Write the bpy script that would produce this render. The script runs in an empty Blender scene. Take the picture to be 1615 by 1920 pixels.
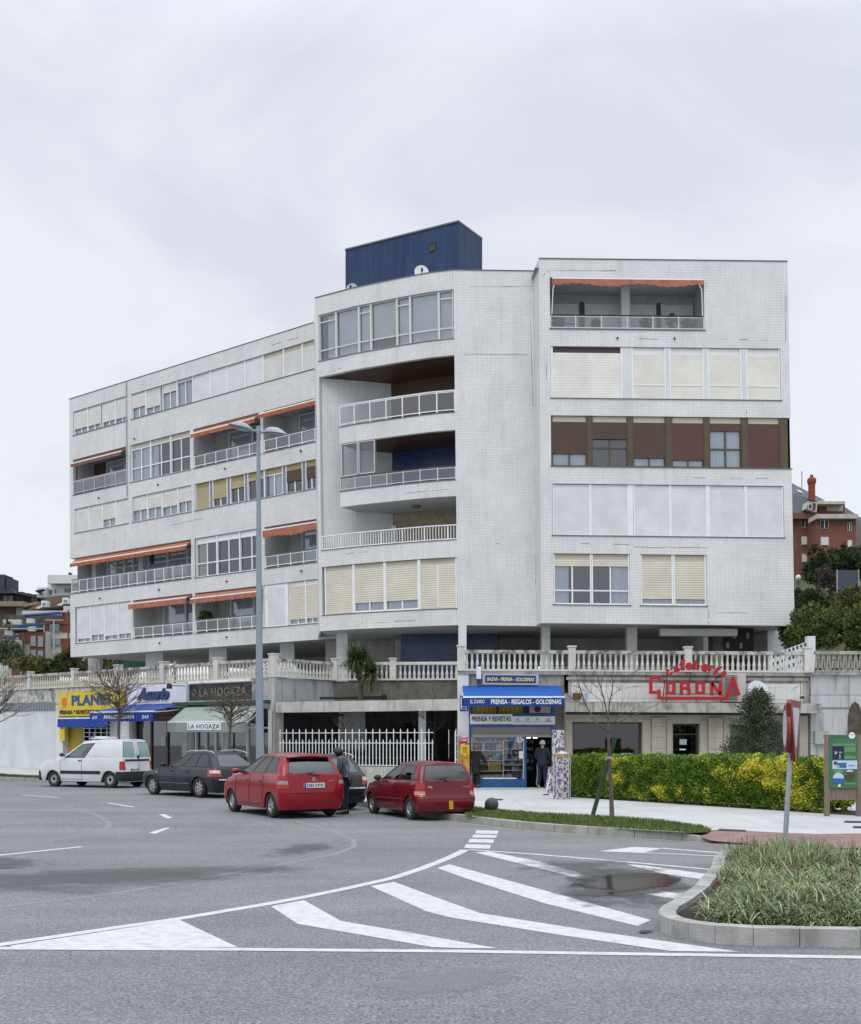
import bpy, bmesh, math, random
from mathutils import Vector, Matrix, Euler, noise as mnoise
R = random.Random(7)
rad = math.radians
SC = bpy.context.scene
COL = SC.collection
# ------------------------------------------------------------------ camera
F, CX, HY, CH = 2100.0, 807.5, 1390.0, 1.8      # focal length / principal column / horizon row in photo pixels, eye height
cam_d = bpy.data.cameras.new('camera')
cam = bpy.data.objects.new('camera', cam_d); COL.objects.link(cam)
cam.location = (0, 0, CH); cam.rotation_euler = (rad(90), 0, 0)
cam_d.sensor_fit = 'HORIZONTAL'; cam_d.sensor_width = 36; cam_d.lens = 36*F/1615
cam_d.shift_y = (HY-960)/1615; cam_d.clip_end = 2000; cam_d.clip_start = .1
SC.camera = cam
# ------------------------------------------------------------------ world: overcast sky
SUN_EL, SUN_AZ = rad(52), rad(200)
world = bpy.data.worlds.new('World'); SC.world = world; world.use_nodes = True
nt = world.node_tree; nt.nodes.clear()
def N(t, **k):
    n = nt.nodes.new(t)
    for a, v in k.items(): setattr(n, a, v)
    return n
wo = N('ShaderNodeOutputWorld'); bg = N('ShaderNodeBackground')
sky = N('ShaderNodeTexSky', sky_type='NISHITA', sun_disc=False, sun_elevation=SUN_EL, sun_rotation=SUN_AZ)
sk = N('ShaderNodeVectorMath', operation='SCALE'); sk.inputs['Scale'].default_value = .08
nt.links.new(sky.outputs[0], sk.inputs[0])
tc = N('ShaderNodeTexCoord'); sep = N('ShaderNodeSeparateXYZ'); nt.links.new(tc.outputs['Generated'], sep.inputs[0])
mp = N('ShaderNodeMapping'); mp.inputs['Scale'].default_value = (1.0, 1.0, 2.1); mp.inputs['Location'].default_value = (.9, .4, .1)
nt.links.new(tc.outputs['Generated'], mp.inputs[0])
n1 = N('ShaderNodeTexNoise'); n1.inputs['Scale'].default_value = 2.6; n1.inputs['Detail'].default_value = 9; n1.inputs['Roughness'].default_value = .56; n1.inputs['Distortion'].default_value = .6
nt.links.new(mp.outputs[0], n1.inputs['Vector'])
cr = N('ShaderNodeValToRGB'); e = cr.color_ramp.elements
e[0].position = .36; e[0].color = (.735, .77, .86, 1); e[1].position = .56; e[1].color = (.87, .90, .96, 1)
nt.links.new(n1.outputs['Fac'], cr.inputs[0])
# luminance of an overcast sky rises from the horizon to the zenith
mr = N('ShaderNodeMapRange'); mr.inputs['From Min'].default_value = .52; mr.inputs['From Max'].default_value = .95
mr.inputs['To Min'].default_value = 1.0; mr.inputs['To Max'].default_value = 2.7; nt.links.new(sep.outputs[2], mr.inputs[0])
sc2 = N('ShaderNodeVectorMath', operation='SCALE'); nt.links.new(cr.outputs[0], sc2.inputs[0]); nt.links.new(mr.outputs[0], sc2.inputs['Scale'])
mx = N('ShaderNodeMix', data_type='RGBA'); mx.inputs[0].default_value = .95
nt.links.new(sk.outputs[0], mx.inputs[6]); nt.links.new(sc2.outputs[0], mx.inputs[7])
nt.links.new(mx.outputs[2], bg.inputs[0]); bg.inputs[1].default_value = 1.0; nt.links.new(bg.outputs[0], wo.inputs[0])
# ------------------------------------------------------------------ sun (veiled)
sd = bpy.data.lights.new('sun', 'SUN'); sd.energy = 1.0; sd.angle = rad(35); sd.color = (1, .97, .93)
so = bpy.data.objects.new('sun', sd); COL.objects.link(so); so.location = (0, -20, 60)
so.rotation_euler = (rad(90)-SUN_EL, 0, rad(-22))
SC.view_settings.view_transform = 'Standard'; SC.view_settings.look = 'None'; SC.view_settings.exposure = 0; SC.view_settings.gamma = 1
SC.view_settings.use_curve_mapping = False
SC.cycles.max_bounces = 6; SC.cycles.transparent_max_bounces = 12
# ------------------------------------------------------------------ materials
MATS = {}
def mat(name, c, c2=None, sc=3.0, rough=.7, metal=0, bump=0, bsc=None, stretch=(1, 1, 1), det=4, lo=.35, hi=.65, spec=.4, streak=None, coat=0, isl=0, extra=None):
    """noise-mixed principled material in object space; streak=(colour, amount) adds vertical weathering; isl = brightness variation per loose piece"""
    if name in MATS: return MATS[name]
    m = bpy.data.materials.new(name); m.use_nodes = True; t = m.node_tree; b = t.nodes['Principled BSDF']
    L = t.links.new
    b.inputs['Roughness'].default_value = rough; b.inputs['Metallic'].default_value = metal
    b.inputs['Specular IOR Level'].default_value = spec
    if coat: b.inputs['Coat Weight'].default_value = coat; b.inputs['Coat Roughness'].default_value = .04
    co = t.nodes.new('ShaderNodeTexCoord'); mp = t.nodes.new('ShaderNodeMapping'); mp.inputs['Scale'].default_value = stretch
    L(co.outputs['Object'], mp.inputs[0])
    out = None
    def rgb(c): return (c[0], c[1], c[2], 1)
    if c2:
        n = t.nodes.new('ShaderNodeTexNoise'); n.inputs['Scale'].default_value = sc; n.inputs['Detail'].default_value = det; n.inputs['Roughness'].default_value = .6
        L(mp.outputs[0], n.inputs['Vector'])
        r = t.nodes.new('ShaderNodeMapRange'); r.inputs[1].default_value = lo; r.inputs[2].default_value = hi; L(n.outputs['Fac'], r.inputs[0])
        x = t.nodes.new('ShaderNodeMix'); x.data_type = 'RGBA'; x.inputs[6].default_value = rgb(c); x.inputs[7].default_value = rgb(c2)
        L(r.outputs[0], x.inputs[0]); out = x.outputs[2]
    if streak:
        sm = t.nodes.new('ShaderNodeMapping'); sm.inputs['Scale'].default_value = (3.2, 3.2, .35); L(co.outputs['Object'], sm.inputs[0])
        n = t.nodes.new('ShaderNodeTexNoise'); n.inputs['Scale'].default_value = 1.3; n.inputs['Detail'].default_value = 5; n.inputs['Roughness'].default_value = .65; L(sm.outputs[0], n.inputs['Vector'])
        r = t.nodes.new('ShaderNodeMapRange'); r.inputs[1].default_value = .5; r.inputs[2].default_value = .72; r.inputs[4].default_value = streak[1]; L(n.outputs['Fac'], r.inputs[0])
        x = t.nodes.new('ShaderNodeMix'); x.data_type = 'RGBA'; x.inputs[7].default_value = rgb(streak[0])
        if out: L(out, x.inputs[6])
        else: x.inputs[6].default_value = rgb(c)
        L(r.outputs[0], x.inputs[0]); out = x.outputs[2]
    if isl:
        g = t.nodes.new('ShaderNodeNewGeometry'); hs = t.nodes.new('ShaderNodeHueSaturation')
        r = t.nodes.new('ShaderNodeMapRange'); r.inputs[3].default_value = 1-isl; r.inputs[4].default_value = 1+isl; L(g.outputs['Random Per Island'], r.inputs[0])
        L(r.outputs[0], hs.inputs['Value'])
        if out: L(out, hs.inputs['Color'])
        else: hs.inputs['Color'].default_value = rgb(c)
        out = hs.outputs[0]
    if out: L(out, b.inputs['Base Color'])
    else: b.inputs['Base Color'].default_value = rgb(c)
    if bump:
        n = t.nodes.new('ShaderNodeTexNoise'); n.inputs['Scale'].default_value = bsc or sc*4; n.inputs['Detail'].default_value = 4; L(mp.outputs[0], n.inputs['Vector'])
        bp = t.nodes.new('ShaderNodeBump'); bp.inputs['Strength'].default_value = bump; bp.inputs['Distance'].default_value = .02; L(n.outputs['Fac'], bp.inputs['Height']); L(bp.outputs[0], b.inputs['Normal'])
    MATS[name] = m
    return m
def brick_mat(name, c1, c2, mortar, w, h, ms=.012, offset=0.0, rough=.35, dirt=None, bump=.25, spec=.5, squash=1, dlo=.52, dhi=.75):
    """tiles / bricks in UV space where UV is metres along and up the surface"""
    if name in MATS: return MATS[name]
    m = bpy.data.materials.new(name); m.use_nodes = True; t = m.node_tree; b = t.nodes['Principled BSDF']; L = t.links.new
    b.inputs['Roughness'].default_value = rough; b.inputs['Specular IOR Level'].default_value = spec
    uv = t.nodes.new('ShaderNodeUVMap'); uv.uv_map = 'UVMap'
    wob = t.nodes.new('ShaderNodeTexNoise'); wob.inputs['Scale'].default_value = .9; L(uv.outputs[0], wob.inputs['Vector'])
    br = t.nodes.new('ShaderNodeTexBrick'); br.offset = offset; br.squash = 1; br.inputs['Scale'].default_value = 1
    br.inputs['Color1'].default_value = (*c1, 1); br.inputs['Color2'].default_value = (*c2, 1); br.inputs['Mortar'].default_value = (*mortar, 1)
    br.inputs['Brick Width'].default_value = w; br.inputs['Row Height'].default_value = h; br.inputs['Mortar Size'].default_value = ms; br.inputs['Mortar Smooth'].default_value = .3
    L(uv.outputs[0], br.inputs['Vector']); out = br.outputs['Color']
    n2 = t.nodes.new('ShaderNodeTexNoise'); n2.inputs['Scale'].default_value = .45; n2.inputs['Detail'].default_value = 7; n2.inputs['Roughness'].default_value = .7; L(uv.outputs[0], n2.inputs['Vector'])
    r2 = t.nodes.new('ShaderNodeMapRange'); r2.inputs[1].default_value = .3; r2.inputs[2].default_value = .7; r2.inputs[3].default_value = .86; r2.inputs[4].default_value = 1.08; L(n2.outputs['Fac'], r2.inputs[0])
    hs = t.nodes.new('ShaderNodeHueSaturation'); L(out, hs.inputs['Color']); L(r2.outputs[0], hs.inputs['Value']); out = hs.outputs[0]
    if dirt:
        sm = t.nodes.new('ShaderNodeMapping'); sm.inputs['Scale'].default_value = (2.4, .3, 1); L(uv.outputs[0], sm.inputs[0])
        n = t.nodes.new('ShaderNodeTexNoise'); n.inputs['Scale'].default_value = 1.1; n.inputs['Detail'].default_value = 6; n.inputs['Roughness'].default_value = .7; L(sm.outputs[0], n.inputs['Vector'])
        r = t.nodes.new('ShaderNodeMapRange'); r.inputs[1].default_value = dlo; r.inputs[2].default_value = dhi; r.inputs[4].default_value = dirt[1]; L(n.outputs['Fac'], r.inputs[0])
        x = t.nodes.new('ShaderNodeMix'); x.data_type = 'RGBA'; L(out, x.inputs[6]); x.inputs[7].default_value = (*dirt[0], 1); L(r.outputs[0], x.inputs[0]); out = x.outputs[2]
    L(out, b.inputs['Base Color'])
    bp = t.nodes.new('ShaderNodeBump'); bp.inputs['Strength'].default_value = bump; bp.inputs['Distance'].default_value = .004; bp.invert = True; L(br.outputs['Fac'], bp.inputs['Height']); L(bp.outputs[0], b.inputs['Normal'])
    MATS[name] = m
    return m
def glass_mat(name, tint=(.75, .8, .82), refl=.16, see=.85, rough=.02):
    if name in MATS: return MATS[name]
    m = bpy.data.materials.new(name); m.use_nodes = True; t = m.node_tree; t.nodes.clear(); L = t.links.new
    o = t.nodes.new('ShaderNodeOutputMaterial'); a = t.nodes.new('ShaderNodeBsdfTransparent'); g = t.nodes.new('ShaderNodeBsdfGlossy'); x = t.nodes.new('ShaderNodeMixShader')
    a.inputs[0].default_value = (tint[0]*see, tint[1]*see, tint[2]*see, 1); g.inputs['Roughness'].default_value = rough; g.inputs[0].default_value = (.95, .97, 1, 1)
    fr = t.nodes.new('ShaderNodeLayerWeight'); fr.inputs[0].default_value = .25
    r = t.nodes.new('ShaderNodeMapRange'); r.inputs[3].default_value = refl; r.inputs[4].default_value = .9; L(fr.outputs['Fresnel'], r.inputs[0])
    L(r.outputs[0], x.inputs[0]); L(a.outputs[0], x.inputs[1]); L(g.outputs[0], x.inputs[2]); L(x.outputs[0], o.inputs[0])
    MATS[name] = m
    return m
def emis(name, c, s):
    if name in MATS: return MATS[name]
    m = bpy.data.materials.new(name); m.use_nodes = True; b = m.node_tree.nodes['Principled BSDF']
    b.inputs['Base Color'].default_value = (*c, 1); b.inputs['Emission Color'].default_value = (*c, 1); b.inputs['Emission Strength'].default_value = s
    MATS[name] = m; return m
def slat_mat(name, c, dark, pitch=.055, rough=.5, axis=2):
    """roller-shutter slats: fine horizontal grooves"""
    if name in MATS: return MATS[name]
    m = bpy.data.materials.new(name); m.use_nodes = True; t = m.node_tree; b = t.nodes['Principled BSDF']; L = t.links.new
    b.inputs['Roughness'].default_value = rough
    co = t.nodes.new('ShaderNodeTexCoord'); s = t.nodes.new('ShaderNodeSeparateXYZ'); L(co.outputs['Object'], s.inputs[0])
    d = t.nodes.new('ShaderNodeMath'); d.operation = 'DIVIDE'; d.inputs[1].default_value = pitch; L(s.outputs[axis], d.inputs[0])
    f = t.nodes.new('ShaderNodeMath'); f.operation = 'FRACT'; L(d.outputs[0], f.inputs[0])
    cr = t.nodes.new('ShaderNodeValToRGB'); e = cr.color_ramp.elements; e[0].position = 0; e[0].color = (*dark, 1); e[1].position = .3; e[1].color = (*c, 1); L(f.outputs[0], cr.inputs[0])
    n = t.nodes.new('ShaderNodeTexNoise'); n.inputs['Scale'].default_value = 1.4; n.inputs['Detail'].default_value = 4; L(co.outputs['Object'], n.inputs['Vector'])
    r = t.nodes.new('ShaderNodeMapRange'); r.inputs[1].default_value = .3; r.inputs[2].default_value = .7; r.inputs[3].default_value = .9; r.inputs[4].default_value = 1.06; L(n.outputs['Fac'], r.inputs[0])
    hs = t.nodes.new('ShaderNodeHueSaturation'); L(cr.outputs[0], hs.inputs['Color']); L(r.outputs[0], hs.inputs['Value']); L(hs.outputs[0], b.inputs['Base Color'])
    bp = t.nodes.new('ShaderNodeBump'); bp.inputs['Strength'].default_value = .6; bp.inputs['Distance'].default_value = .01; L(f.outputs[0], bp.inputs['Height']); L(bp.outputs[0], b.inputs['Normal'])
    MATS[name] = m; return m
# ------------------------------------------------------------------ object helpers
ORG = {}
def thing(name, label, cat, loc=(0, 0, 0), rz=0, group=None, world=True):
    """an Empty at a thing's base. world=True: children are modelled in world coordinates"""
    o = bpy.data.objects.new(name, None); COL.objects.link(o); o.location = loc; o.rotation_euler = (0, 0, rz); o.empty_display_size = .2
    tag(o, label, cat, group); ORG[o.name] = Vector(loc) if world else Vector((0, 0, 0))
    return o
def tag(o, label=None, cat=None, group=None, kind=None):
    if label: o['label'] = label
    if cat: o['category'] = cat
    if group: o['group'] = group
    if kind: o['kind'] = kind
    return o
class B:
    """collects faces and links them as ONE mesh object"""
    def __init__(s): s.v = []; s.f = []; s.m = []; s.uv = []; s.mats = []
    def mi(s, m):
        if m not in s.mats: s.mats.append(m)
        return s.mats.index(m)
    def face(s, ps, m, uv=None):
        i = len(s.v); s.v.extend([Vector(p) for p in ps]); s.f.append(tuple(range(i, i+len(ps)))); s.m.append(s.mi(m)); s.uv.append(uv or [(0, 0)]*len(ps))
    def mesh(s, vs, fs, m):
        i = len(s.v); k = s.mi(m); s.v.extend([Vector(p) for p in vs])
        for f in fs: s.f.append(tuple(a+i for a in f)); s.m.append(k); s.uv.append([(0, 0)]*len(f))
    def hexa(s, c, m, uvf=None):
        """c: 8 corners ordered x-y-z bits; shared vertices"""
        fs = [(0, 2, 3, 1), (4, 5, 7, 6), (0, 1, 5, 4), (2, 6, 7, 3), (0, 4, 6, 2), (1, 3, 7, 5)]
        i = len(s.v); k = s.mi(m); s.v.extend([Vector(p) for p in c])
        for f in fs: s.f.append(tuple(a+i for a in f)); s.m.append(k); s.uv.append([(c[a][0]+c[a][1], c[a][2]) for a in f])
    def box(s, x0, x1, y0, y1, z0, z1, m):
        s.hexa([Vector((x, y, z)) for z in (z0, z1) for y in (y0, y1) for x in (x0, x1)], m)
    def fbox(s, fr, s0, s1, d0, d1, z0, z1, m, ds=None):
        """box in a facade frame; d0 (back) < d1 (front)"""
        n = max(1, int(math.ceil((s1-s0)/ds))) if ds else 1
        for k in range(n):
            a, b_ = s0+(s1-s0)*k/n, s0+(s1-s0)*(k+1)/n
            s.hexa([fr.P(x, d, z) for z in (z0, z1) for d in (d0, d1) for x in (a, b_)], m)
    def obox(s, c, ax, ay, az, m):
        """box from a centre and three half-axis vectors"""
        c, ax, ay, az = Vector(c), Vector(ax), Vector(ay), Vector(az)
        s.hexa([c+ax*i+ay*j+az*k for k in (-1, 1) for j in (-1, 1) for i in (-1, 1)], m)
    def tube(s, pts, rr, m, n=8, cap=True):
        pts = [Vector(p) for p in pts]
        if not isinstance(rr, (list, tuple)): rr = [rr]*len(pts)
        i0 = len(s.v); k = s.mi(m); t = (pts[1]-pts[0]).normalized(); up = Vector((0, 0, 1)) if abs(t.z) < .9 else Vector((1, 0, 0))
        u = t.cross(up).normalized()
        for j, p in enumerate(pts):
            t = (pts[min(j+1, len(pts)-1)]-pts[max(j-1, 0)]).normalized(); u = (u-t*u.dot(t)).normalized(); w = t.cross(u)
            for a in range(n): an = 2*math.pi*a/n; s.v.append(p+(u*math.cos(an)+w*math.sin(an))*rr[j])
        for j in range(len(pts)-1):
            for a in range(n):
                b2 = (a+1) % n; s.f.append((i0+j*n+a, i0+j*n+b2, i0+(j+1)*n+b2, i0+(j+1)*n+a)); s.m.append(k); s.uv.append([(0, 0)]*4)
        if cap:
            s.f.append(tuple(i0+a for a in reversed(range(n)))); s.m.append(k); s.uv.append([(0, 0)]*n)
            s.f.append(tuple(i0+(len(pts)-1)*n+a for a in range(n))); s.m.append(k); s.uv.append([(0, 0)]*n)
    def lathe(s, c, prof, m, n=12, axis='z', sx=1, sy=1, cap=True):
        c = Vector(c); i0 = len(s.v); k = s.mi(m)
        for r, h in prof:
            for a in range(n):
                an = 2*math.pi*a/n; x, y = math.cos(an)*r*sx, math.sin(an)*r*sy
                s.v.append(c+{'z': Vector((x, y, h)), 'y': Vector((x, h, y)), 'x': Vector((h, x, y))}[axis])
        for j in range(len(prof)-1):
            for a in range(n):
                b2 = (a+1) % n; s.f.append((i0+j*n+a, i0+j*n+b2, i0+(j+1)*n+b2, i0+(j+1)*n+a)); s.m.append(k); s.uv.append([(0, 0)]*4)
        for j in (0, len(prof)-1):
            if cap and prof[j][0] > 1e-3: s.f.append(tuple(i0+j*n+a for a in range(n))); s.m.append(k); s.uv.append([(0, 0)]*n)
    def prism(s, poly, off, m):
        """closed polygon (3-D points) extruded by a vector"""
        off = Vector(off); n = len(poly); i = len(s.v); k = s.mi(m); s.v.extend([Vector(p) for p in poly]+[Vector(p)+off for p in poly])
        s.f.append(tuple(range(i, i+n))); s.f.append(tuple(range(i+2*n-1, i+n-1, -1))); s.m += [k, k]; s.uv += [[(0, 0)]*n]*2
        for a in range(n): b2 = (a+1) % n; s.f.append((i+a, i+n+a, i+n+b2, i+b2)); s.m.append(k); s.uv.append([(0, 0)]*4)
    def grid(s, fn, nu, nv, m, uvs=None):
        i = len(s.v); k = s.mi(m)
        for a in range(nu+1):
            for b_ in range(nv+1): s.v.append(Vector(fn(a/nu, b_/nv)))
        for a in range(nu):
            for b_ in range(nv):
                s.f.append((i+a*(nv+1)+b_, i+(a+1)*(nv+1)+b_, i+(a+1)*(nv+1)+b_+1, i+a*(nv+1)+b_+1)); s.m.append(k)
                s.uv.append([(s.v[q].x, s.v[q].y) for q in s.f[-1]])
    def split(s, name, parent=None, **kw):
        """every loose piece becomes a part of its own"""
        root = list(range(len(s.f))); own = {}
        def fd(a):
            while root[a] != a: root[a] = root[root[a]]; a = root[a]
            return a
        for i, f in enumerate(s.f):
            for q in f:
                k = tuple(round(c, 4) for c in s.v[q])
                if k in own: root[fd(i)] = fd(own[k])
                else: own[k] = i
        g = {}
        for i in range(len(s.f)): g.setdefault(fd(i), []).append(i)
        out = []
        for fs in g.values():
            b = B(); mp_ = {}
            for i in fs:
                for q in s.f[i]:
                    if q not in mp_: mp_[q] = len(b.v); b.v.append(s.v[q])
                b.f.append(tuple(mp_[q] for q in s.f[i])); b.m.append(b.mi(s.mats[s.m[i]])); b.uv.append(s.uv[i])
            out.append(b.build(name, parent, **kw))
        return out
    def build(s, name, parent=None, smooth=False, org=None, kind=None, label=None, raw=False):
        root = parent
        while root is not None and root.parent is not None: root = root.parent
        o0 = Vector((0, 0, 0)) if raw else ORG.get(root.name, Vector((0, 0, 0))) if root else Vector(org or (0, 0, 0))
        me = bpy.data.meshes.new(name); me.from_pydata([v-o0 for v in s.v], [], s.f)
        for m in s.mats: me.materials.append(m)
        me.polygons.foreach_set('material_index', s.m)
        ul = me.uv_layers.new(name='UVMap'); fl = [c for f in s.uv for p in f for c in p]; ul.data.foreach_set('uv', fl)
        if smooth: me.polygons.foreach_set('use_smooth', [True]*len(s.f))
        me.update()
        o = bpy.data.objects.new(name, me); COL.objects.link(o)
        if parent: o.parent = parent
        else: o.location = o0; ORG[o.name] = o0
        if kind: o['kind'] = kind
        if label: o['label'] = label
        return o
def copy_tree(o, parent=None, loc=None, rz=None):
    c = o.copy(); COL.objects.link(c); c.parent = parent
    if loc is not None: c.location = loc
    if rz is not None: c.rotation_euler = (0, 0, rz)
    for ch in list(o.children): copy_tree(ch, c)
    return c
# ------------------------------------------------------------------ frames: surfaces that stand in the world
class Fr:
    """vertical surface along a ground path; s metres along it (left to right as seen), d metres out of it, z up. Slight lean / fall of the old walls."""
    def __init__(s, pts):
        s.p = [tuple(p)+(0,)*(4-len(p)) for p in pts]; s.c = [0]
        for a, b in zip(s.p, s.p[1:]): s.c.append(s.c[-1]+math.hypot(b[0]-a[0], b[1]-a[1]))
        s.L = s.c[-1]; nn = []
        seg = [((b[0]-a[0]), (b[1]-a[1])) for a, b in zip(s.p, s.p[1:])]
        seg = [(x/math.hypot(x, y), y/math.hypot(x, y)) for x, y in seg]
        for i in range(len(s.p)):
            q = [seg[j] for j in (i-1, i) if 0 <= j < len(seg)]; x = sum(a for a, _ in q); y = sum(b for _, b in q); l = math.hypot(x, y); nn.append((y/l, -x/l))
        s.n = nn; s.seg = seg
    def P(s, u, d=0, z=0):
        k = 0
        while k < len(s.seg)-1 and u > s.c[k+1]: k += 1
        a, b = s.p[k], s.p[k+1]; t = (u-s.c[k])/(s.c[k+1]-s.c[k]); tc_ = min(1, max(0, t))
        nx = s.n[k][0]*(1-tc_)+s.n[k+1][0]*tc_; ny = s.n[k][1]*(1-tc_)+s.n[k+1][1]*tc_
        zo = a[2]*(1-t)+b[2]*t; ln = a[3]*(1-t)+b[3]*t
        return Vector((a[0]+(b[0]-a[0])*t+nx*d-ln*(z-6.9), a[1]+(b[1]-a[1])*t+ny*d, z+zo))
    def uz(s, px, py, d=0):
        z = 8.0
        for _ in range(5):
            lo, hi = -6.0, s.L+6
            for _ in range(40):
                m = (lo+hi)/2; p = s.P(m, d, z)
                if CX+F*p.x/p.y < px: lo = m
                else: hi = m
            p = s.P(lo, d, z); z += (HY-py)*p.y/F+CH-p.z
        return lo, z
    def u(s, px, py, d=0): return s.uz(px, py, d)[0]
def GZ(x, y): return .004*min(25, max(0, y-20))*min(1, max(0, -x/3))
def gp(px, py, z=None):
    """ground point seen at a photo pixel; z None = road surface"""
    zz = z or 0
    for _ in range(8):
        y = (CH-zz)*F/(py-HY); x = (px-CX)*y/F
        if z is None: zz = GZ(x, y)
    return Vector((x, y, zz))
def at(px, py, Y): return Vector(((px-CX)*Y/F, Y, CH+(HY-py)*Y/F))
# ------------------------------------------------------------------ lettering
def text_geo(s, fn, string, w, h, m, shear=0, bold=0, thick=.02, spacing=1.0, serif=False):
    """writes a string into builder s; fn(x,y,t) maps text plane metres (0..w, 0..h, depth) to world"""
    cu = bpy.data.curves.new('t', 'FONT'); cu.body = string; cu.size = 1; cu.shear = shear; cu.offset = bold; cu.space_character = spacing; cu.extrude = 0; cu.resolution_u = 3
    ob = bpy.data.objects.new('t', cu); COL.objects.link(ob)
    me = bpy.data.meshes.new_from_object(ob.evaluated_get(bpy.context.evaluated_depsgraph_get()))
    bpy.data.objects.remove(ob); bpy.data.curves.remove(cu)
    xs = [v.co.x for v in me.vertices]; ys = [v.co.y for v in me.vertices]
    x0, x1, y0, y1 = min(xs), max(xs), min(ys), max(ys)
    vs = [((v.co.x-x0)/(x1-x0)*w, (v.co.y-y0)/(y1-y0)*h) for v in me.vertices]
    fs = [tuple(p.vertices) for p in me.polygons]
    s.mesh([fn(x, y, thick) for x, y in vs], fs, m)
    from collections import Counter
    ec = Counter()
    for f in fs:
        for a, b in zip(f, f[1:]+f[:1]): ec[(a, b)] += 1
    side = [(a, b) for (a, b) in ec if (b, a) not in ec]
    i = len(s.v); k = s.mi(m); s.v.extend([fn(x, y, 0) for x, y in vs]+[fn(x, y, thick) for x, y in vs]); n = len(vs)
    for a, b in side: s.f.append((i+a, i+b, i+n+b, i+n+a)); s.m.append(k); s.uv.append([(0, 0)]*4)
    bpy.data.meshes.remove(me)
def text_fr(s, fr, string, s0, s1, z0, z1, d, m, **k):
    text_geo(s, lambda x, y, t: fr.P(s0+x, d+t, z0+y), string, s1-s0, z1-z0, m, **k)
# ------------------------------------------------------------------ wall with openings
def wall(b, fr, s0, s1, z0, z1, holes, m, t=.25, ds=None, rev=None, edges=True):
    S = {round(s0, 4), round(s1, 4)}; Z = {round(z0, 4), round(z1, 4)}
    H = [tuple(round(v, 4) for v in h[:4]) for h in holes]
    for a, b2, c, d in H: S |= {a, b2}; Z |= {c, d}
    if ds:
        n = int((s1-s0)/ds)
        for i in range(1, n): S.add(round(s0+(s1-s0)*i/n, 4))
    S = sorted(x for x in S if s0-1e-3 <= x <= s1+1e-3); Z = sorted(x for x in Z if z0-1e-3 <= x <= z1+1e-3)
    def hole(i, j):
        if i < 0 or j < 0 or i >= len(S)-1 or j >= len(Z)-1: return edges
        x, z = (S[i]+S[i+1])/2, (Z[j]+Z[j+1])/2
        return any(a < x < b2 and c < z < d for a, b2, c, d in H)
    rv = rev or m; P = fr.P
    for i in range(len(S)-1):
        for j in range(len(Z)-1):
            if hole(i, j): continue
            a, b2, c, d = S[i], S[i+1], Z[j], Z[j+1]
            b.face([P(a, 0, c), P(b2, 0, c), P(b2, 0, d), P(a, 0, d)], m, [(a, c), (b2, c), (b2, d), (a, d)])
            if hole(i-1, j): b.face([P(a, -t, c), P(a, 0, c), P(a, 0, d), P(a, -t, d)], rv, [(a-t, c), (a, c), (a, d), (a-t, d)])
            if hole(i+1, j): b.face([P(b2, 0, c), P(b2, -t, c), P(b2, -t, d), P(b2, 0, d)], rv, [(b2, c), (b2+t, c), (b2+t, d), (b2, d)])
            if hole(i, j-1): b.face([P(a, -t, c), P(b2, -t, c), P(b2, 0, c), P(a, 0, c)], rv, [(a, c-t), (b2, c-t), (b2, c), (a, c)])
            if hole(i, j+1): b.face([P(a, 0, d), P(b2, 0, d), P(b2, -t, d), P(a, -t, d)], rv, [(a, d), (b2, d), (b2, d+t), (a, d+t)])
def recess(b, fr, s0, s1, z0, z1, dep, mb, ms, mc, mf, t=.25, ds=None, sides=(1, 1), tile=False):
    """room behind an opening: back, sides, ceiling, floor"""
    n = max(1, int((s1-s0)/ds)) if ds else 1; P = fr.P
    for k in range(n):
        a, c = s0+(s1-s0)*k/n, s0+(s1-s0)*(k+1)/n
        b.face([P(a, -dep, z0), P(c, -dep, z0), P(c, -dep, z1), P(a, -dep, z1)], mb, [(a, z0), (c, z0), (c, z1), (a, z1)])
        b.face([P(a, -t, z1), P(c, -t, z1), P(c, -dep, z1), P(a, -dep, z1)], mc, [(a, 0), (c, 0), (c, dep), (a, dep)])
        b.face([P(a, -t, z0), P(c, -t, z0), P(c, -dep, z0), P(a, -dep, z0)], mf, [(a, 0), (c, 0), (c, dep), (a, dep)])
    if sides[0]: b.face([P(s0, -t, z0), P(s0, -dep, z0), P(s0, -dep, z1), P(s0, -t, z1)], ms, [(0, z0), (dep, z0), (dep, z1), (0, z1)])
    if sides[1]: b.face([P(s1, -dep, z0), P(s1, -t, z0), P(s1, -t, z1), P(s1, -dep, z1)], ms, [(0, z0), (dep, z0), (dep, z1), (0, z1)])
# ================================================================== MATERIAL SET
tile = brick_mat('glazed_tile', (.66, .675, .675), (.71, .725, .72), (.53, .53, .52), .115, .115, ms=.009, dirt=((.42, .42, .38), .45), rough=.3)
tileb = brick_mat('glazed_brick_tile', (.64, .66, .665), (.695, .71, .71), (.46, .46, .45), .23, .115, ms=.009, offset=.5, dirt=((.42, .42, .38), .42), rough=.3)
blue_tile = brick_mat('blue_tile', (.012, .035, .13), (.025, .07, .22), (.02, .03, .07), .1, .1, dirt=None, rough=.25)
white = mat('white_paint', (.66, .68, .70), (.58, .60, .61), 1.2, rough=.5)
pvc = mat('white_window_frame', (.80, .82, .84), (.72, .74, .76), 2, rough=.35)
offw = mat('off_white_render', (.50, .51, .51), (.40, .41, .40), 1.1, rough=.8, streak=((.2, .19, .17), .5))
soff = mat('soffit_paint', (.50, .52, .54), (.42, .43, .44), .5, rough=.8)
conc = mat('weathered_concrete', (.40, .39, .36), (.24, .23, .21), 1.6, rough=.9, bump=.3, bsc=14, streak=((.06, .06, .055), .75), det=7)
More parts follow.
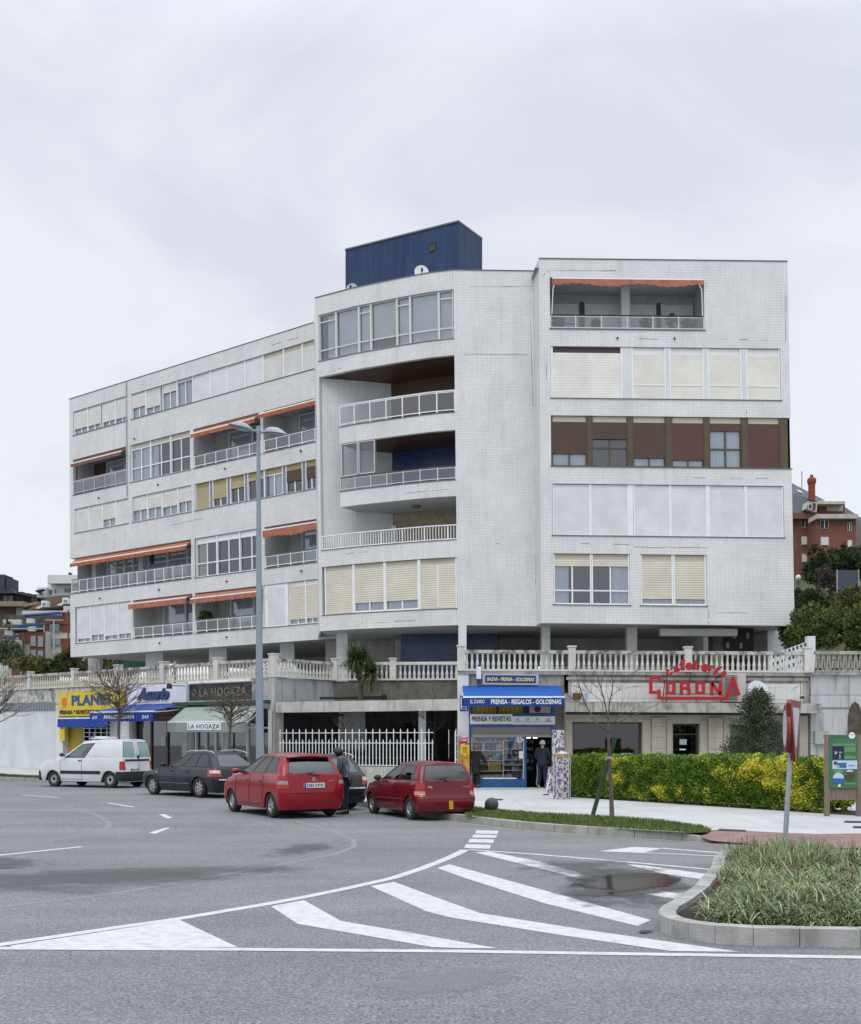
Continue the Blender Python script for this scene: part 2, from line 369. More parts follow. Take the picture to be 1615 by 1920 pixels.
concl = mat('pale_concrete', (.52, .52, .49), (.38, .37, .34), 1.3, rough=.85, streak=((.1, .1, .09), .6), det=6)
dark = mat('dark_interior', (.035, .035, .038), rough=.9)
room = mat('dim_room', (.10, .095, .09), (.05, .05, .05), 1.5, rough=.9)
woodc = brick_mat('wood_soffit', (.075, .034, .018), (.11, .052, .028), (.025, .012, .007), 3.0, .12, ms=.006, rough=.5, bump=.4)
metal = mat('galvanised', (.36, .40, .44), (.30, .34, .38), 6, rough=.45, metal=.3)
alu = mat('aluminium', (.55, .57, .59), rough=.35, metal=.5)
brown = mat('bronze_frame', (.10, .075, .045), (.08, .06, .038), 3, rough=.5)
lead = mat('coping_metal', (.12, .13, .14), rough=.6)
glass = glass_mat('window_glass', (.80, .86, .92), .14, .92)
smoke = glass_mat('smoked_glass', (.34, .34, .44), .2, .8)
clearg = glass_mat('clear_balcony_glass', (.72, .76, .78), .14, .9)
curt = mat('white_curtain', (.78, .79, .80), (.66, .68, .70), 2, rough=.9, stretch=(6, 6, .2))
curty = mat('cream_curtain', (.50, .47, .34), rough=.9)
sh_w = slat_mat('white_shutter', (.69, .71, .73), (.54, .56, .58), .09)
sh_g = slat_mat('pale_shutter', (.66, .66, .63), (.50, .50, .47), .09)
sh_c = slat_mat('cream_shutter', (.70, .665, .56), (.22, .19, .13), .10)
sh_y = slat_mat('yellow_shutter', (.44, .37, .23), (.18, .14, .07), .07)
sh_b = slat_mat('brown_shutter', (.085, .05, .033), (.02, .011, .007), .07)
sh_r = slat_mat('red_brown_shutter', (.11, .045, .038), (.04, .016, .013), .07)
orange = mat('orange_awning', (.40, .13, .05), (.33, .10, .04), 2, rough=.85)
salmon = mat('faded_salmon_awning', (.42, .155, .10), (.34, .12, .075), 2, rough=.85)
brownaw = mat('brown_awning', (.20, .085, .06), rough=.85)
navy = mat('navy_render', (.014, .034, .095), (.020, .045, .118), 1.2, rough=.75, streak=((.05, .085, .17), .5), stretch=(1, 1, .3))

# ================================================================== APARTMENT BUILDING
bld = thing('apartment_building', 'long white tiled apartment block with stepped curved balconies and a blue roof box', 'apartment building', (0, 52, 0))
FL = Fr([(-21.83, 67.9, 0, .005), (-5.454, 55.2, -.08, .016), (-3.9, 54.0, -.08, .016)])
FC = Fr([(-5.186, 52.36, .04, .0136), (-3.296, 51.16, .03, .0135), (-1.233, 50.09, .01, .0135), (.104, 49.46, .0, .0128), (1.195, 49.15, 0, .0124)])
FP = Fr([(1.195, 49.15, 0, .0124), (4.90, 49.15, -.05, .018)])
FR = Fr([(4.754, 48.0, .0, .0066), (15.616, 48.0, -.12, .0202)])
ZS, ZT = 6.9, 22.48
def zr(fr, y0x, y0, y1x, y1): return (fr.uz(y0x, y0)[1]+fr.uz(y1x, y1)[1])/2

def curtain(fr, s0, s1, z0, z1, d, par, m=None):
    b = B(); nw = max(8, int((s1-s0)/.035)); ph = R.random()*6
    b.grid(lambda u, v: fr.P(s0+(s1-s0)*u, d+.022*math.sin(ph+u*(s1-s0)*42)+.01*math.sin(u*17+ph), z0+(z1-z0)*v), nw, 1, m or curt)
    return b.build('curtain', par)
def unit(par, fr, s0, s1, z0, z1, fm=None, shut=0.0, shm=None, n=2, rail=None, trans=None, box=.22, boxm=None, cur=None, curm=None, d=-.12, fw=.045, gl=None, name='window', curs=None):
    fm = fm or pvc; b = B(); zt = z1-box
    b.fbox(fr, s0, s0+fw, d-.05, d+.075, z0, z1, fm); b.fbox(fr, s1-fw, s1, d-.05, d+.075, z0, z1, fm)
    b.fbox(fr, s0+fw, s1-fw, d-.05, d+.028, z0, z0+fw, fm); b.fbox(fr, s0+fw, s1-fw, d-.05, d+.028, zt-fw, zt, fm)
    for k in range(1, n):
        x = s0+(s1-s0)*k/n; b.fbox(fr, x-.032, x+.032, d-.045, d+.02, (z0+rail+fw*.5) if (rail and 0) else z0+fw, zt-fw, fm)
    if rail: b.fbox(fr, s0+fw, s1-fw, d-.045, d+.024, z0+rail-.03, z0+rail+.03, fm)
    if trans: b.fbox(fr, s0+fw, s1-fw, d-.045, d+.024, zt-trans-.03, zt-trans+.03, fm)
    w = b.build(name, par)
    g = B(); P = fr.P
    g.face([P(s0+fw, d-.03, z0+fw), P(s1-fw, d-.03, z0+fw), P(s1-fw, d-.03, zt-fw), P(s0+fw, d-.03, zt-fw)], gl or glass); g.build('pane', w)
    if box > 0:
        c = B(); c.fbox(fr, s0+fw, s1-fw, d-.05, d+.012, zt+.005, z1-.01, boxm or fm); c.build('shutter_box', w)
    if shut > 0:
        c = B(); zb = zt-(zt-z0)*shut
        c.fbox(fr, s0+fw*.9, s1-fw*.9, d+.031, d+.045, max(zb, z0+.01), zt+.01, shm or sh_w); c.build('shutter', w)
    if cur:
        a0, a1 = (cur if isinstance(cur, tuple) else (0, 1))
        curtain(fr, s0+.06+(s1-s0-.12)*a0, s0+.06+(s1-s0-.12)*a1, z0+.05, zt-.05, d-.075, w, curm)
        if curs: curtain(fr, s0+.06+(s1-s0-.12)*curs[0], s0+.06+(s1-s0-.12)*curs[1], z0+.05, zt-.05, d-.075, w, curm)
    return w
def railing(par, fr, s0, s1, z0, h, d=-.06, step=.95, glm=None, hm=None, pm=None, low=.13, style='glass', ds=None):
    pm = pm or pvc; hm = hm or pm; b = B()
    b.fbox(fr, s0, s1, d-.03, d+.03, z0+h-.045, z0+h, hm, ds); r = b.build('railing', par)
    p = B(); n = max(1, round((s1-s0)/step))
    p.fbox(fr, s0, s1, d-.015, d+.015, z0+low-.04, z0+low, pm, ds)
    if style == 'glass':
        p.fbox(fr, s0, s1, d-.015, d+.015, z0+h-.10, z0+h-.065, pm, ds)
        for k in range(n+1):
            x = s0+(s1-s0)*k/n; x = min(max(x, s0+.025), s1-.025); p.fbox(fr, x-.025, x+.025, d-.028, d+.026, z0, z0+h-.045, pm)
    else:
        n = int((s1-s0)/.135)
        for k in range(n+1):
            x = s0+(s1-s0)*k/n; x = min(max(x, s0+.02), s1-.02); w = .03 if k % 8 == 0 else .014; p.fbox(fr, x-w, x+w, d-.01, d+.01, z0+(0 if k % 8 == 0 else low), z0+h-.045, pm)
    p.build('railing_posts', r)
    if style == 'glass':
        for k in range(n):
            a, c = s0+(s1-s0)*k/n+.03, s0+(s1-s0)*(k+1)/n-.03; g = B()
            g.face([fr.P(a, d-.002, z0+low), fr.P(c, d-.002, z0+low), fr.P(c, d-.002, z0+h-.1), fr.P(a, d-.002, z0+h-.1)], glm or clearg); g.build('glass_panel', r)
    return r
def awning(par, fr, s0, s1, zt, out=.45, drop=.28, val=.22, m=None, ds=1.0, sag=0):
    m = m or orange; b = B(); P = fr.P
    n = max(2, int((s1-s0)/.25))
    b.grid(lambda u, v: P(s0+(s1-s0)*u, -.1+(out+.1)*v, zt-.06-drop*v), n, 2, m); a = b.build('awning', par)
    f = B(); f.fbox(fr, s0, s1, out-.02, out+.035, zt-.06-drop-.03, zt-.06-drop+.035, pvc, ds); f.build('front_bar', a)
    v_ = B(); nw = max(6, int((s1-s0)/.06)); z0 = zt-.09-drop
    def fn(u, v):
        s = s0+(s1-s0)*u; sc_ = abs(math.sin(s*math.pi/.36)); sg = sag*(.5+.5*math.sin(s*2.3+1))*v
        return P(s, out+.03+.02*math.sin(s*9)*v, z0-(val-.05+.05*sc_+sg)*v)
    v_.grid(fn, nw, 1, m); v_.build('valance', a)
    return a
# ------------------------------------------------------------------ left wing
wb = B(); LH = []
def LU(px, a, c): return FL.u(px, a+(c-a)*(px-137)/455.0)     # photo column on a band that runs a (x=137) to c (x=592)
LZ = {}
for k, (ta, tb, ba, bb) in {6: (773.6, 632.8, 820, 686), 5: (865, 742.7, 931.5, 823.8), 4: (957.5, 857.4, 1003, 911.8), 3: (1051, 968, 1115, 1051), 2: (1141.3, 1083, 1207.4, 1167)}.items():
    LZ[k] = (zr(FL, 137, ba, 592, bb), zr(FL, 137, ta, 592, tb), (ta+ba)/2, (tb+bb)/2)
SE = FL.L-.3                                                   # hidden end behind the curved block
def lu(k, px): return LU(px, LZ[k][2], LZ[k][3])
segs = {6: [(137, 239), (246, 594)], 5: [(137, 237), (244, 357), (363, 488.5), (494, 594)], 4: [(140, 241), (248, 359), (365, 594)],
        3: [(137, 358.5), (365, 489.5), (496.5, 594)], 2: [(141, 245), (250, 361), (366, 493), (494.5, 594)]}
LS = {}
for k, ss in segs.items():
    LS[k] = []
    for a, c in ss:
        s0 = max(.12, lu(k, a)); s1 = SE if c > 592 else lu(k, c)
        if k == 3 and a == 137: s0 = -.02
        LS[k].append((s0, s1)); LH.append((s0, s1, LZ[k][0], LZ[k][1]))
wall(wb, FL, 0, FL.L, ZS, ZT+.05, LH, tileb, t=.22)
wb.build('left_wing_wall'.replace('left_', 'long_'), bld)
inn = B()
for k, kinds in {6: 'ww', 5: 'bwbb', 4: 'www', 3: 'BwB', 2: 'wbbw'}.items():
    for (s0, s1), t in zip(LS[k], kinds):
        z0, z1 = LZ[k][0], LZ[k][1]
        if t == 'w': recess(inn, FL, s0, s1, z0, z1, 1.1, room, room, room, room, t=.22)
        elif t == 'b': recess(inn, FL, s0, s1, z0, z1, 1.5, offw if not (k == 5 and s0 < 1) else brown, tileb if not (k == 5 and s0 < 1) else brown, soff, conc, t=.22)
        else: recess(inn, FL, s0, s1, z0, z1, 1.6, offw, tileb, soff, conc, t=.22, sides=(0 if s0 < 0 else 1, 1))
inn.build('balcony_interior', bld)
cop = B(); cop.fbox(FL, -.03, FL.L, -.3, .03, ZT+.052, ZT+.085, lead)
for k in LS:
    for s0, s1 in LS[k]: cop.fbox(FL, s0-.04, s1+.04, -.2, .035, LZ[k][0]-.035, LZ[k][0]-.003, lead)
cop.split('sill_strip', bld)
LAST = {}
def nx(k, s0, s1):
    l = LAST.get(k, -9)
    if 0 < s0-l < .16: s0 = l+.001
    LAST[k] = s1; return s0, s1
def Lw(k, a, c, **kw): return unit(bld, FL, *nx(k, lu(k, a), min(lu(k, c), SE)), LZ[k][0]+.01, LZ[k][1]-.01, **kw)
def zx(x): return 120+x/3.23
Z = zx
for a, c, f in ((57, 139, .72), (141, 218, .74), (228, 306, .76), (309, 386, .78), (407, 491, .5), (494, 580, .68)): Lw(6, Z(a), Z(c), shut=f, shm=sh_g, cur=True)
Lw(6, Z(592), Z(680), shut=.22, shm=sh_g, cur=True); Lw(6, Z(688), Z(776), cur=True, box=.1)
for a, c in ((786, 884), (886, 984), (992, 1092), (1096, 1202)): Lw(6, Z(a), Z(c), shut=1.0, shm=sh_w)
for a, c in ((1213, 1326), (1329, 1440), (1448, 1522)): Lw(6, Z(a), Z(c), shut=1.0, shm=sh_g, box=.25, boxm=mat('cream_box', (.5, .47, .38)))
cream = MATS['cream_box']
for a, c, q in ((403, 520, True), (524, 642, (0, .3)), (646, 763, None)): Lw(5, Z(a), Z(c), n=2, rail=.75, cur=q, box=.26, boxm=cream)
for a, c, f in ((62, 148, 1), (150, 229, 1), (231, 311, .62), (313, 392, 1), (410, 502, .48), (504, 590, .5), (592, 686, .58), (688, 776, .5)): Lw(4, Z(a), Z(c), shut=f, shm=sh_g, cur=True)
for a, c, f, q in ((793, 880, 1, 0), (896, 985, .62, 0), (1002, 1092, .3, 0), (1108, 1210, .12, 0), (1222, 1322, 0, 1), (1340, 1441, .5, 0), (1460, 1525, .5, 0)):
    Lw(4, Z(a), Z(c), shut=f, shm=sh_y if a < 1200 else sh_b, cur=bool(q), box=.3, boxm=mat('ochre_box', (.33, .27, .13)))
gp_ = B()
for x in (888, 994, 1100, 1216, 1331, 1450): gp_.fbox(FL, lu(4, Z(x))-.11, lu(4, Z(x))+.11, -.2, -.08, LZ[4][0]+.01, LZ[4][1]-.01, mat('grey_panel', (.2, .22, .26)))
gp_.split('mullion_panel', bld)
for a, c, q in ((798, 922, (0, .45)), (930, 1060, None), (1068, 1200, None)): Lw(3, Z(a), Z(c), n=2, rail=.72, cur=q, curm=curty, box=.28)
for a, c, f in ((75, 157, .88), (158, 240, .80), (241, 323, .86), (325, 407, .84)): Lw(2, Z(a), Z(c), shut=f, shm=sh_w, cur=True)
bb_ = B(); bb_.fbox(FL, lu(2, Z(1210)), lu(2, Z(1354)), -.2, -.06, LZ[2][0]+.01, LZ[2][1]-.01, pvc); bb_.fbox(FL, lu(2, Z(1232)), lu(2, Z(1330)), -.06, -.045, LZ[2][0]+.1, LZ[2][1]-.18, sh_w); bb_.build('white_panel', bld)
for a, c in ((1360, 1460), (1470, 1536)): Lw(2, Z(a), Z(c), shut=.86, shm=sh_c, cur=True)
# balconies of the wing
def doors(fr, s0, s1, z0, z1, dep, n, fm=None, cur=True, tr=None, top=.15, **kw):
    for k in range(n): unit(bld, fr, s0+(s1-s0)*k/n, s0+(s1-s0)*(k+1)/n-.02, z0+.02, z1-top, n=1, box=0, d=-dep+.25, cur=cur, fm=fm, name='balcony_door', trans=tr, **kw)
z0, z1 = LZ[5][0], LZ[5][1]
s0, s1 = LS[5][0]; railing(bld, FL, s0, s1, z0, .85, glm=smoke, step=1.0, pm=alu); awning(bld, FL, s0+.3, s1, z1, .35, .3, .2, brownaw); doors(FL, s0+1.7, s1, z0, z1, 1.5, 2)
s0, s1 = LS[5][2]; railing(bld, FL, s0, s1, z0, .72, hm=lead); awning(bld, FL, s0+.25, s1, z1, .4, .34); doors(FL, s0+1.5, s1, z0, z1, 1.5, 2)
s0, s1 = LS[5][3]; railing(bld, FL, s0, s1, z0, .72, hm=lead); awning(bld, FL, s0+.1, s1, z1, .4, .2); doors(FL, s0+1.4, s1, z0, z1, 1.5, 2)
z0, z1 = LZ[3][0], LZ[3][1]
s0, s1 = LS[3][0]; railing(bld, FL, .08, s1, z0, .85, hm=lead, step=.8); awning(bld, FL, .45, s1, z1, .3, .3); doors(FL, 1.9, 5.2, z0, z1, 1.6, 4, tr=.5); doors(FL, 5.8, s1-.1, z0, z1, 1.6, 3, tr=.5)
s0, s1 = LS[3][2]; railing(bld, FL, s0, s1, z0, .68, hm=lead); awning(bld, FL, s0+.3, s1, z1-.1, .4, .1, .34, salmon, sag=.1); doors(FL, s0+1.5, s1, z0, z1, 1.5, 2)
z0, z1 = LZ[2][0], LZ[2][1]
s0, s1 = LS[2][1]; railing(bld, FL, s0, s1, z0, .68, hm=lead, step=.9); awning(bld, FL, s0+.1, s1, z1, .4, .2, .3, salmon); doors(FL, s0+1.2, s1-.1, z0, z1, 1.5, 2)
s0, s1 = LS[2][2]; railing(bld, FL, s0, s1, z0, .72, hm=lead, step=.9); awning(bld, FL, s0+.1, s1, z1, .4, .3, .26, salmon); doors(FL, s0+1.5, s1-.1, z0, z1, 1.5, 2)
cc = B(); cc.fbox(FL, .75, 1.15, -1.6, -1.0, LZ[3][0], LZ[3][1], white); cc.fbox(FL, 5.3, 5.7, -1.4, -1.0, LZ[3][0], LZ[3][1], white); cc.split('balcony_column', bld)
# lantern hanging at the wide balcony, rainwater pipe, weep holes
ln = B(); c = FL.P(lu(3, 272), -.5, LZ[3][1]); ln.tube([c, c-Vector((0, 0, .35))], .015, dark); ln.lathe(c-Vector((0, 0, .95)), [(0, 0), (.10, .05), (.12, .12), (.12, .4), (.2, .45), (.06, .58), (0, .6)], dark, 8); ln.build('balcony_lantern', bld)
pp = B(); s = lu(6, 238); pp.tube([FL.P(s, .05, ZT), FL.P(s, .05, LZ[4][1]+.1)], .035, mat('pipe_grey', (.42, .42, .41)), 6); pp.build('rainwater_pipe', bld)
wh = B()
for px, py in ((253, 823), (297, 909), (423, 879), (186, 934), (565, 846), (188, 1122), (299, 1106), (426, 1090), (566, 1071), (300, 1206), (426, 1195)):
    s, z = FL.uz(px, py); wh.tube([FL.P(s, 0, z), FL.P(s, .09, z)], .045, dark, 8)
wh.split('weep_hole', bld)
# ------------------------------------------------------------------ curved block
cu = lambda px, y: FC.u(px, y)
def czm(p, q): return zr(FC, *p, *q)
C6 = (czm((605, 677), (851, 632)), czm((606.5, 590), (850, 540)))
C5 = (czm((637, 799), (851, 773)), czm((606.5, 706.5), (851, 664)))
C4 = (czm((637, 923), (852.5, 897)), czm((637, 834), (852, 804.5)))
C3 = (czm((607, 1032), (856, 1010)), czm((637, 952), (854.5, 928.5)))
C2 = (czm((608, 1152.8), (857, 1140)), czm((608, 1063.6), (856, 1044)))
sl, sm, sr = .17, cu(637, 860), FC.L
holes = [(sl, sr, *C6), (sl, sm, C3[0], C5[1]), (sm, sr, *C5), (sm, sr, *C4), (sm, sr, *C3), (sl, sr, *C2)]
w2 = B(); wall(w2, FC, 0, sr, ZS, ZT, holes, tile, t=.2, ds=.3, edges=True); w2.build('curved_wall', bld)
w3 = B(); wall(w3, FP, 0, FP.L, ZS, ZT, [], tile, t=.2); w3.build('plain_wall', bld)
# flank of the curved block back to the wing, and its rooms
fs = Fr([(-5.6, 55.6, 0, .0136), (-5.186, 52.36, .04, .0136)]); fk = B(); wall(fk, fs, 0, fs.L, ZS, ZT, [], tile, t=.1); fk.build('flank_wall', bld)
i2 = B(); D3 = 2.6
sand = mat('sand_render', (.38, .34, .24), (.28, .24, .16), 3, rough=.9, det=8)
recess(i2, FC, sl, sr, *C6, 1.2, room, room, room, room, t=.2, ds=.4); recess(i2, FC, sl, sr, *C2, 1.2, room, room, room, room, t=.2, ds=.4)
def deck(z0, z1, mb, mc, s0=sm, dep=D3, tl=None):
    recess(i2, FC, s0, sr, z0, z1, dep, mb, tl or tile, mc, conc, t=.2, ds=.4, sides=(0, 1))
deck(*C5, woodc, woodc); deck(*C4, blue_tile, woodc); deck(*C3, sand, soff)
for (a0, a1), mb, mc in ((C5, woodc, woodc), (C4, tile, woodc), (C3, tile, soff)):
    i2.face([FC.P(sl, -D3, a0), FC.P(sm, -D3, a0), FC.P(sm, -D3, a1), FC.P(sl, -D3, a1)], mb if mb is woodc and 0 else tile)
i2.face([FC.P(sl, -.2, C5[1]), FC.P(sm, -.2, C5[1]), FC.P(sm, -D3, C5[1]), FC.P(sl, -D3, C5[1])], woodc)
i2.face([FC.P(sl, -.2, C3[0]), FC.P(sm, -.2, C3[0]), FC.P(sm, -D3, C3[0]), FC.P(sl, -D3, C3[0])], conc)
# the tall return wall beside the slot
i2.face([FC.P(sl, -.2, C3[0]), FC.P(sm, -1.25, C3[0]), FC.P(sm, -1.25, C5[1]), FC.P(sl, -.2, C5[1])], tile, [(0, C3[0]), (1.4, C3[0]), (1.4, C5[1]), (0, C5[1])])
for z0, z1 in (C5, C4, C3):
    i2.face([FC.P(sm, -1.25, z0), FC.P(sm+1.3, -D3+.03, z0), FC.P(sm+1.3, -D3+.03, z1), FC.P(sm, -1.25, z1)], tile, [(1.4, z0), (3.2, z0), (3.2, z1), (1.4, z1)])
for za, zb in ((C3[1], C4[0]), (C4[1], C5[0])):
    for s0 in (sm,): i2.face([FC.P(sm, -.2, za), FC.P(sm, -1.25, za), FC.P(sm, -1.25, zb), FC.P(sm, -.2, zb)], tile, [(0, za), (1, za), (1, zb), (0, zb)])
i2.build('curved_balcony_interior', bld)
c3 = B()
for (z0, z1), s0 in ((C6, sl), (C5, sm), (C4, sm), (C3, sl), (C2, sl)): c3.fbox(FC, s0-.02, sr, -.18, .03, z0-.035, z0-.003, lead, .4)
c3.fbox(FC, 0, sr, -.25, .03, ZT+.002, ZT+.035, lead, .4); c3.fbox(FP, 0, FP.L, -.25, .03, ZT+.002, ZT+.035, lead); c3.split('curved_sill', bld)
q = lambda x: 580+x/3.589
ed = [102, 176, 330, 411, 587, 676, 870, 968]; yy = lambda px: 633+(586-633)*(px-605)/246.
for i in range(7):
    s0, s1 = (FC.u(q(ed[i]), yy(q(ed[i]))), FC.u(q(ed[i+1]), yy(q(ed[i+1]))))
    nar = i % 2 == 0
    cw = unit(bld, FC, sl+.01 if i == 0 else max(sl+.01, s0), min(s1, sr-.01), C6[0]+.01, C6[1]-.01, n=1, rail=.48, trans=.34 if nar else None, box=0, fm=mat('aged_frame', (.58, .60, .58)), gl=glass_mat('pale_glass', (.85, .9, .93), .2, .95))
    g = B(); a, c_ = max(sl+.05, s0+.04), min(s1, sr)-.04
    g.fbox(FC, a, c_, -.26, -.25, C6[0]+(.5 if i in (3,) else .06), C6[1]-.06, mat('roller_blind', (.60, .63, .64), (.52, .55, .56), 1.5)); g.build('blind', cw)
railing(bld, FC, sm, sr, C5[0], .98, step=.83, ds=.4); railing(bld, FC, sm, sr, C4[0], .62, step=.83, pm=alu, hm=mat('rail_wood', (.10, .07, .045)), ds=.4, low=.1)
railing(bld, FC, sl, sr, C3[0], .66, style='bars', ds=.4, low=.05)
for a, c_ in ((640, 672.5), (672.5, 704.5)): unit(bld, FC, FC.u(a, 880)+.02, FC.u(c_, 875)-.02, C4[0]+.66, C4[1]-.02, n=1, box=0, d=-.05, fm=alu, gl=clearg, name='glazed_screen')
for a, c_, f in ((100, 294, 1), (300, 505, .78), (512, 736, .78), (742, 993, 1)):
    unit(bld, FC, *nx('c2', max(sl+.01, FC.u(q(a), 1105)), min(sr-.02, FC.u(q(c_), 1095))), C2[0]+.01, C2[1]-.01, shut=f, shm=sh_c, cur=True, box=.24, boxm=cream, fw=.07)
cl = B(); c = FC.P(FC.u(757, 940), -1.3, C3[1]); cl.lathe(c-Vector((0, 0, .14)), [(0, 0), (.17, .02), (.2, .05), (.2, .14)], mat('lamp_shade_grey', (.16, .15, .12)), 14); cl.build('ceiling_lamp', bld)
dd = B(); dd.fbox(FC, FC.u(715, 985, -D3+.1), FC.u(742, 985, -D3+.1), -D3+.05, -D3+.1, C3[0]+.05, C3[1]-.55, pvc); dd.build('balcony_back_door', bld)
# ------------------------------------------------------------------ front block
def rz_(x0, y0, x1, y1): return zr(FR, x0, y0, x1, y1)
R6 = (rz_(1032, 616, 1321, 618), rz_(1032, 520.5, 1321, 522))
R5 = (rz_(1034, 745.5, 1465, 750), rz_(1033, 649, 1465, 652.5))
R4 = (rz_(1035, 873.7, 1480, 877.8), rz_(1033, 779.5, 1478, 782))
R3 = (rz_(1036.5, 1002.8, 1471, 1007.8), rz_(1036, 906, 1470, 911.5))
R2 = (rz_(1038, 1132.8, 1326, 1136), rz_(1038, 1037.8, 1326, 1040))
ru = lambda px, y: FR.u(px, y)
hr = {6: (ru(1031.6, 570), ru(1321, 570), *R6), 5: (ru(1033, 700), ru(1464.5, 700), *R5), 4: (ru(1033.7, 830), FR.L+.02, *R4), 3: (ru(1036, 955), ru(1470.5, 957), *R3)}
h2a = (ru(1037.8, 1085), ru(1181.7, 1085), *R2); h2b = (ru(1201.2, 1088), ru(1325.7, 1088), R2[0], R2[1])
w4 = B(); wall(w4, FR, 0, FR.L, ZS-.03, ZT, list(hr.values())+[h2a, h2b], tile, t=.2)
fs2 = Fr([(4.62, 49.2, 0, .0066), (4.754, 48.0, 0, .0066)]); w4.build('front_wall', bld)
w5 = B(); wall(w5, fs2, 0, fs2.L, ZS-.03, ZT, [], tile, t=.05); w5.build('return_wall', bld)
i4 = B(); recess(i4, FR, *hr[6], 1.9, offw, offw, soff, conc, t=.2)
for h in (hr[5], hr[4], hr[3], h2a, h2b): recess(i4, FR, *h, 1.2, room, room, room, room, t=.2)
i4.build('front_interior', bld)
c4 = B(); c4.fbox(FR, 0, FR.L, -.25, .03, ZT+.002, ZT+.04, lead)
for h in list(hr.values())+[h2a, h2b]: c4.fbox(FR, h[0]-.04, min(h[1]+.04, FR.L+.04), -.18, .04, h[2]-.035, h[2]-.003, lead)
c4.split('front_sill', bld)
p5 = lambda x: 1000+x/3.23
# row 6
railing(bld, FR, hr[6][0], hr[6][1], R6[0], .62, step=1.1, hm=dark, pm=alu, low=.08)
y6 = 560
for a, c_, f in ((100, 275, .42), (312, 528, 1), (588, 745, 1), (775, 968, 1)):
    unit(bld, FR, FR.u(p5(a), y6, -1.7), FR.u(p5(c_), y6, -1.7), R6[0]+.02, R6[1]-.42, shut=f if f < 1 else .995, shm=sh_g, d=-1.8, box=.26, name='balcony_door', fm=white)
cc = B(); cc.fbox(FR, FR.u(p5(535), y6, -1.0), FR.u(p5(586), y6, -1.0), -1.35, -1.0, R6[0], R6[1], white)
for a, c_ in ((284, 306), (750, 772)): cc.fbox(FR, FR.u(p5(a), y6, -1.8), FR.u(p5(c_), y6, -1.8), -1.9, -1.78, R6[0], R6[1]-.35, mat('slate_panel', (.07, .08, .085)))
cc.split('balcony_pillar', bld)
aw = awning(bld, FR, hr[6][0]+.1, hr[6][1]-.05, R6[1], .1, .02, .2, salmon, sag=.12)
ar = B()
for s_, k in ((hr[6][0]+.28, -1), (hr[6][1]-.28, 1)): ar.tube([FR.P(s_, .1, R6[1]-.2), FR.P(s_+k*.15, .1, R6[1]-.5), FR.P(s_+k*.2, 0, R6[1]-1.6)], .02, pvc, 6)
ar.build('awning_arm', aw)
# row 5
unit(bld, FR, hr[5][0]+.01, ru(p5(545), 700), R5[0]+.01, R5[1]-.01, n=2, shut=.998, boxm=mat('dark_transom', (.07, .05, .05)), shm=slat_mat('wide_shutter', (.77, .76, .70), (.55, .54, .48), .11), box=.26, fw=.09)
rr5 = [(598, 806), (826, 1037), (1060, 1266), (1292, 1500)]
for a, c_ in rr5: unit(bld, FR, ru(p5(a), 700), min(ru(p5(c_), 700), hr[5][1]-.01), R5[0]+.01, R5[1]-.01, n=1, rail=.55, shut=.998, shm=slat_mat('aged_shutter', (.76, .75, .68), (.50, .48, .40), .085), box=.3, fw=.07)
m5 = B()
for a, c_ in ((545, 598), (806, 826), (1037, 1060), (1266, 1292)): m5.fbox(FR, ru(p5(a), 700)+.005, ru(p5(c_), 700)-.005, -.18, -.04, R5[0]+.01, R5[1]-.01, white)
for a, c_ in rr5: m5.fbox(FR, ru(p5(a), 700)+.05, min(ru(p5(c_), 700), hr[5][1])-.06, -.09, -.055, R5[0]+.58, R5[0]+.62, pvc)
m5.split('mullion', bld)
# row 4 (bronze)
rr4 = [(112, 330, .72, sh_b), (357, 575, .38, sh_b), (603, 807, .80, sh_b), (840, 1040, .84, sh_r), (1068, 1268, .17, sh_r), (1300, 1500, .998, sh_r)]
for a, c_, f, m_ in rr4:
    unit(bld, FR, ru(p5(a), 830), ru(p5(c_), 830), R4[0]+.01, R4[1]-.01, fm=brown, shut=f, shm=m_, box=.26, boxm=cream, n=2, rail=.8, cur=(.02, .98) if f != .38 else None)
m4 = B()
for a, c_ in ((330, 357), (575, 603), (807, 840), (1040, 1068), (1268, 1300), (1500, 1545)): m4.fbox(FR, ru(p5(a), 830)+.005, min(ru(p5(c_), 830), FR.L-.03)-.005, -.2, -.03, R4[0]+.01, R4[1]-.01, brown)
m4.split('bronze_mullion', bld)
# row 3
for a, c_ in ((117, 348), (350, 580), (608, 833), (836, 1056), (1072, 1292), (1296, 1518)):
    unit(bld, FR, *nx('r3', ru(p5(a), 955)+.012, ru(p5(c_), 955)-.002), R3[0]+.01, R3[1]-.01, shut=.998, shm=sh_w, box=.16, fw=.06)
m3 = B()
for a, c_ in ((580, 608), (1056, 1072)): m3.fbox(FR, ru(p5(a), 955), ru(p5(c_), 955), -.18, -.04, R3[0]+.01, R3[1]-.01, pvc)
m3.split('white_mullion', bld)
# row 2
s0, s1 = h2a[0], h2a[1]; sm2 = (s0+s1)/2
unit(bld, FR, s0+.01, sm2-.005, R2[0]+.01, R2[1]-.01, n=2, rail=.6, shut=.14, shm=sh_c, cur=(0, .4), box=.26, boxm=cream, fw=.06)
unit(bld, FR, sm2+.005, s1-.01, R2[0]+.01, R2[1]-.01, n=2, rail=.6, shut=.14, shm=sh_c, cur=(.55, 1), box=.26, boxm=cream, fw=.06)
s0, s1 = h2b[0], h2b[1]; sm2 = (s0+s1)/2
for a, c_ in ((s0+.01, sm2-.005), (sm2+.005, s1-.01)): unit(bld, FR, a, c_, R2[0]+.01, R2[1]-.01, n=1, shut=.86, shm=sh_c, cur=True, box=.26, boxm=cream, fw=.07)
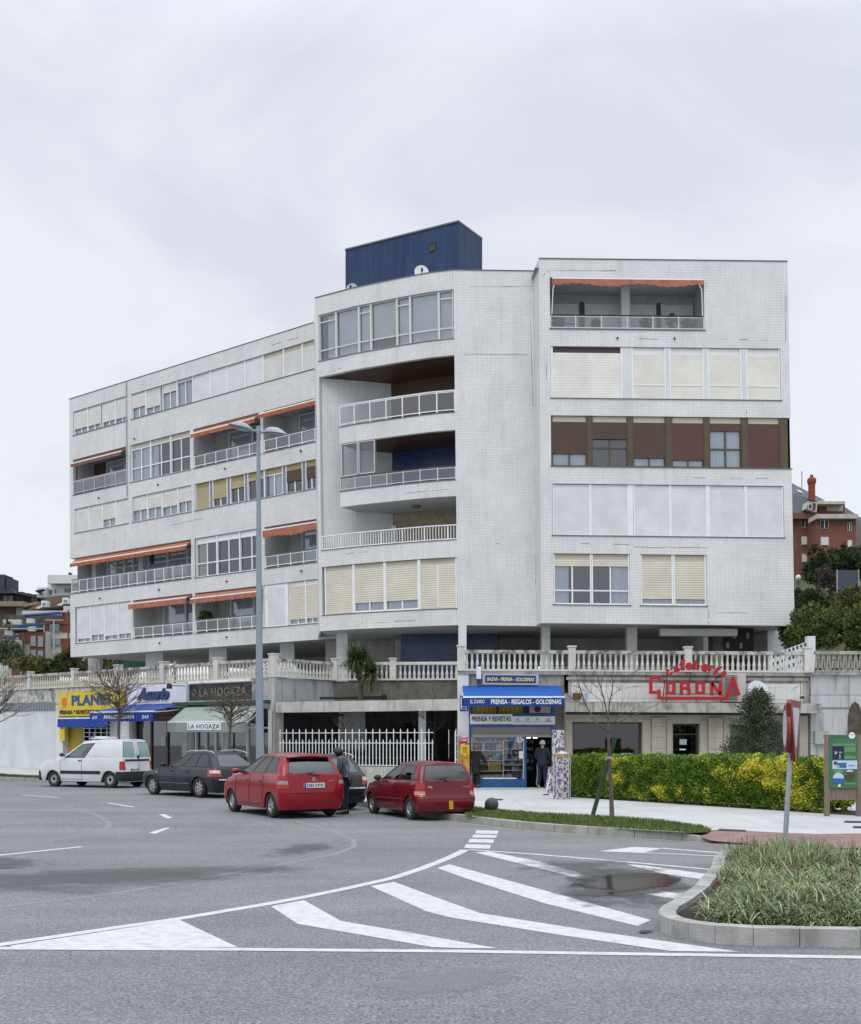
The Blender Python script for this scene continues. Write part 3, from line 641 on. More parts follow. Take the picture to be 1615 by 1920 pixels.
# hairline crack runs and weep pipes on the front
wh2 = B()
for px, py in ((1158, 634), (1265, 635)):
    s, z = FR.uz(px, py); wh2.tube([FR.P(s, 0, z), FR.P(s, .08, z)], .04, dark, 8)
wh2.split('overflow_pipe', bld)
ck = B(); gm = mat('open_joint', (.10, .10, .10), rough=.9)
for fr, L_ in ((FR, [(1018, 518, 1030, 506, 1180, 508), (1025, 633, 1025, 712), (1180, 635, 1290, 636), (1330, 634, 1440, 638), (1300, 896, 1440, 897), (1160, 1026, 1330, 1027), (1345, 1148, 1460, 1152), (1330, 1140, 1329, 1170), (1090, 1019, 1180, 1021), (1474, 510, 1474, 640), (1400, 790, 1400, 770)]), (FP, [(868, 664, 990, 665), (880, 537, 1000, 537), (995, 600, 1000, 760), (1003, 1040, 1006, 1130), (930, 1019, 950, 1018)]), (FC, [(610, 700, 640, 690), (760, 925, 840, 918), (640, 1040, 690, 1034), (700, 1168, 780, 1163)]), (FL, [(250, 745, 420, 692), (500, 650, 560, 632), (300, 990, 420, 962), (500, 930, 580, 912), (160, 1060, 230, 1040)])):
    for l in L_:
        for k in range(0, len(l)-2, 2):
            (a, c), (d, e_) = fr.uz(l[k], l[k+1]), fr.uz(l[k+2], l[k+3]); n = 6
            for i in range(n):
                if R.random() < .25: continue
                ck.tube([fr.P(a+(d-a)*i/n, .0, c+(e_-c)*i/n+R.uniform(-.012, .012)), fr.P(a+(d-a)*(i+1)/n, .0, c+(e_-c)*(i+1)/n+R.uniform(-.012, .012))], R.uniform(.004, .012), gm, 4)
ck.build('joint_crack', bld)['kind'] = 'stuff'
# ------------------------------------------------------------------ soffit, roof and hidden sides
fp = [FL.P(0, 0, ZS), FL.P(FL.L-1.2, 0, ZS)]+[FC.P(x*FC.L/12, 0, ZS) for x in range(13)]+[FP.P(FP.L-.15, 0, ZS), FR.P(.05, 0, ZS), FR.P(FR.L, 0, ZS)]
back = [Vector((17.0, 63, ZS)), Vector((3, 67, ZS)), Vector((-13, 79, ZS))]
def plate(z, m, name, inset=0):
    b = B(); lx = lambda x: x-.021*(z-ZS) if x > 3 else x+(.05 if x < -10 and z > 20 else 0); pts = [Vector((lx(p.x), p.y+inset, z)) for p in fp+back]; b.face(pts, m); o = b.build(name, bld); return o
plate(ZS+.02, soff, 'soffit', .03); plate(ZT-.35, conc, 'roof_slab', .06)
bs = B(); pts = [FR.P(FR.L-.45, -.3, ZT)]+back+[FL.P(.4, -.3, ZT)]
for a, c in zip(pts, pts[1:]):
    l = (c-a).length; b4 = [Vector((a.x, a.y, ZS)), Vector((c.x, c.y, ZS)), Vector((c.x, c.y, ZT)), Vector((a.x, a.y, ZT))]; bs.face(b4, tile, [(0, ZS), (l, ZS), (l, ZT), (0, ZT)])
bs.build('rear_wall', bld)
# blue lift house on the roof
Yb = 51.5; pA, pB, pC = at(648, 520, 56.5), at(860, 505, Yb), at(904.5, 505, 54.6)
ztA, ztB, ztC = at(648, 469, 56.5).z, at(860, 415.5, Yb).z, at(904.5, 448.5, 54.6).z; zb_ = ZT-.4
lh = B(); D = pA+(pC-pB)
zt_ = ztB; Pn = lambda p, z: Vector((p.x, p.y, z))
for a, za, c, zc in ((pA, ztA, pB, ztB), (pB, ztB, pC, ztC), (pC, ztC, D, ztC), (D, ztC, pA, ztA)): lh.face([Pn(a, zb_), Pn(c, zb_), Pn(c, zc), Pn(a, za)], navy)
lh.face([Pn(pA, ztA), Pn(pB, ztB), Pn(pC, ztC), Pn(D, ztC)], navy); rh = lh.build('lift_house', bld)
FB = Fr([(pA.x, pA.y), (pB.x, pB.y)]); s, z = FB.uz(804.5, 475); s2, z2 = FB.uz(818, 452)
b = B(); b.fbox(FB, s, s2, -.01, .02, z, z2, dark); b.fbox(FB, s+.1, s2-.02, .02, .035, z+.05, z2-.12, mat('louvre', (.05, .06, .05))); b.build('vent_window', rh)
b = B()
for a, za, c, zc in ((pA, ztA, pB, ztB), (pB, ztB, pC, ztC)):
    v = (c-a).normalized(); b.obox((Pn(a, za)+Pn(c, zc))/2+Vector((0, 0, .02)), (Pn(c, zc)-Pn(a, za))/2+v*.03, Vector((0, .06, 0)), Vector((0, 0, .035)), lead)
b.build('roof_coping', rh)
# ------------------------------------------------------------------ open ground storey of the block
TZ = 4.33
def column(px0, px1, py, dd=0.0, w2=.4, m=white, z0=TZ-.2):
    """column standing where the photo shows its head, just under the slab"""
    Y = (ZS-CH)*F/(HY-py); a, c = (px0-CX)*Y/F, (px1-CX)*Y/F; b = B(); b.box(a, c, Y, Y+w2, z0, ZS+.03, m); b.build('column', bld)
for a in ((860, 875, 1172, 0, .5), (1016, 1032, 1176, 0, .5), (1176, 1195, 1178, 0, .5), (1440, 1471, 1183, 0, 3.5), (631, 652, 1188, 0, .6), (741, 752, 1200, 0, .5), (165, 188, 1235.5, 0, .5), (273, 306, 1225, 0, .5), (392, 425, 1216, 0, .5), (525, 552, 1206, 0, .5)): column(*a)
g = B(); gw = Fr([(-1.4, 53.5), (3.2, 53.2)]); wall(g, gw, 0, gw.L, TZ-.3, ZS+.02, [], blue_tile, t=.1); g.build('blue_lobby_wall', bld)
g = B(); Y = 56.5
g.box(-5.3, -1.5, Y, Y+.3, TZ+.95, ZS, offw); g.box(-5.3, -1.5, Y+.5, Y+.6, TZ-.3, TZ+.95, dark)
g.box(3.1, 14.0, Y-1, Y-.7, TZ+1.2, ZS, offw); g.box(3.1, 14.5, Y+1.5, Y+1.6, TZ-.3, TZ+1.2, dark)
g.box(12.2, 12.4, 50, Y, TZ-.3, ZS, offw); g.box(3.2, 5.0, 52, 52.1, TZ-.2, ZS-.3, room)
for s_ in (0,): wall(g, Fr([(FL.P(8.5, -9, 0).x, FL.P(8.5, -9, 0).y), (FL.P(FL.L, -9, 0).x, FL.P(FL.L, -9, 0).y)]), 0, FL.L-8.5, TZ-.3, ZS, [], offw, t=.2)
g.box(10.2, 13.6, 49.6, 50.0, ZS-.42, ZS-.12, white)
g.split('ground_storey_wall', bld)
g = B(); g.box(13.2, 14.55, 50.4, 50.5, TZ-.2, ZS, dark)
for i in range(4):
    for j in range(5):
        if (i+j) % 2: g.box(13.3+i*.3, 13.42+i*.3, 50.3, 50.4, TZ+.3+j*.45, TZ+.55+j*.45, mat('lattice_block', (.3, .28, .2)))
g.build('lattice_screen', bld)
# ================================================================== GROUND
def asphalt():
    m = bpy.data.materials.new('asphalt'); m.use_nodes = True; t = m.node_tree; b = t.nodes['Principled BSDF']; L = t.links.new
    co = t.nodes.new('ShaderNodeTexCoord'); nod = t.nodes.new
    def noise(sc, det=4, st=None, ro=.6):
        n = nod('ShaderNodeTexNoise'); n.inputs['Scale'].default_value = sc; n.inputs['Detail'].default_value = det; n.inputs['Roughness'].default_value = ro
        if st: mp = nod('ShaderNodeMapping'); mp.inputs['Scale'].default_value = st[0]; mp.inputs['Rotation'].default_value = (0, 0, st[1]); L(co.outputs['Object'], mp.inputs[0]); L(mp.outputs[0], n.inputs[0])
        else: L(co.outputs['Object'], n.inputs[0])
        return n.outputs['Fac']
    def ramp(src, a, b_, c, d):
        r = nod('ShaderNodeMapRange'); r.inputs[1].default_value = a; r.inputs[2].default_value = b_; r.inputs[3].default_value = c; r.inputs[4].default_value = d; L(src, r.inputs[0]); return r.outputs[0]
    def mul(a, b_):
        q = nod('ShaderNodeMath'); q.operation = 'MULTIPLY'; L(a, q.inputs[0]); L(b_, q.inputs[1]); return q.outputs[0]
    v = mul(mul(ramp(noise(34, 3, None, .8), .34, .66, .4, 1.6), ramp(noise(9, 4, None, .7), .3, .7, .82, 1.18)), ramp(noise(.3, 7), .3, .7, .82, 1.16))
    v = mul(v, ramp(noise(.5, 5, ((.35, 1.6, 1), .15)), .35, .7, .88, 1.1))
    vo = nod('ShaderNodeTexVoronoi'); vo.inputs['Scale'].default_value = 75; L(co.outputs['Object'], vo.inputs[0]); v = mul(v, ramp(vo.outputs['Distance'], 0, .7, 1.25, .8))
    hs = nod('ShaderNodeHueSaturation'); hs.inputs['Color'].default_value = (.185, .190, .197, 1); L(v, hs.inputs['Value']); L(hs.outputs[0], b.inputs['Base Color'])
    b.inputs['Roughness'].default_value = .82
    bp = nod('ShaderNodeBump'); bp.inputs['Strength'].default_value = .5; bp.inputs['Distance'].default_value = .008; L(noise(70, 3), bp.inputs['Height']); L(bp.outputs[0], b.inputs['Normal'])
    return m
asph = asphalt()
rd = B()
xs = [-400, -200, -100, -60]+[-50+k*2 for k in range(51)]+[60, 100, 200, 400]; ys = [-60, -20, 0, 5, 10, 15, 20]+[20+k*2.5 for k in range(1, 15)]+[60, 80, 120, 200, 400, 700]
vs = [(x, y, GZ(x, y)) for y in ys for x in xs]; nx_ = len(xs)
rd.mesh(vs, [(j*nx_+i, j*nx_+i+1, (j+1)*nx_+i+1, (j+1)*nx_+i) for j in range(len(ys)-1) for i in range(nx_-1)], asph); rd.build('road', kind='structure', smooth=True)
# painted markings -------------------------------------------------
paint = mat('road_paint', (.54, .55, .56), (.36, .37, .38), 7, rough=.7, det=9, lo=.46, hi=.78, bump=.3, bsc=60)
yline = mat('yellow_line_paint', (.42, .36, .18), (.26, .24, .18), 3, rough=.8, det=6)
def up(p, h): return Vector((p.x, p.y, p.z+h))
def poly_mark(px, m=paint, h=.003, name='road_marking'):
    b = B(); b.face([up(gp(*p), h) for p in px], m); return b.build(name, kind='structure')
def line_mark(px, w, m=paint, h=.0038, name='road_marking'):
    pts = [gp(*p) for p in px]; b = B(); L_ = []; R_ = []
    for i, p in enumerate(pts):
        t = (pts[min(i+1, len(pts)-1)]-pts[max(i-1, 0)]); t.z = 0; t.normalize(); n = Vector((-t.y, t.x, 0))*w/2; L_.append(up(p+n, h)); R_.append(up(p-n, h))
    for i in range(len(pts)-1): b.face([L_[i], L_[i+1], R_[i+1], R_[i]], m)
    return b.build(name, kind='structure')
z8 = lambda x, y: (800+x/1.9816, 1480+y/1.9816)
za = lambda x, y: (x/1.9, 1450+y/1.9)
for q_ in ([(185, 153), (267, 155), (265, 167), (182, 165)], [(174, 169), (262, 171), (259, 181), (169, 180)], [(160, 185), (252, 187), (248, 200), (155, 198)], [(147, 205), (240, 207), (235, 222), (140, 219)]): poly_mark([z8(*p) for p in q_])
line_mark([(-60, 1782), za(0, 612), za(200, 583), za(400, 553), za(640, 519), za(800, 492), za(950, 467), za(1100, 439), za(1250, 408), za(1400, 374), za(1500, 341), za(1570, 314), (858, 1601.5), (872, 1594)], .15)
line_mark([(-60, 1778.5), (200, 1780), (425, 1781), (850, 1784.5), (1200, 1790), (1615, 1796), (1680, 1797)], .13, h=.0048)
poly_mark([(20, 1774), (337, 1725.5), (447, 1777.3), (20, 1778)])
poly_mark([(508, 1700), (570, 1688.5), (639.5, 1727.5), (800, 1755), (934, 1779), (860, 1778.5), (810.5, 1776.5), (558, 1733)])
poly_mark([(694.7, 1662), (739.5, 1654), (800, 1676.8), (901, 1713), (1103, 1745), (1388, 1785.5), (1258, 1784), (1052, 1754), (845, 1721), (800, 1709.6)])
poly_mark([(820, 1628), (843, 1621), (1017, 1669), (1221, 1725.8), (1196, 1737), (1022, 1694.5), (870.6, 1646.5)])
poly_mark([(890.8, 1599), (916, 1597), (1002, 1613.7), (1103, 1641.5), (1244, 1672), (1292, 1678), (1277, 1689.4), (1254, 1684.4), (1153, 1666.7), (1082.6, 1646.5), (1002, 1626.4)])
line_mark([(878, 1593.5), (1000, 1602), (1150, 1614.5), (1335, 1631)], .12)
poly_mark([(1173, 1621), (1204, 1623), (1332, 1640.5), (1312, 1649), (1240, 1638)], h=.0045)
poly_mark([(1123, 1596.6), (1188.6, 1588.5), (1244, 1591), (1203.7, 1599.6)]); line_mark([(1240, 1591), (1385, 1602.5), (1500, 1612)], .13, h=.0045); line_mark([(1203, 1599.3), (1385, 1607.5), (1500, 1613)], .1, h=.0045)
poly_mark([(279, 1562), (309.5, 1552.6), (319, 1552.6), (292, 1563.7)]); poly_mark([(297, 1527), (310.5, 1527), (323.7, 1534), (313, 1535)])
line_mark([(202.6, 1506), (251.6, 1513.7)], .12); line_mark([(42, 1490.5), (110.5, 1496)], .12); line_mark([(-60, 1610), (0, 1604), (155, 1588)], .13)
# wet stains and puddle ---------------------------------------------
def stain_mat(name, c, amt, rough, sc=1.2, lo=.42, hi=.6, st=(1, 1, 1)):
    m = bpy.data.materials.new(name); m.use_nodes = True; t = m.node_tree; b = t.nodes['Principled BSDF']; L = t.links.new; nod = t.nodes.new
    b.inputs['Base Color'].default_value = (*c, 1); b.inputs['Roughness'].default_value = rough
    co = nod('ShaderNodeTexCoord'); mp = nod('ShaderNodeMapping'); mp.inputs['Scale'].default_value = st; L(co.outputs['Object'], mp.inputs[0])
    n = nod('ShaderNodeTexNoise'); n.inputs['Scale'].default_value = sc; n.inputs['Detail'].default_value = 8; n.inputs['Roughness'].default_value = .7; L(mp.outputs[0], n.inputs[0])
    uv = nod('ShaderNodeUVMap'); uv.uv_map = 'UVMap'; vm = nod('ShaderNodeVectorMath'); vm.operation = 'DISTANCE'; vm.inputs[1].default_value = (.5, .5, 0); L(uv.outputs[0], vm.inputs[0])
    r = nod('ShaderNodeMapRange'); r.inputs[1].default_value = .5; r.inputs[2].default_value = .12; r.inputs[3].default_value = -.32; r.inputs[4].default_value = .1; L(vm.outputs['Value'], r.inputs[0])
    a = nod('ShaderNodeMath'); L(n.outputs['Fac'], a.inputs[0]); L(r.outputs[0], a.inputs[1])
    r2 = nod('ShaderNodeMapRange'); r2.inputs[1].default_value = lo; r2.inputs[2].default_value = hi; r2.inputs[4].default_value = amt; L(a.outputs[0], r2.inputs[0]); L(r2.outputs[0], b.inputs['Alpha'])
    return m
def stain(px4, m, h, name='wet_patch'):
    c = [up(gp(*p), h) for p in px4]; b = B(); n = 8
    def f(u, v): return (c[0]*(1-u)+c[1]*u)*(1-v)+(c[3]*(1-u)+c[2]*u)*v
    for i in range(n):
        for j in range(n):
            q4 = [(i/n, j/n), ((i+1)/n, j/n), ((i+1)/n, (j+1)/n), (i/n, (j+1)/n)]; b.face([f(*p) for p in q4], m, q4)
    return b.build(name, kind='stuff')
damp = stain_mat('damp_asphalt', (.05, .052, .056), .85, .45, 1.0, .34, .52)
stain([(-420, 1640), (640, 1606), (760, 1632), (-420, 1735)], stain_mat('damp_streak', (.07, .072, .076), .6, .6, .8, .34, .56, (.5, 1.3, 1)), .010)
stain([(-300, 1604), (150, 1606), (240, 1626), (-300, 1650)], damp, .012)
stain([(380, 1605), (640, 1560), (700, 1580), (480, 1635)], stain_mat('faint_damp', (.07, .073, .078), .45, .7, 1.3), .014)
stain([(930, 1625), (1335, 1610), (1420, 1700), (1030, 1745)], damp, .014)
stain([(880, 1605), (1200, 1600), (1290, 1640), (900, 1680)], stain_mat('faint_damp_b', (.07, .073, .078), .5, .6, 1.6), .012)
stain([(640, 1800), (1100, 1795), (1000, 1900), (500, 1915)], stain_mat('worn_asphalt', (.24, .25, .26), .45, .9, .9), .010)
pm_ = stain_mat('puddle_water', (.012, .012, .012), .97, .09, 1.6, .36, .42)
stain([(1020, 1640), (1310, 1626), (1330, 1672), (1060, 1694)], pm_, .018, 'puddle')
stain([(1180, 1745), (1225, 1740), (1240, 1752), (1190, 1756)], stain_mat('tar_blot', (.02, .02, .02), .95, .6, 4, .4, .5), .012, 'tar_blot')
pm_.node_tree.nodes['Principled BSDF'].inputs['Specular IOR Level'].default_value = .07
arc = mat('sealed_crack', (.235, .24, .245), (.2, .205, .21), 5, rough=.9)
for a_ in ([(90, 100), (250, 122), (340, 146), (385, 172), (388, 190), (340, 214), (150, 245)], [(1050, 170), (1180, 205), (1262, 240), (1262, 262), (1190, 290), (1000, 325), (700, 380), (400, 430), (0, 478)]): line_mark([za(*p) for p in a_], .10, arc, .002, 'sealed_seam')
# kerbs, verge and pavements ------------------------------------------
granite = mat('granite_kerb', (.40, .40, .39), (.27, .27, .26), 2.5, rough=.85, bump=.4, bsc=60, det=8, streak=((.09, .09, .08), .5))
pave = mat('pale_paving', (.49, .50, .50), (.42, .43, .43), .8, rough=.75, det=7)
slab = brick_mat('paving_slabs', (.42, .43, .435), (.47, .48, .485), (.33, .33, .33), 2.4, 1.2, ms=.012, rough=.75, dirt=((.30, .30, .28), .5), bump=.2)
redbr = brick_mat('red_paving', (.21, .125, .11), (.27, .165, .145), (.17, .13, .12), .4, .2, ms=.012, offset=.5, rough=.85, dirt=((.12, .07, .06), .5))
grassm = mat('verge_grass', (.055, .085, .018), (.035, .05, .016), 4, rough=.9, det=8)
edge = [(870, 1541.5), (925, 1549), (981.7, 1555.7), (1040, 1560.5), (1102.8, 1564.8), (1190, 1570.5), (1279.4, 1576), (1336, 1578.5), (1457, 1584), (1615, 1591), (1700, 1595)]
road_edge = [Vector((-60, 82, 0)), Vector((-30, 58, 0)), Vector((-18.8, 48.8, 0)), Vector((-16.6, 46.9, 0)), Vector((-13.2, 44.9, 0)), Vector((-10.0, 42.6, 0)), Vector((-7.6, 39.9, 0)), Vector((-5.4, 36.8, 0)), Vector((-3.3, 33.2, 0)), Vector((-1.5, 29.6, 0)), Vector((-.4, 27.0, 0))]+[gp(*p) for p in edge]
road_edge.append(Vector((20, 16.5, 0))); road_edge.append(Vector((60, 14, 0)))
def off(path, d):
    out = []
    for i, p in enumerate(path):
        t = path[min(i+1, len(path)-1)]-path[max(i-1, 0)]; t.z = 0; t.normalize(); out.append(Vector((p.x-t.y*d, p.y+t.x*d, p.z)))
    return out
def kerb_run(path, w, h, hfun=None):
    """separate stones about a metre long"""
    b = B(); pts = []; 
    for a, c in zip(path, path[1:]):
        n = max(1, round((c-a).length/1.0))
        for k in range(n): pts.append(a+(c-a)*k/n)
    pts.append(path[-1]); o = off(pts, w)
    for i in range(len(pts)-1):
        a, c, d, e_ = pts[i], pts[i+1], o[i+1], o[i]; g_ = (c-a)*.008
        ha = (hfun(i/len(pts), a) if hfun else h); hc = (hfun((i+1)/len(pts), c) if hfun else h); ha += R.uniform(-.003, .003)
        za_, zc_ = GZ(a.x, a.y), GZ(c.x, c.y); v = lambda p, z: Vector((p.x, p.y, z))
        b.hexa([v(a+g_, za_-.1), v(c-g_, zc_-.1), v(e_+g_, za_-.1), v(d-g_, zc_-.1), v(a+g_, za_+ha), v(c-g_, zc_+hc), v(e_+g_, za_+ha), v(d-g_, zc_+hc)], granite)
    return b
kx0 = road_edge[18].x
def kh(t, p): return .15 if p.x < gp(1279, 1576).x else max(.025, .15-.125*(p.x-gp(1279, 1576).x)/(gp(1336, 1578).x-gp(1279, 1576).x))
kerb_run(road_edge, .18, .15, kh).build('kerb', kind='structure')
ye = off(road_edge, -.22); yb = B(); ye2 = off(road_edge, -.13)
for i in range(9, len(ye)-2): yb.face([up(ye[i], .004), up(ye[i+1], .004), up(ye2[i+1], .004), up(ye2[i], .004)], yline)
yb.build('yellow_line', kind='structure')
SW = .14
inner = off(road_edge, .18)
# pavement: from the kerb back to the shop fronts
LZ_ = lambda x, y: SW-.015+GZ(x, y)+.45*min(1, max(0, (y-50)/18.)) if x < 0 else SW-.015
pv = B(); inner_r = inner
far = [Vector((-75, 98, 0)), Vector((-45, 80, 0)), Vector((-30, 69, 0)), Vector((-28, 67, 0)), Vector((-24, 63, 0)), Vector((-20, 59, 0)), Vector((-16, 55.5, 0)), Vector((-12, 51.5, 0)), Vector((-8, 48, 0)), Vector((-5, 50, 0)), Vector((-1, 50, 0))]+[Vector((1+ i*1.6, 50, 0)) for i in range(len(inner)-11)]
far[-1] = Vector((60, 50, 0)); far[-2] = Vector((30, 50, 0))
xd = gp(1300, 1577).x; US = [0, .008, .016, .03]+[.06+.94*k/9 for k in range(10)]
def PZ(p, d): z = LZ_(p.x, p.y); return min(z, kh(0, p)-.008+max(0, d)*.17) if p.x > 1 else z
for i in range(len(inner)-1):
    for k in range(len(US)-1):
        u0, u1 = US[k], US[k+1]
        q4 = [inner[i].lerp(far[i], u0), inner[i+1].lerp(far[i+1], u0), inner[i+1].lerp(far[i+1], u1), inner[i].lerp(far[i], u1)]
        pv.face([Vector((p.x, p.y, PZ(p, d_))) for p, d_ in zip(q4, ((inner[i]-far[i]).length*u0, (inner[i+1]-far[i+1]).length*u0, (inner[i+1]-far[i+1]).length*u1, (inner[i]-far[i]).length*u1))], slab, [(p.x, p.y) for p in q4])
pv.build('pavement', kind='structure')
def flat(px, z, m, name, kind='structure', h=0):
    pts = [gp(*p, z)+Vector((0, 0, h)) for p in px]; b = B(); b.face(pts, m, [(p.x, p.y) for p in pts]); return b.build(name, kind=kind)
verge_px = [(872, 1531), (925, 1535.5), (994, 1541.5), (1097.7, 1550.5), (1200, 1557.5), (1284.5, 1562.5), (1328, 1561), (1335, 1557), (1315, 1550.6), (1239, 1539.5), (1153, 1533), (1002, 1525.4), (930, 1519), (873, 1512.8)]
flat(verge_px, SW, grassm, 'verge', h=.004)
brp = B(); fro = [(1300, 1562), (1336, 1577.5), (1400, 1580.2), (1457, 1582.6), (1534, 1586), (1615, 1589.5), (1700, 1593)]; bck = [(1318, 1557.5), (1345, 1556.5), (1400, 1558.5), (1457, 1561.5), (1534, 1564.5), (1615, 1563.5), (1700, 1565)]
for i in range(6):
    for k in range(8):
        q4 = []
        for ii, kk in ((i, k), (i+1, k), (i+1, k+1), (i, k+1)):
            a, c = gp(*fro[ii], .04 if ii else .125), gp(*bck[ii], .125); p = a.lerp(c, kk/8); d_ = (p-a).length; q4.append(Vector((p.x, p.y, PZ(p, d_)+.007)))
        brp.face(q4, redbr, [(p.x, p.y) for p in q4])
brp.build('brick_paving', kind='structure')
# puddled dark seams / drain covers on the pavement
for a in ([(930, 1498), (944, 1498), (942, 1500), (928, 1500)], [(1019, 1489), (1030, 1489), (1029, 1490.5), (1018, 1490.5)], [(1585, 1539), (1640, 1540), (1640, 1542.5), (1583, 1541.5)], [(1600, 1549), (1640, 1550), (1640, 1553), (1600, 1551.5)], [(1350, 1554), (1400, 1556.5), (1398, 1559), (1345, 1557)]):
    flat(a, SW, mat('drain_iron', (.05, .05, .05), rough=.7), 'drain_cover', h=.003)
# grass strip by the far kerb (left)
b = B(); a = [Vector((-30, 60.0, 0)), Vector((-18.8, 50.9, 0)), Vector((-16.4, 48.6, 0)), Vector((-16.8, 47.3, 0)), Vector((-18.9, 49.1, 0)), Vector((-30, 58.3, 0))]
b.face([Vector((p.x, p.y, LZ_(p.x, p.y)+.03)) for p in a], grassm); b.build('grass_strip', kind='structure')
# planted traffic island ----------------------------------------------
isl_px = [(1333, 1650), (1318, 1668), (1302, 1688), (1268, 1713), (1243, 1728), (1236, 1738), (1237, 1746), (1254, 1754.8), (1291, 1763.5), (1341, 1770), (1413, 1774), (1500, 1776), (1615, 1777.7)]
outer = [gp(*p) for p in isl_px]+[Vector((6.5, 9.72, 0)), Vector((9.5, 9.7, 0))]
outer = [Vector((12, 16.4, 0)), Vector((7.0, 16.5, 0)), gp(1352, 1614), gp(1338, 1630)]+outer
# densify and reverse so that 'inside' is to the left of travel
op = list(reversed(outer)); kb = kerb_run(list(reversed(op)), .16, .16); kb.build('island_kerb', kind='structure')
inn_ = off(outer, .16); soil = mat('island_soil', (.035, .026, .02), (.02, .015, .012), 6, rough=.95, bump=.6, bsc=20)
b = B(); b.face([Vector((p.x, p.y, .10)) for p in inn_], soil); b.build('island_soil', kind='structure')
ISL = inn_
# terrace deck, behind everything low --------------------------------
FS = Fr([(-27.45, 64.06, .21), (-6.18, 44.3, 0)]); FM1 = Fr([(-6.1, 44.2), (-4.04, 46.7)]); FM2 = Fr([(-4.04, 46.7), (1.16, 46.3)])
FN = Fr([(.976, 40.6, .02), (13.75, 40.6, -.05)]); FX = Fr([(13.75, 40.5, -.03), (24, 40.2, -.06)])
b = B(); tp = [(-27.45, 64.2), (-6.18, 44.4), (-4.04, 46.8), (1.2, 46.5), (1.2, 40.7), (13.75, 40.7), (24, 40.4), (60, 40), (60, 120), (-60, 120), (-60, 92)]
b.face([Vector((x, y, TZ-.03)) for x, y in tp], conc); b.build('terrace', kind='structure')
# ================================================================== SHOP ROW
row = thing('shop_row_building', 'low white podium with three shop fronts below the terrace, dirty along its top', 'shop building', (-14, 52, 0))
wl = mat('dirty_white_wall', (.62, .64, .66), (.52, .54, .56), .9, rough=.8, det=7)
wtop = mat('mouldy_white_wall', (.50, .50, .48), (.12, .12, .11), 1.5, rough=.9, det=9, lo=.5, hi=.66, streak=((.1, .1, .09), .6))
GB = .1
def fu(fr, px, py, d=0): return fr.uz(px, py, d)
su = lambda px, py=1330, d=0: FS.u(px, py, d)
def sz(px, py, d=0): return FS.uz(px, py, d)[1]
shop_top = 2.95
h1 = (su(120), su(206), .3, sz(160, 1352)); h2 = (su(247), su(345), .2, sz(300, 1328)); h3 = (su(356), su(507), .2, sz(430, 1330))
b = B(); wall(b, FS, -14, FS.L, -.2, TZ-.85, [h1, h2, h3], wl, t=.3); b.build('front_wall', row)
b = B(); wall(b, FS, -14, su(240), TZ-.85, TZ-.03, [], wtop, t=.3); wall(b, FS, su(240), FS.L, TZ-.85, TZ-.03, [], concl, t=.3); b.build('parapet_wall', row)
b = B()
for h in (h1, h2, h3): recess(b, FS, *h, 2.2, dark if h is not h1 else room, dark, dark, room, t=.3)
b.build('shop_interior', row)
b = B(); b.fbox(FS, su(509, 1400), FS.L+.08, -.4, .12, -.1, TZ-.02, concl); b.fbox(FS, su(345), su(355), -.2, .1, -.1, 3.3, concl); b.fbox(FS, su(232), su(246), -.2, .1, -.1, 2.9, white); b.fbox(FS, su(108.5), su(121), -.2, .1, -.1, 2.9, white); b.split('pilaster', row)
# ventilation grille
b = B(); a0, a1, z0, z1 = su(7, 1325), su(104, 1325), sz(50, 1334), sz(50, 1317.5); b.fbox(FS, a0, a1, -.01, .01, z0, z1, dark)
n = 34
for k in range(n+1): x = a0+(a1-a0)*k/n; b.fbox(FS, x-.03, x+.03, .01, .05, z0, z1, mat('grille_grey', (.32, .36, .36)))
b.build('ventilation_grille', row)
# planet shop front
yel = mat('sign_yellow', (.66, .52, .02), (.60, .46, .015), 2, rough=.45); blu = mat('sign_blue', (.015, .06, .26), rough=.45); nav = mat('text_navy', (.01, .015, .05), rough=.5)
mw = mat('lettering_white', (.72, .74, .78), rough=.5); mred = mat('lettering_red', (.42, .012, .018), (.34, .01, .014), 3, rough=.45)
b = B(); s0, s1, z0, z1 = h1; b.fbox(FS, s0+.02, s0+(s1-s0)*.34, -.28, -.2, z0, z1, mat('yellow_slat', (.40, .30, .04)))
for k in range(9): b.fbox(FS, s0+(s1-s0)*.34, s1-.02, -.24, -.21, z0+.8+k*.2, z0+.83+k*.2, alu)
for k in range(6): x = s0+(s1-s0)*(.36+.62*k/5); b.fbox(FS, x-.03, x+.03, -.24, -.2, z0, z1, alu)
for k in range(16):
    x = s0+(s1-s0)*R.uniform(.37, .93); z = z0+.83+R.randint(0, 7)*.2; c = mat('goods_%s' % 'abc'[k % 3], [(.4, .35, .3), (.2, .25, .3), (.45, .12, .1)][k % 3]); b.fbox(FS, x, x+.14, -.4, -.3, z, z+.15, c)
b.build('shop_window', row)
b = B(); s0, s1, z0, z1 = h2
for k, f in enumerate((0, .3, .62, 1)): x = s0+.05+(s1-s0-.1)*f; b.fbox(FS, x-.045, x+.045, -.3, -.2, z0, z1, brown)
b.fbox(FS, s0, s1, -.3, -.19, z1-.42, z1-.36, brown); b.fbox(FS, s0+(s1-s0)*.5, s0+(s1-s0)*.5+.35, -.22, -.215, z0+1.35, z0+1.75, mat('poster_pale', (.45, .5, .48)))
gq = b.build('shop_window', row); g = B(); g.face([FS.P(s0, -.26, z0), FS.P(s1, -.26, z0), FS.P(s1, -.26, z1), FS.P(s0, -.26, z1)], glass); g.build('pane', gq)
b = B(); s0, s1, z0, z1 = h3
for px in (361, 380, 397.5, 411, 457, 505): x = su(px, 1390); b.fbox(FS, x-.04, x+.04, -.3, -.16, z0, z1, pvc)
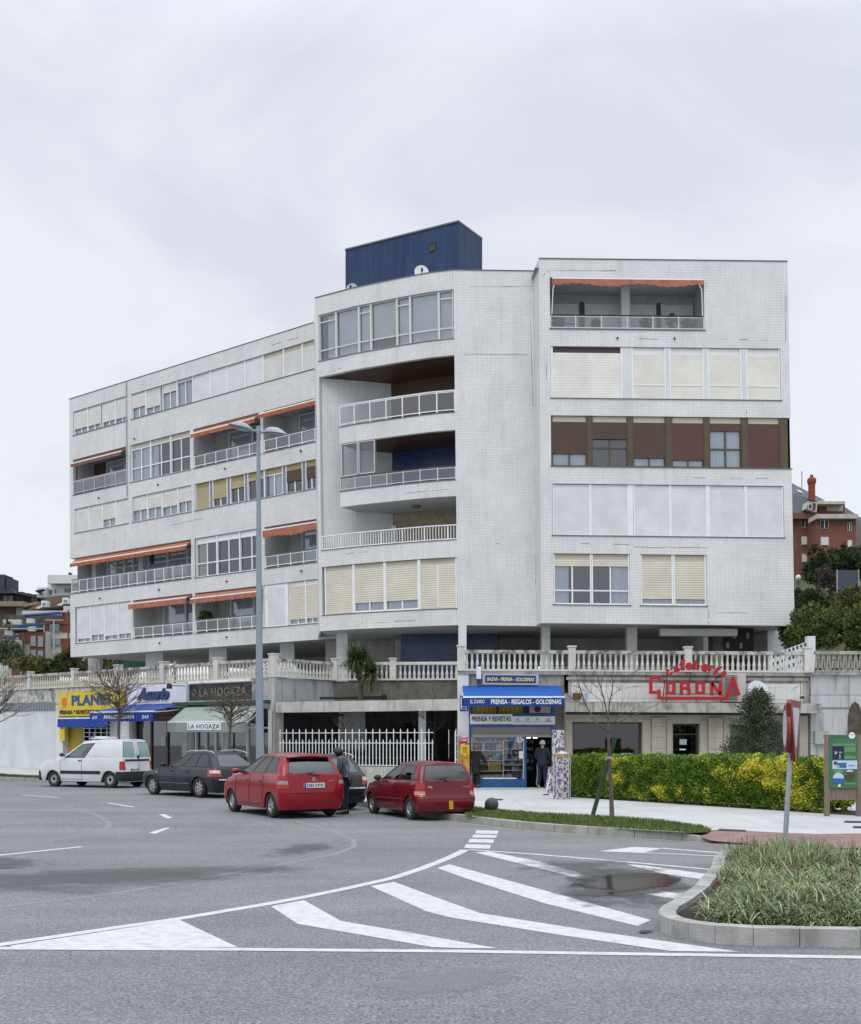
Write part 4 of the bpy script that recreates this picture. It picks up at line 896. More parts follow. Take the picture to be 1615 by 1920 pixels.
b.fbox(FS, s0, s1, -.3, -.17, z0+2.1, z0+2.17, pvc); b.fbox(FS, su(363, 1390), su(379, 1390), -.5, -.4, z0, z1, mat('olive_panel', (.12, .11, .03))); b.fbox(FS, su(384, 1390), su(395, 1390), -.5, -.4, z0, z1, mat('slate_door', (.04, .06, .09)))
b.fbox(FS, su(413, 1390), su(421, 1390), -.22, -.2, z0+1.2, z0+2.0, mat('price_list', (.55, .58, .6))); gq = b.build('shop_window', row)
g = B(); g.face([FS.P(s0, -.24, z0), FS.P(s1, -.24, z0), FS.P(s1, -.24, z1), FS.P(s0, -.24, z1)], glass); g.build('pane', gq)
# signs ------------------------------------------------------------------
def sign_box(name, label, fr, px0, px1, y00, y01, y10, y11, d0, d1, m, cat='shop sign', frame=None):
    """px0,px1 = ends; (y00,y01) bottom/top at px0, (y10,y11) at px1"""
    s0, za0 = fr.uz(px0, y00, d1); _, zb0 = fr.uz(px0, y01, d1); s1, za1 = fr.uz(px1, y10, d1); _, zb1 = fr.uz(px1, y11, d1)
    loc = fr.P((s0+s1)/2, d1, (za0+za1)/2); o = thing(name, label, cat, loc)
    z0, z1 = (za0+za1)/2, (zb0+zb1)/2; b = B(); b.fbox(fr, s0, s1, d0, d1, z0, z1, m); b.build('panel', o)
    return o, s0, s1, z0, z1
o, s0, s1, z0, z1 = sign_box('shop_sign', 'yellow shop sign with big blue capitals and an orange ringed planet emblem', FS, 109.5, 223.6, 1345, 1299, 1340.5, 1293.7, .05, .35, yel)
b = B(); w = s1-s0; h = z1-z0; text_fr(b, FS, 'PLANET', s0+w*.235, s0+w*.91, z0+h*.44, z0+h*.86, .352, blu, bold=.03); b.build('lettering', o)
b = B(); text_fr(b, FS, 'PRENSA * REVISTAS * GOLOSINAS', s0+w*.03, s0+w*.97, z0+h*.09, z0+h*.26, .352, nav, bold=.02); b.build('small_lettering', o)
b = B(); cx, cz, r = s0+w*.105, z0+h*.6, h*.2
b.prism([FS.P(cx+r*math.cos(a*math.pi/12), .352, cz+r*math.sin(a*math.pi/12)) for a in range(24)], FS.P(0, .015, 0)-FS.P(0, 0, 0), mat('planet_orange', (.62, .16, .03)))
rg = mat('ring_pink', (.62, .4, .3))
for i in range(28):
    a, c_ = i*math.pi/14, (i+1)*math.pi/14
    def pr(an, q): x, y = q*r*2.3*math.cos(an), q*r*.55*math.sin(an); t_ = rad(52); return FS.P(cx+x*math.cos(t_)-y*math.sin(t_), .37, cz+x*math.sin(t_)+y*math.cos(t_))
    if 2 < i < 12: continue
    b.face([pr(a, 1), pr(c_, 1), pr(c_, .8), pr(a, .8)], rg)
b.build('ringed_emblem', o)
o, s0, s1, z0, z1 = sign_box('shop_sign', 'white fascia with raised slanted blue script lettering', FS, 240, 349, 1321, 1285, 1318.5, 1281.5, .02, .16, mat('fascia_white', (.70, .72, .76), rough=.5))
b = B(); w = s1-s0; h = z1-z0; text_fr(b, FS, 'Acuario', s0+w*.19, s0+w*.735, z0+h*.2, z0+h*.83, .17, mat('script_blue', (.01, .05, .16), rough=.4), bold=.035, shear=.35, thick=.08, spacing=.86); b.build('lettering', o)
o, s0, s1, z0, z1 = sign_box('shop_sign', 'black framed fascia with faded gold capitals and a small diamond', FS, 356, 475, 1314, 1284, 1312, 1278.5, .02, .14, mat('fascia_black', (.022, .024, .024), rough=.3))
b = B(); w = s1-s0; h = z1-z0; gold = mat('faded_gold', (.23, .22, .15), rough=.5)
text_fr(b, FS, 'LA HOGAZA', s0+w*.17, s0+w*.9, z0+h*.24, z0+h*.76, .145, gold, spacing=1.15)
for k in range(4):
    a = k*math.pi/2; c = (s0+w*.075, z0+h*.5); c2 = [(c[0]+.16*math.cos(a), c[1]+.16*math.sin(a)), (c[0]+.16*math.cos(a+math.pi/2), c[1]+.16*math.sin(a+math.pi/2))]; b.tube([FS.P(c2[0][0], .15, c2[0][1]), FS.P(c2[1][0], .15, c2[1][1])], .018, gold, 4)
b.build('lettering', o); b = B()
for a in ((s0-.06, s0, z0-.06, z1+.06), (s1, s1+.06, z0-.06, z1+.06)): b.fbox(FS, a[0], a[1], .02, .2, a[2], a[3], alu)
b.fbox(FS, s0, s1, .02, .2, z0-.06, z0, alu); b.fbox(FS, s0, s1, .02, .2, z1, z1+.06, alu); b.fbox(FS, s0+.1, s1-.05, .2, .3, z1+.03, z1+.13, pvc); b.build('frame', o)
o, s0, s1, z0, z1 = sign_box('shop_sign', 'narrow upright yellow sign on the white pilaster under the blue valance', FS, 111.6, 121, 1390, 1358, 1389, 1358, .1, .2, yel)
b = B(); b.fbox(FS, s0+.12, s1-.1, .2, .212, z0+.95, z0+1.1, mat('sign_green', (.02, .12, .05))); b.fbox(FS, s0+.12, s1-.1, .2, .212, z0+.6, z0+.75, mred); b.build('emblem', o)
o, s0, s1, z0, z1 = sign_box('shop_sign', 'dark red board under the blue awning reading DEGUSTACION CERVECERIA', FS, 258, 348, 1353, 1331, 1350, 1329, -.1, .04, mat('dark_red_board', (.06, .01, .012), rough=.5))
b = B(); w = s1-s0; h = z1-z0; text_fr(b, FS, 'DEGUSTACION', s0+w*.42, s0+w*.97, z0+h*.55, z0+h*.82, .042, gold, thick=.01); b.build('lettering', o); b = B(); text_fr(b, FS, 'CERVECERIA', s0+w*.48, s0+w*.9, z0+h*.14, z0+h*.4, .042, gold, thick=.01); b.build('lettering', o); b = B(); text_fr(b, FS, 'MARISQUERIA', s0+w*.03, s0+w*.36, z0+h*.3, z0+h*.72, .042, mred, thick=.01); b.build('lettering', o)
# shop awnings ------------------------------------------------------------
def shop_awning(label, fr, tp0, tp1, fp0, fp1, out, val, m, stripe=None, txt=None, vm=None, wav=.03, dback=.1):
    s0, z0 = fr.uz(*tp0, dback); s1, z1 = fr.uz(*tp1, dback); a0, y0 = fr.uz(*fp0, out); a1, y1 = fr.uz(*fp1, out); zt, zf = (z0+z1)/2, (y0+y1)/2
    o = thing('shop_awning', label, 'awning', fr.P((s0+s1)/2, dback, zt)); P = fr.P; b = B()
    b.grid(lambda u, v: P((s0*(1-v)+a0*v)*(1-u)+(s1*(1-v)+a1*v)*u, dback+(out-dback)*v, zt+(zf-zt)*v-.05*math.sin(math.pi*v)*0), 10, 6, m); b.build('canopy', o)
    b = B(); b.fbox(fr, a0, a1, out-.03, out+.03, zf-.03, zf+.03, pvc); b.build('front_bar', o)
    b = B(); n = int((a1-a0)/.05)
    b.grid(lambda u, v: P(a0+(a1-a0)*u, out+.035+.01*math.sin(u*n*.6)*v, zf-.03-(val-wav+wav*abs(math.sin((a0+(a1-a0)*u)*math.pi/.3)))*v), n, 1, vm or m); vv = b.build('valance', o)
    if txt:
        for string, f0, f1, g0, g1, mm, kw in txt:
            b = B(); text_fr(b, fr, string, a0+(a1-a0)*f0, a0+(a1-a0)*f1, zf-.03-val*(1-g0), zf-.03-val*(1-g1), out+.05, mm, thick=.008, **kw); b.build('lettering', o)
    b = B()
    for s_, a_ in ((s0, a0), (s1, a1)): b.tube([P(s_, dback, zt-.25), P((s_+a_)/2, (out+dback)/2, (zt+zf)/2-.16), P(a_, out, zf-.03)], .022, pvc, 6)
    b.build('arm', o)
    return o, a0, a1, zf, s0, s1, zt
royal = mat('royal_blue_canvas', (.012, .055, .30), (.010, .045, .26), 1.5, rough=.8); royald = mat('dark_blue_canvas', (.008, .022, .13), rough=.8)
worn = mat('worn_blue_canvas', (.012, .045, .26), (.50, .54, .62), 1.1, rough=.8, lo=.6, hi=.66, det=8, stretch=(1, 1, 3))
shop_awning('short blue valance awning under the big yellow shop sign', FS, (110, 1344), (205, 1341), (109, 1347), (200, 1346), .7, .42, royald, vm=royal)
shop_awning('worn blue awning over the tavern front with white italic lettering', FS, (234, 1322), (340, 1319), (169.5, 1334.7), (288.4, 1334.7), 3.0, .38, worn, vm=royal, txt=[('MARISQUERIA', .24, .72, .22, .72, mw, dict(shear=.3, bold=.01)), ('BAR', .05, .13, .3, .66, mw, dict(shear=.3)), ('BAR', .84, .94, .3, .66, mw, dict(shear=.3))])
sage = mat('sage_canvas', (.26, .32, .275), (.21, .265, .23), 1.2, rough=.85)
o, a0, a1, zf, s0, s1, zt = shop_awning('sage green sloping awning with dark capitals on a white strip', FS, (352.6, 1322), (490, 1320), (315, 1353), (464, 1353.5), 2.1, .38, sage, wav=0)
b = B(); b.fbox(FS, a0+(a1-a0)*.27, a0+(a1-a0)*.70, 2.135, 2.15, zf-.33, zf-.04, mw); b.build('white_strip', o)
b = B(); text_fr(b, FS, 'LA HOGAZA', a0+(a1-a0)*.29, a0+(a1-a0)*.68, zf-.27, zf-.10, 2.152, nav, thick=.008, spacing=1.1); b.build('lettering', o)
b = B(); b.fbox(FS, su(337, 1319), su(512, 1319), .1, .4, sz(430, 1321.5), sz(430, 1315), mat('dark_green_metal', (.02, .07, .04), rough=.4)); b.build('cassette', o)
# sign lamps on brackets
def bracket_lamp(label, fr, s, z, ds_, dd_):
    o = thing('sign_lamp', label, 'lamp', fr.P(s, 0, z)); b = B(); b.tube([fr.P(s, 0, z), fr.P(s+ds_*.9, dd_, z)], .02, dark, 6); b.build('arm', o)
    b = B(); b.lathe(fr.P(s+ds_, dd_, z-.13), [(.03, .24), (.11, .2), (.13, 0)], dark, 10); b.build('lamp_head', o)
bracket_lamp('black bracket lamp at the edge of the white script fascia', FS, su(354, 1286), sz(354, 1286.5), -.35, .75)
bracket_lamp('black bracket lamp between the lamp post and the concrete pilaster', FS, su(493, 1279), sz(493, 1280), .45, .5)
# ================================================================== COURTYARD between shops and kiosk
crt = thing('courtyard_building', 'recessed concrete entrance court with a long white beam below the middle balustrade', 'building', (-2.5, 45, 0))
grw = mat('grey_blue_render', (.36, .38, .40), (.28, .29, .31), 1.4, rough=.85, streak=((.05, .05, .05), .7)); taupe = mat('taupe_render', (.17, .165, .14), (.10, .10, .085), 2.2, rough=.9, det=8, streak=((.05, .05, .045), .5))
b = B(); wall(b, FM1, 0, FM1.L, 3.0, TZ-.03, [], grw, t=.2); b.build('side_parapet', crt)
b = B(); wall(b, FM2, 0, FM2.L, 3.0, TZ-.03, [], taupe, t=.2); b.build('rear_parapet', crt)
FBm = Fr([(-6.1, 44.1), (1.02, 40.75)]); b = B(); b.fbox(FBm, 0, FBm.L, -.35, 0, 2.93, 3.34, concl); b.build('beam', crt)
b = B(); b.face([Vector(p) for p in ((-6.1, 44.2, 3.2), (1.02, 41.0, 3.2), (1.2, 46.4, 3.2), (-4.0, 46.8, 3.2))], conc); b.face([Vector(p) for p in ((-6.1, 44.2, 3.05), (1.02, 41.0, 3.05), (1.2, 49, 3.05), (-6.5, 49, 3.05))], conc); b.build('slab', crt)
b = B(); bw = Fr([(-6.4, 48.3), (1.1, 48.3)]); wall(b, bw, 0, bw.L, -.1, 3.1, [(5.9, 7.2, -.1, 2.3)], mat('court_render', (.26, .25, .22), (.16, .155, .14), 1.5, rough=.9, streak=((.06, .06, .05), .6)), t=.1); b.fbox(bw, 0, .15, 0, 4.2, -.1, 3.05, concl); b.fbox(bw, bw.L-.1, bw.L, 0, 7.6, -.1, 3.05, taupe); b.build('rear_wall', crt)
b = B(); bx = bw; b.fbox(bx, 5.92, 7.18, -.08, -.02, 0, 2.3, mat('brown_door', (.09, .045, .025), (.06, .03, .018), 4, rough=.5)); b.fbox(bx, 6.4, 6.7, -.02, .0, 1.1, 1.7, mat('door_notice', (.5, .5, .48))); b.build('entrance_door', crt)
b = B(); c = at(792, 1400, 42.6); b.box(c.x-.14, c.x+.14, 42.6, 42.9, .1, 2.95, white); c = at(660, 1400, 46); b.box(c.x-.55, c.x+.55, 46, 46.5, 0, 3.05, offw); b.split('court_column', crt)
b = B(); b.tube([at(806, 1334, 44), at(824, 1437, 44)], .09, dark, 8); b.tube([at(530, 1337, 45), at(645, 1341, 45)], .05, dark, 8); b.split('drain_pipe', crt)
b = B(); c = at(520, 1308, 43.9); b.tube([at(600, 1309, 45.6), at(720, 1307.5, 45.6)], .055, dark, 8); b.lathe(at(720, 1307.5, 45.5), [(.12, -.03), (.14, .02)], dark, 12, axis='y'); b.build('capped_pipe', crt)
b = B(); c = at(531, 1370, 45.5); b.box(c.x-.16, c.x+.22, 45.3, 45.5, at(0, 1379, 45.4).z, at(0, 1353, 45.4).z, dark); b.build('meter_box', crt)
FW = Fr([(-6.0, 43.9), (.35, 41.3)]); zf0 = .84
b = B(); b.fbox(FW, 0, FW.L, -.2, 0, -.05, zf0, concl)
for k in range(1, 9): b.fbox(FW, FW.L*k/9-.006, FW.L*k/9+.006, 0, .002, .1, zf0, taupe)
b.build('dwarf_wall', crt)
fen = thing('picket_fence', 'white iron fence of tall and short spear pickets on a low stone wall', 'fence', FW.P(FW.L/2, -.1, zf0)); fen_l = Vector(fen.location)
b = B()
for z in (zf0+.04, zf0+.88, zf0+1.27): b.fbox(FW, 0, FW.L-.3, -.115, -.085, z, z+.025, pvc)
b.build('rail', fen)
def picket(h):
    b = B(); b.tube([(0, 0, 0), (0, 0, h-.12)], .018, pvc, 6); b.lathe((0, 0, h-.13), [(.012, 0), (.028, .03), (.004, .13)], pvc, 6)
    for z in (.28, .3, .62): b.lathe((0, 0, z), [(.014, 0), (.024, .02), (.014, .04)], pvc, 6)
    return b
meshes = [picket(1.42).build('picket', fen, raw=True), picket(1.02).build('picket', fen, raw=True)]
npk = 46
for k in range(npk):
    src = meshes[k % 2]; o = src if k < 2 else src.copy()
    if k >= 2: COL.objects.link(o); o.parent = fen
    o.location = FW.P(.06+(FW.L-.4)*k/(npk-1), -.1, zf0+.02)-fen_l
# ================================================================== CAFE FRONT (right)
caf = thing('cafe_building', 'beige stone cafe front with tall dark windows below the terrace', 'cafe building', (8, 40.7, 0))
nu = lambda px, py=1380, d=0: FN.u(px, py, d)
nz = lambda px, py, d=0: FN.uz(px, py, d)[1]
stone = mat('beige_stone', (.43, .40, .33), (.34, .31, .25), 1.1, rough=.8, det=6, streak=((.16, .15, .12), .45)); whp = brick_mat('white_panel_tiles', (.60, .60, .58), (.66, .66, .64), (.4, .4, .38), .72, .42, ms=.01, dirt=((.3, .3, .27), .5))
hw = [(nu(1074, 1390), nu(1204.7, 1390), .3, nz(1140, 1354)), (nu(1262, 1390), nu(1312.5, 1390), .15, nz(1290, 1357)), (nu(1369.5, 1390), nu(1500, 1390), .3, nz(1430, 1359.5))]
b = B(); wall(b, FN, nu(1058, 1390), FN.L-.05, -.1, nz(1200, 1335), hw, stone, t=.35); b.build('ground_wall', caf)
b = B(); wall(b, FN, nu(1058, 1300), FN.L-.02, nz(1200, 1317)-.02, TZ-.03, [], conc, t=.3); b.build('upper_wall', caf)
b = B(); wall(b, Fr([(FN.P(0, .012, 0).x, FN.P(0, .012, 0).y, .02), (FN.P(FN.L, .012, 0).x, FN.P(FN.L, .012, 0).y, -.05)]), nu(1072, 1300), nu(1505, 1300), nz(1200, 1316.5), nz(1200, 1281), [], whp, t=.01); b.build('tile_panel', caf)
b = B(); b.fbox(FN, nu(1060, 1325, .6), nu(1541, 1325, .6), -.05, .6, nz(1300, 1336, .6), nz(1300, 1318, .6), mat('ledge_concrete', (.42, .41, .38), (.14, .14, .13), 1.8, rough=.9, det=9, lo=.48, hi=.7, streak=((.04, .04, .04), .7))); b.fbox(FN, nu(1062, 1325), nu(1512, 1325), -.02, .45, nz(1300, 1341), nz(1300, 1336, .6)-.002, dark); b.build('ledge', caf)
b = B(); b.fbox(FN, 0, FN.L, -.05, .1, TZ-.12, TZ-.005, conc); b.fbox(FN, nu(1062, 1270), FN.L-.1, .0, .06, TZ-.3, TZ-.2, conc); b.build('cornice', caf)
b = B(); gr_ = mat('stone_joint', (.2, .19, .16))
for a, c_ in ((1222, 1248), (1328, 1355)):
    s0, s1 = nu(a, 1390), nu(c_, 1390); b.fbox(FN, s0, s1, 0, .08, .1, nz(1230, 1346), stone)
    for z in (.75, 1.15, 1.55, 1.95, 2.35): b.fbox(FN, s0-.002, s1+.002, .0, .082, z, z+.015, gr_)
for a, c_ in ((1206, 1220), (1250, 1260), (1314, 1326), (1357, 1368), (1061, 1072)):
    s0, s1 = nu(a, 1390), nu(c_, 1390); b.fbox(FN, s0, s1, 0, .03, .1, nz(1230, 1350), stone)
b.build('pilaster', caf)
for i, (s0, s1, z0, z1) in enumerate(hw):
    b = B(); bf = mat('dark_bronze', (.05, .04, .03), rough=.4)
    b.fbox(FN, s0, s0+.06, -.3, -.2, z0, z1, bf); b.fbox(FN, s1-.08, s1, -.3, -.2, z0, z1, bf); b.fbox(FN, s0, s1, -.3, -.2, z1-.06, z1, bf)
    if i == 1: b.fbox(FN, s0+.06, s1-.08, -.28, -.22, 2.05, 2.1, bf)
    wq = b.build('cafe_window' if i != 1 else 'cafe_door', caf); g = B()
    g.face([FN.P(s0, -.26, z0), FN.P(s1, -.26, z0), FN.P(s1, -.26, z1), FN.P(s0, -.26, z1)], glass_mat('tinted_cafe_glass', (.35, .4, .42), .07, .6)); g.build('pane', wq)
    g = B(); recess(g, FN, s0, s1, z0, z1, 2.5, dark, dark, dark, dark, t=.3); g.build('interior', wq)
    pc = mat('pale_notice', (.34, .48, .48)); g = B()
    if i == 0: g.fbox(FN, s1-.72, s1-.36, -.255, -.25, 1.15, 1.38, pc)
    if i == 1: g.fbox(FN, s0+.3, s0+.56, -.255, -.25, 1.7, 1.9, pc); g.fbox(FN, s0+.3, s0+.52, -.255, -.25, 1.5, 1.55, pvc)
    if i < 2: g.build('notice', wq)
# ================================================================== RETAINING WALL far right
ret = thing('retaining_wall', 'pale grey panelled retaining wall with dark run marks and an arched drain slot', 'wall', (18, 40.5, 0))
xu = lambda px, py=1350, d=0: FX.u(px, py, d)
b = B(); pan = brick_mat('concrete_panels', (.47, .48, .49), (.43, .44, .45), (.18, .18, .17), 1.38, 1.75, ms=.014, rough=.8, dirt=((.14, .13, .12), .8), dlo=.48, dhi=.7)
wall(b, FX, 0, FX.L+30, -.1, TZ-.1, [], pan, t=.3); b.build('wall_face', ret)
b = B(); b.fbox(FX, 0, FX.L+30, -.1, .12, TZ-.1, TZ-.01, conc); b.fbox(FX, -.1, FX.L+30, .0, .03, 3.02, 3.06, gr_); b.build('string_course', ret)
s, z = FX.uz(1604, 1378, .02); zt_ = FX.uz(1604, 1316, .02)[1]; b = B(); pol = [FX.P(s-.28, .012, z-.4), FX.P(s+.28, .012, z-.4), FX.P(s+.26, .012, zt_-.5), FX.P(s+.13, .012, zt_-.1), FX.P(s, .012, zt_), FX.P(s-.13, .012, zt_-.1), FX.P(s-.26, .012, zt_-.5)]; b.prism(pol, FX.P(0, .02, 0)-FX.P(0, 0, 0), mat('moss_run', (.055, .045, .03), (.1, .09, .07), 4, rough=.9)); b.build('drain_slot', ret)
# ================================================================== BALUSTRADES
HB = .76
balm = mat('cast_stone_white', (.60, .60, .57), (.48, .47, .42), 2.5, rough=.8, det=7, lo=.4, hi=.75, streak=((.25, .24, .2), .3)); railm = mat('lichened_rail', (.46, .45, .41), (.13, .13, .12), 3.2, rough=.9, det=9, lo=.45, hi=.62)
creamb = mat('cream_cast_stone', (.64, .62, .54), (.46, .43, .35), 2, rough=.85, det=7)
def baluster(m, par):
    b = B(); H = HB-.19; pr = [(.055, 0), (.055, .07), (.045, .08), (.052, .12), (.062, .17), (.058, .22), (.042, .28), (.034, .36), (.030, .41), (.044, .43), (.044, .45), (.032, .47), (.048, .52), (.055, .535), (.055, H)]
    b.lathe((0, 0, 0), pr, m, 10); return b.build('baluster', par, raw=True)
def vbal(m, par):
    b = B(); H = HB-.19
    for sx in (-1, 1): b.hexa([Vector((x, y, z)) for z, xc, hw_ in ((0, .07*sx, .03), (H, .02*sx, .022)) for y in (-.04, .04) for x in (xc-hw_, xc+hw_)], m)
    b.box(-.1, .1, -.04, .04, 0, .08, m); b.box(-.045, .045, -.04, .04, H*.62, H*.7, m); return b.build('baluster', par, raw=True)
def balustrade(label, fr, s0, s1, piers, n, m, kindb=baluster, pm=None, d=-.02, pw=.13, ph=.12, rm=None):
    o = thing('terrace_balustrade', label, 'balustrade', fr.P((s0+s1)/2, d, TZ), group='balustrades along the terrace'); lo_ = Vector(o.location)
    b = B(); b.fbox(fr, s0, s1, d-.09, d+.09, TZ, TZ+.07, m); b.build('base_rail', o)
    b = B(); b.fbox(fr, s0, s1, d-.1, d+.1, TZ+HB-.12, TZ+HB-.03, rm or railm); b.fbox(fr, s0, s1, d-.08, d+.08, TZ+HB-.03, TZ+HB, rm or railm); b.build('handrail', o)
    for p in piers:
        b = B(); b.fbox(fr, p-pw, p+pw, d-pw, d+pw, TZ-.0, TZ+HB+ph, pm or m); b.fbox(fr, p-pw-.03, p+pw+.03, d-pw-.03, d+pw+.03, TZ+HB+ph, TZ+HB+ph+.05, pm or m); b.build('pier', o)
    src = kindb(m, o); first = True
    for k in range(n):
        s = s0+(s1-s0)*(k+.5)/n
        if any(abs(s-p) < pw+.04 for p in piers): continue
        q_ = src if first else src.copy()
        if not first: COL.objects.link(q_); q_.parent = o
        first = False; q_.location = fr.P(s, d, TZ+.07)-lo_; t_ = fr.P(s+.1, 0, 0)-fr.P(s, 0, 0); q_.rotation_euler = (0, 0, math.atan2(t_.y, t_.x))
    return o
s1s = [fr for fr in ()]
pS = [su(x, 1265) for x in (57, 139, 221, 307, 408, 516)]
balustrade('weathered white stone balustrade above the white end wall and the yellow shop sign', FS, -8, pS[2]-.13, [-6.5, -3, pS[0], pS[1]], int((pS[2]+8)/.235), creamb, pm=balm)
balustrade('cream stone balustrade above the white script fascia and the black fascia', FS, pS[2]+.13, FS.L, [pS[2], pS[3], pS[4], FS.L-.05], int((FS.L-pS[2])/.235), creamb, pm=balm, pw=.15, ph=.14)
balustrade('short slanting balustrade between the tall pier and the palm', FM1, .1, FM1.L-.1, [], 16, balm)
balustrade('white balustrade behind the palm over the recessed court', FM2, 0, FM2.L, [.05, FM2.u(737, 1250)], 27, balm, rm=balm)
pN = [nu(864.5, 1240), nu(1072.5, 1240), nu(1290, 1240), FN.L-.1]
balustrade('grey topped white balustrade above the newsagent and the cafe sign', FN, .05, FN.L, pN, 66, balm, ph=.12, d=.02)
balustrade('grey balustrade of forked uprights on the retaining wall', FX, .15, FX.L, [], 52, conc, kindb=vbal, rm=conc, d=0)
# stair ramp parapet
rp = thing('ramp_parapet', 'white ramp parapet with pierced pattern climbing behind the balustrade corner', 'wall', (14, 44, TZ)); b = B()
b.prism([(13.0, 43, TZ-.1), (14.6, 43, TZ-.1), (14.6, 43, TZ+1.35), (13.0, 43, TZ+.75)], (0, .15, 0), white); b.box(14.45, 14.75, 42.9, 43.2, TZ-.1, TZ+1.5, white); b.build('parapet_wall', rp)
b = B()
for r_ in range(3):
    for k in range(9): x = 13.15+k*.15; z = TZ+.02+r_*.3+(x-13)*.37; b.box(x, x+.07, 42.98, 43.0, z, z+.12, dark)
b.build('pierced_pattern', rp)
# ================================================================== NEWSAGENT
kio = thing('newsagent_building', 'newsagent shop unit framed in blue with a half raised grey roller shutter', 'shop building', (2.8, 40.6, 0))
skyb = mat('shop_blue_paint', (.02, .10, .27), (.015, .07, .20), 2, rough=.45, det=6); shut_g = slat_mat('shutter_grey', (.22, .215, .20), (.11, .105, .10), .11)
F0 = Fr([(.976, 40.6), (5.9, 40.6)])
ku = lambda px, d=0: F0.uz(px, 1400, d)[0]
kz = lambda py, d=0: F0.uz(950, py, d)[1]
PG = .125
b = B(); b.fbox(F0, ku(858.5), ku(879), -.5, .06, PG-.1, TZ-.005, white); b.fbox(F0, ku(1040.5), ku(1058), -.4, .02, PG-.1, kz(1320), taupe)
b.fbox(F0, ku(879), ku(1066), -.3, 0, kz(1300), TZ-.12, conc); b.build('surround_wall', kio)
b = B()
b.fbox(F0, ku(879.6), ku(884), -.2, .05, PG, kz(1321), skyb); b.fbox(F0, ku(1035), ku(1040.4), -.2, .05, PG, kz(1321), skyb); b.fbox(F0, ku(983), ku(987.5), -.2, .02, PG, kz(1381), skyb)
b.fbox(F0, ku(884), ku(1035), -.15, .04, kz(1363), kz(1338), skyb); b.fbox(F0, ku(884), ku(983), -.15, .03, PG, kz(1461.5), skyb)
b.fbox(F0, ku(931), ku(935), -.2, .0, kz(1338), kz(1321), dark); b.fbox(F0, ku(982), ku(993), -.2, .0, kz(1338), kz(1321), royald); b.build('frame', kio)
b = B(); b.fbox(F0, ku(884), ku(982), -.22, -.1, kz(1338), kz(1321), mat('kiosk_yellow', (.34, .25, .02)))
for k in range(12): x = ku(884)+(ku(982)-ku(884))*k/12; b.fbox(F0, x, x+.015, -.1, -.095, kz(1338), kz(1321), dark)
b.build('transom_panel', kio)
b = B(); b.fbox(F0, ku(884), ku(1035), -.1, -.02, kz(1381), kz(1362.8), shut_g); b.fbox(F0, ku(884), ku(1035), -.1, .0, kz(1382.5), kz(1378), mat('shutter_bar', (.30, .30, .28), rough=.4)); b.build('roller_shutter', kio)
b = B(); recess(b, F0, ku(884), ku(1035), PG, kz(1362), 2.4, dark, dark, dark, dark, t=.1); b.build('interior', kio)
# stock on shelves in the window
win = B(); win.fbox(F0, ku(883.5), ku(886), -.1, 0, kz(1461), kz(1384), alu); win.fbox(F0, ku(981), ku(983), -.1, 0, kz(1461), kz(1384), alu); win.fbox(F0, ku(905), ku(969), -.02, .04, kz(1460.5), kz(1458.5), pvc); win = win.build('display_window', kio)
g = B(); g.face([F0.P(ku(884), -.04, kz(1461)), F0.P(ku(983), -.04, kz(1461)), F0.P(ku(983), -.04, kz(1381)), F0.P(ku(884), -.04, kz(1381))], glass_mat('shop_glass', (.9, .95, 1), .1, .95)); g.build('pane', win)
shf = B(); sx = (ku(886), ku(944), ku(982))
for py in (1391, 1407.5, 1426, 1446): shf.fbox(F0, sx[0], sx[1], -.45, -.12, kz(py+.7), kz(py-.2), alu)
for py in (1389, 1404.5, 1425, 1434.5, 1444.5): shf.fbox(F0, sx[1]+.02, sx[2], -.45, -.12, kz(py+.7), kz(py-.2), alu)
shf.fbox(F0, sx[1]-.01, sx[1]+.02, -.15, -.1, kz(1461), kz(1388), alu); shf.build('shelf', win)
goods = [mat('stock_%s' % n, c, rough=.6) for n, c in (('blue', (.05, .13, .34)), ('white', (.52, .54, .56)), ('pale_blue', (.20, .32, .46)), ('red', (.32, .04, .04)), ('dark', (.05, .06, .08)), ('cream', (.48, .44, .30)), ('green', (.06, .18, .10)), ('grey', (.25, .26, .28)), ('navy', (.02, .04, .13)))]
stk = B(); rows = [(1391, sx[0], sx[1], .22), (1407.5, sx[0], sx[1], .30), (1426, sx[0], sx[1], .32), (1461, sx[0], sx[1], .25), (1389, sx[1], sx[2], .12), (1404.5, sx[1], sx[2], .28), (1413.5, sx[1], sx[2], .14), (1425, sx[1], sx[2], .18), (1434.5, sx[1], sx[2], .15), (1444.5, sx[1], sx[2], .15), (1461, sx[1], sx[2], .26)]
RK = random.Random(5)
for py, a, c_, hm in rows:
    x = a+.03
    while x < c_-.08:
        w_ = RK.uniform(.03, .13); h_ = hm*RK.uniform(.35, 1)
        if RK.random() < .85:
            d0 = RK.uniform(-.4, -.2)
            if RK.random() < .35: stk.lathe(F0.P(x+w_/2, d0, kz(py)), [(w_*.3, 0), (w_*.5, h_*.4), (w_*.2, h_*.8), (0, h_)], RK.choice(goods), 7)
            else: stk.obox(F0.P(x+w_/2, d0, kz(py)+h_/2), F0.P(w_/2, 0, 0)-F0.P(0, 0, 0), (RK.uniform(-.02, .02), .04, 0), (RK.uniform(-.02, .02), 0, h_/2), RK.choice(goods))
        x += w_+RK.uniform(0, .03)
for k in range(5): stk.fbox(F0, ku(916+k*5), ku(920+k*5), -.2, -.15, kz(1445.5), kz(1428.5), mat('magazine_gold', (.36, .24, .03)))
st_ = stk.build('stock', win); st_['kind'] = 'stuff'
ib = B()
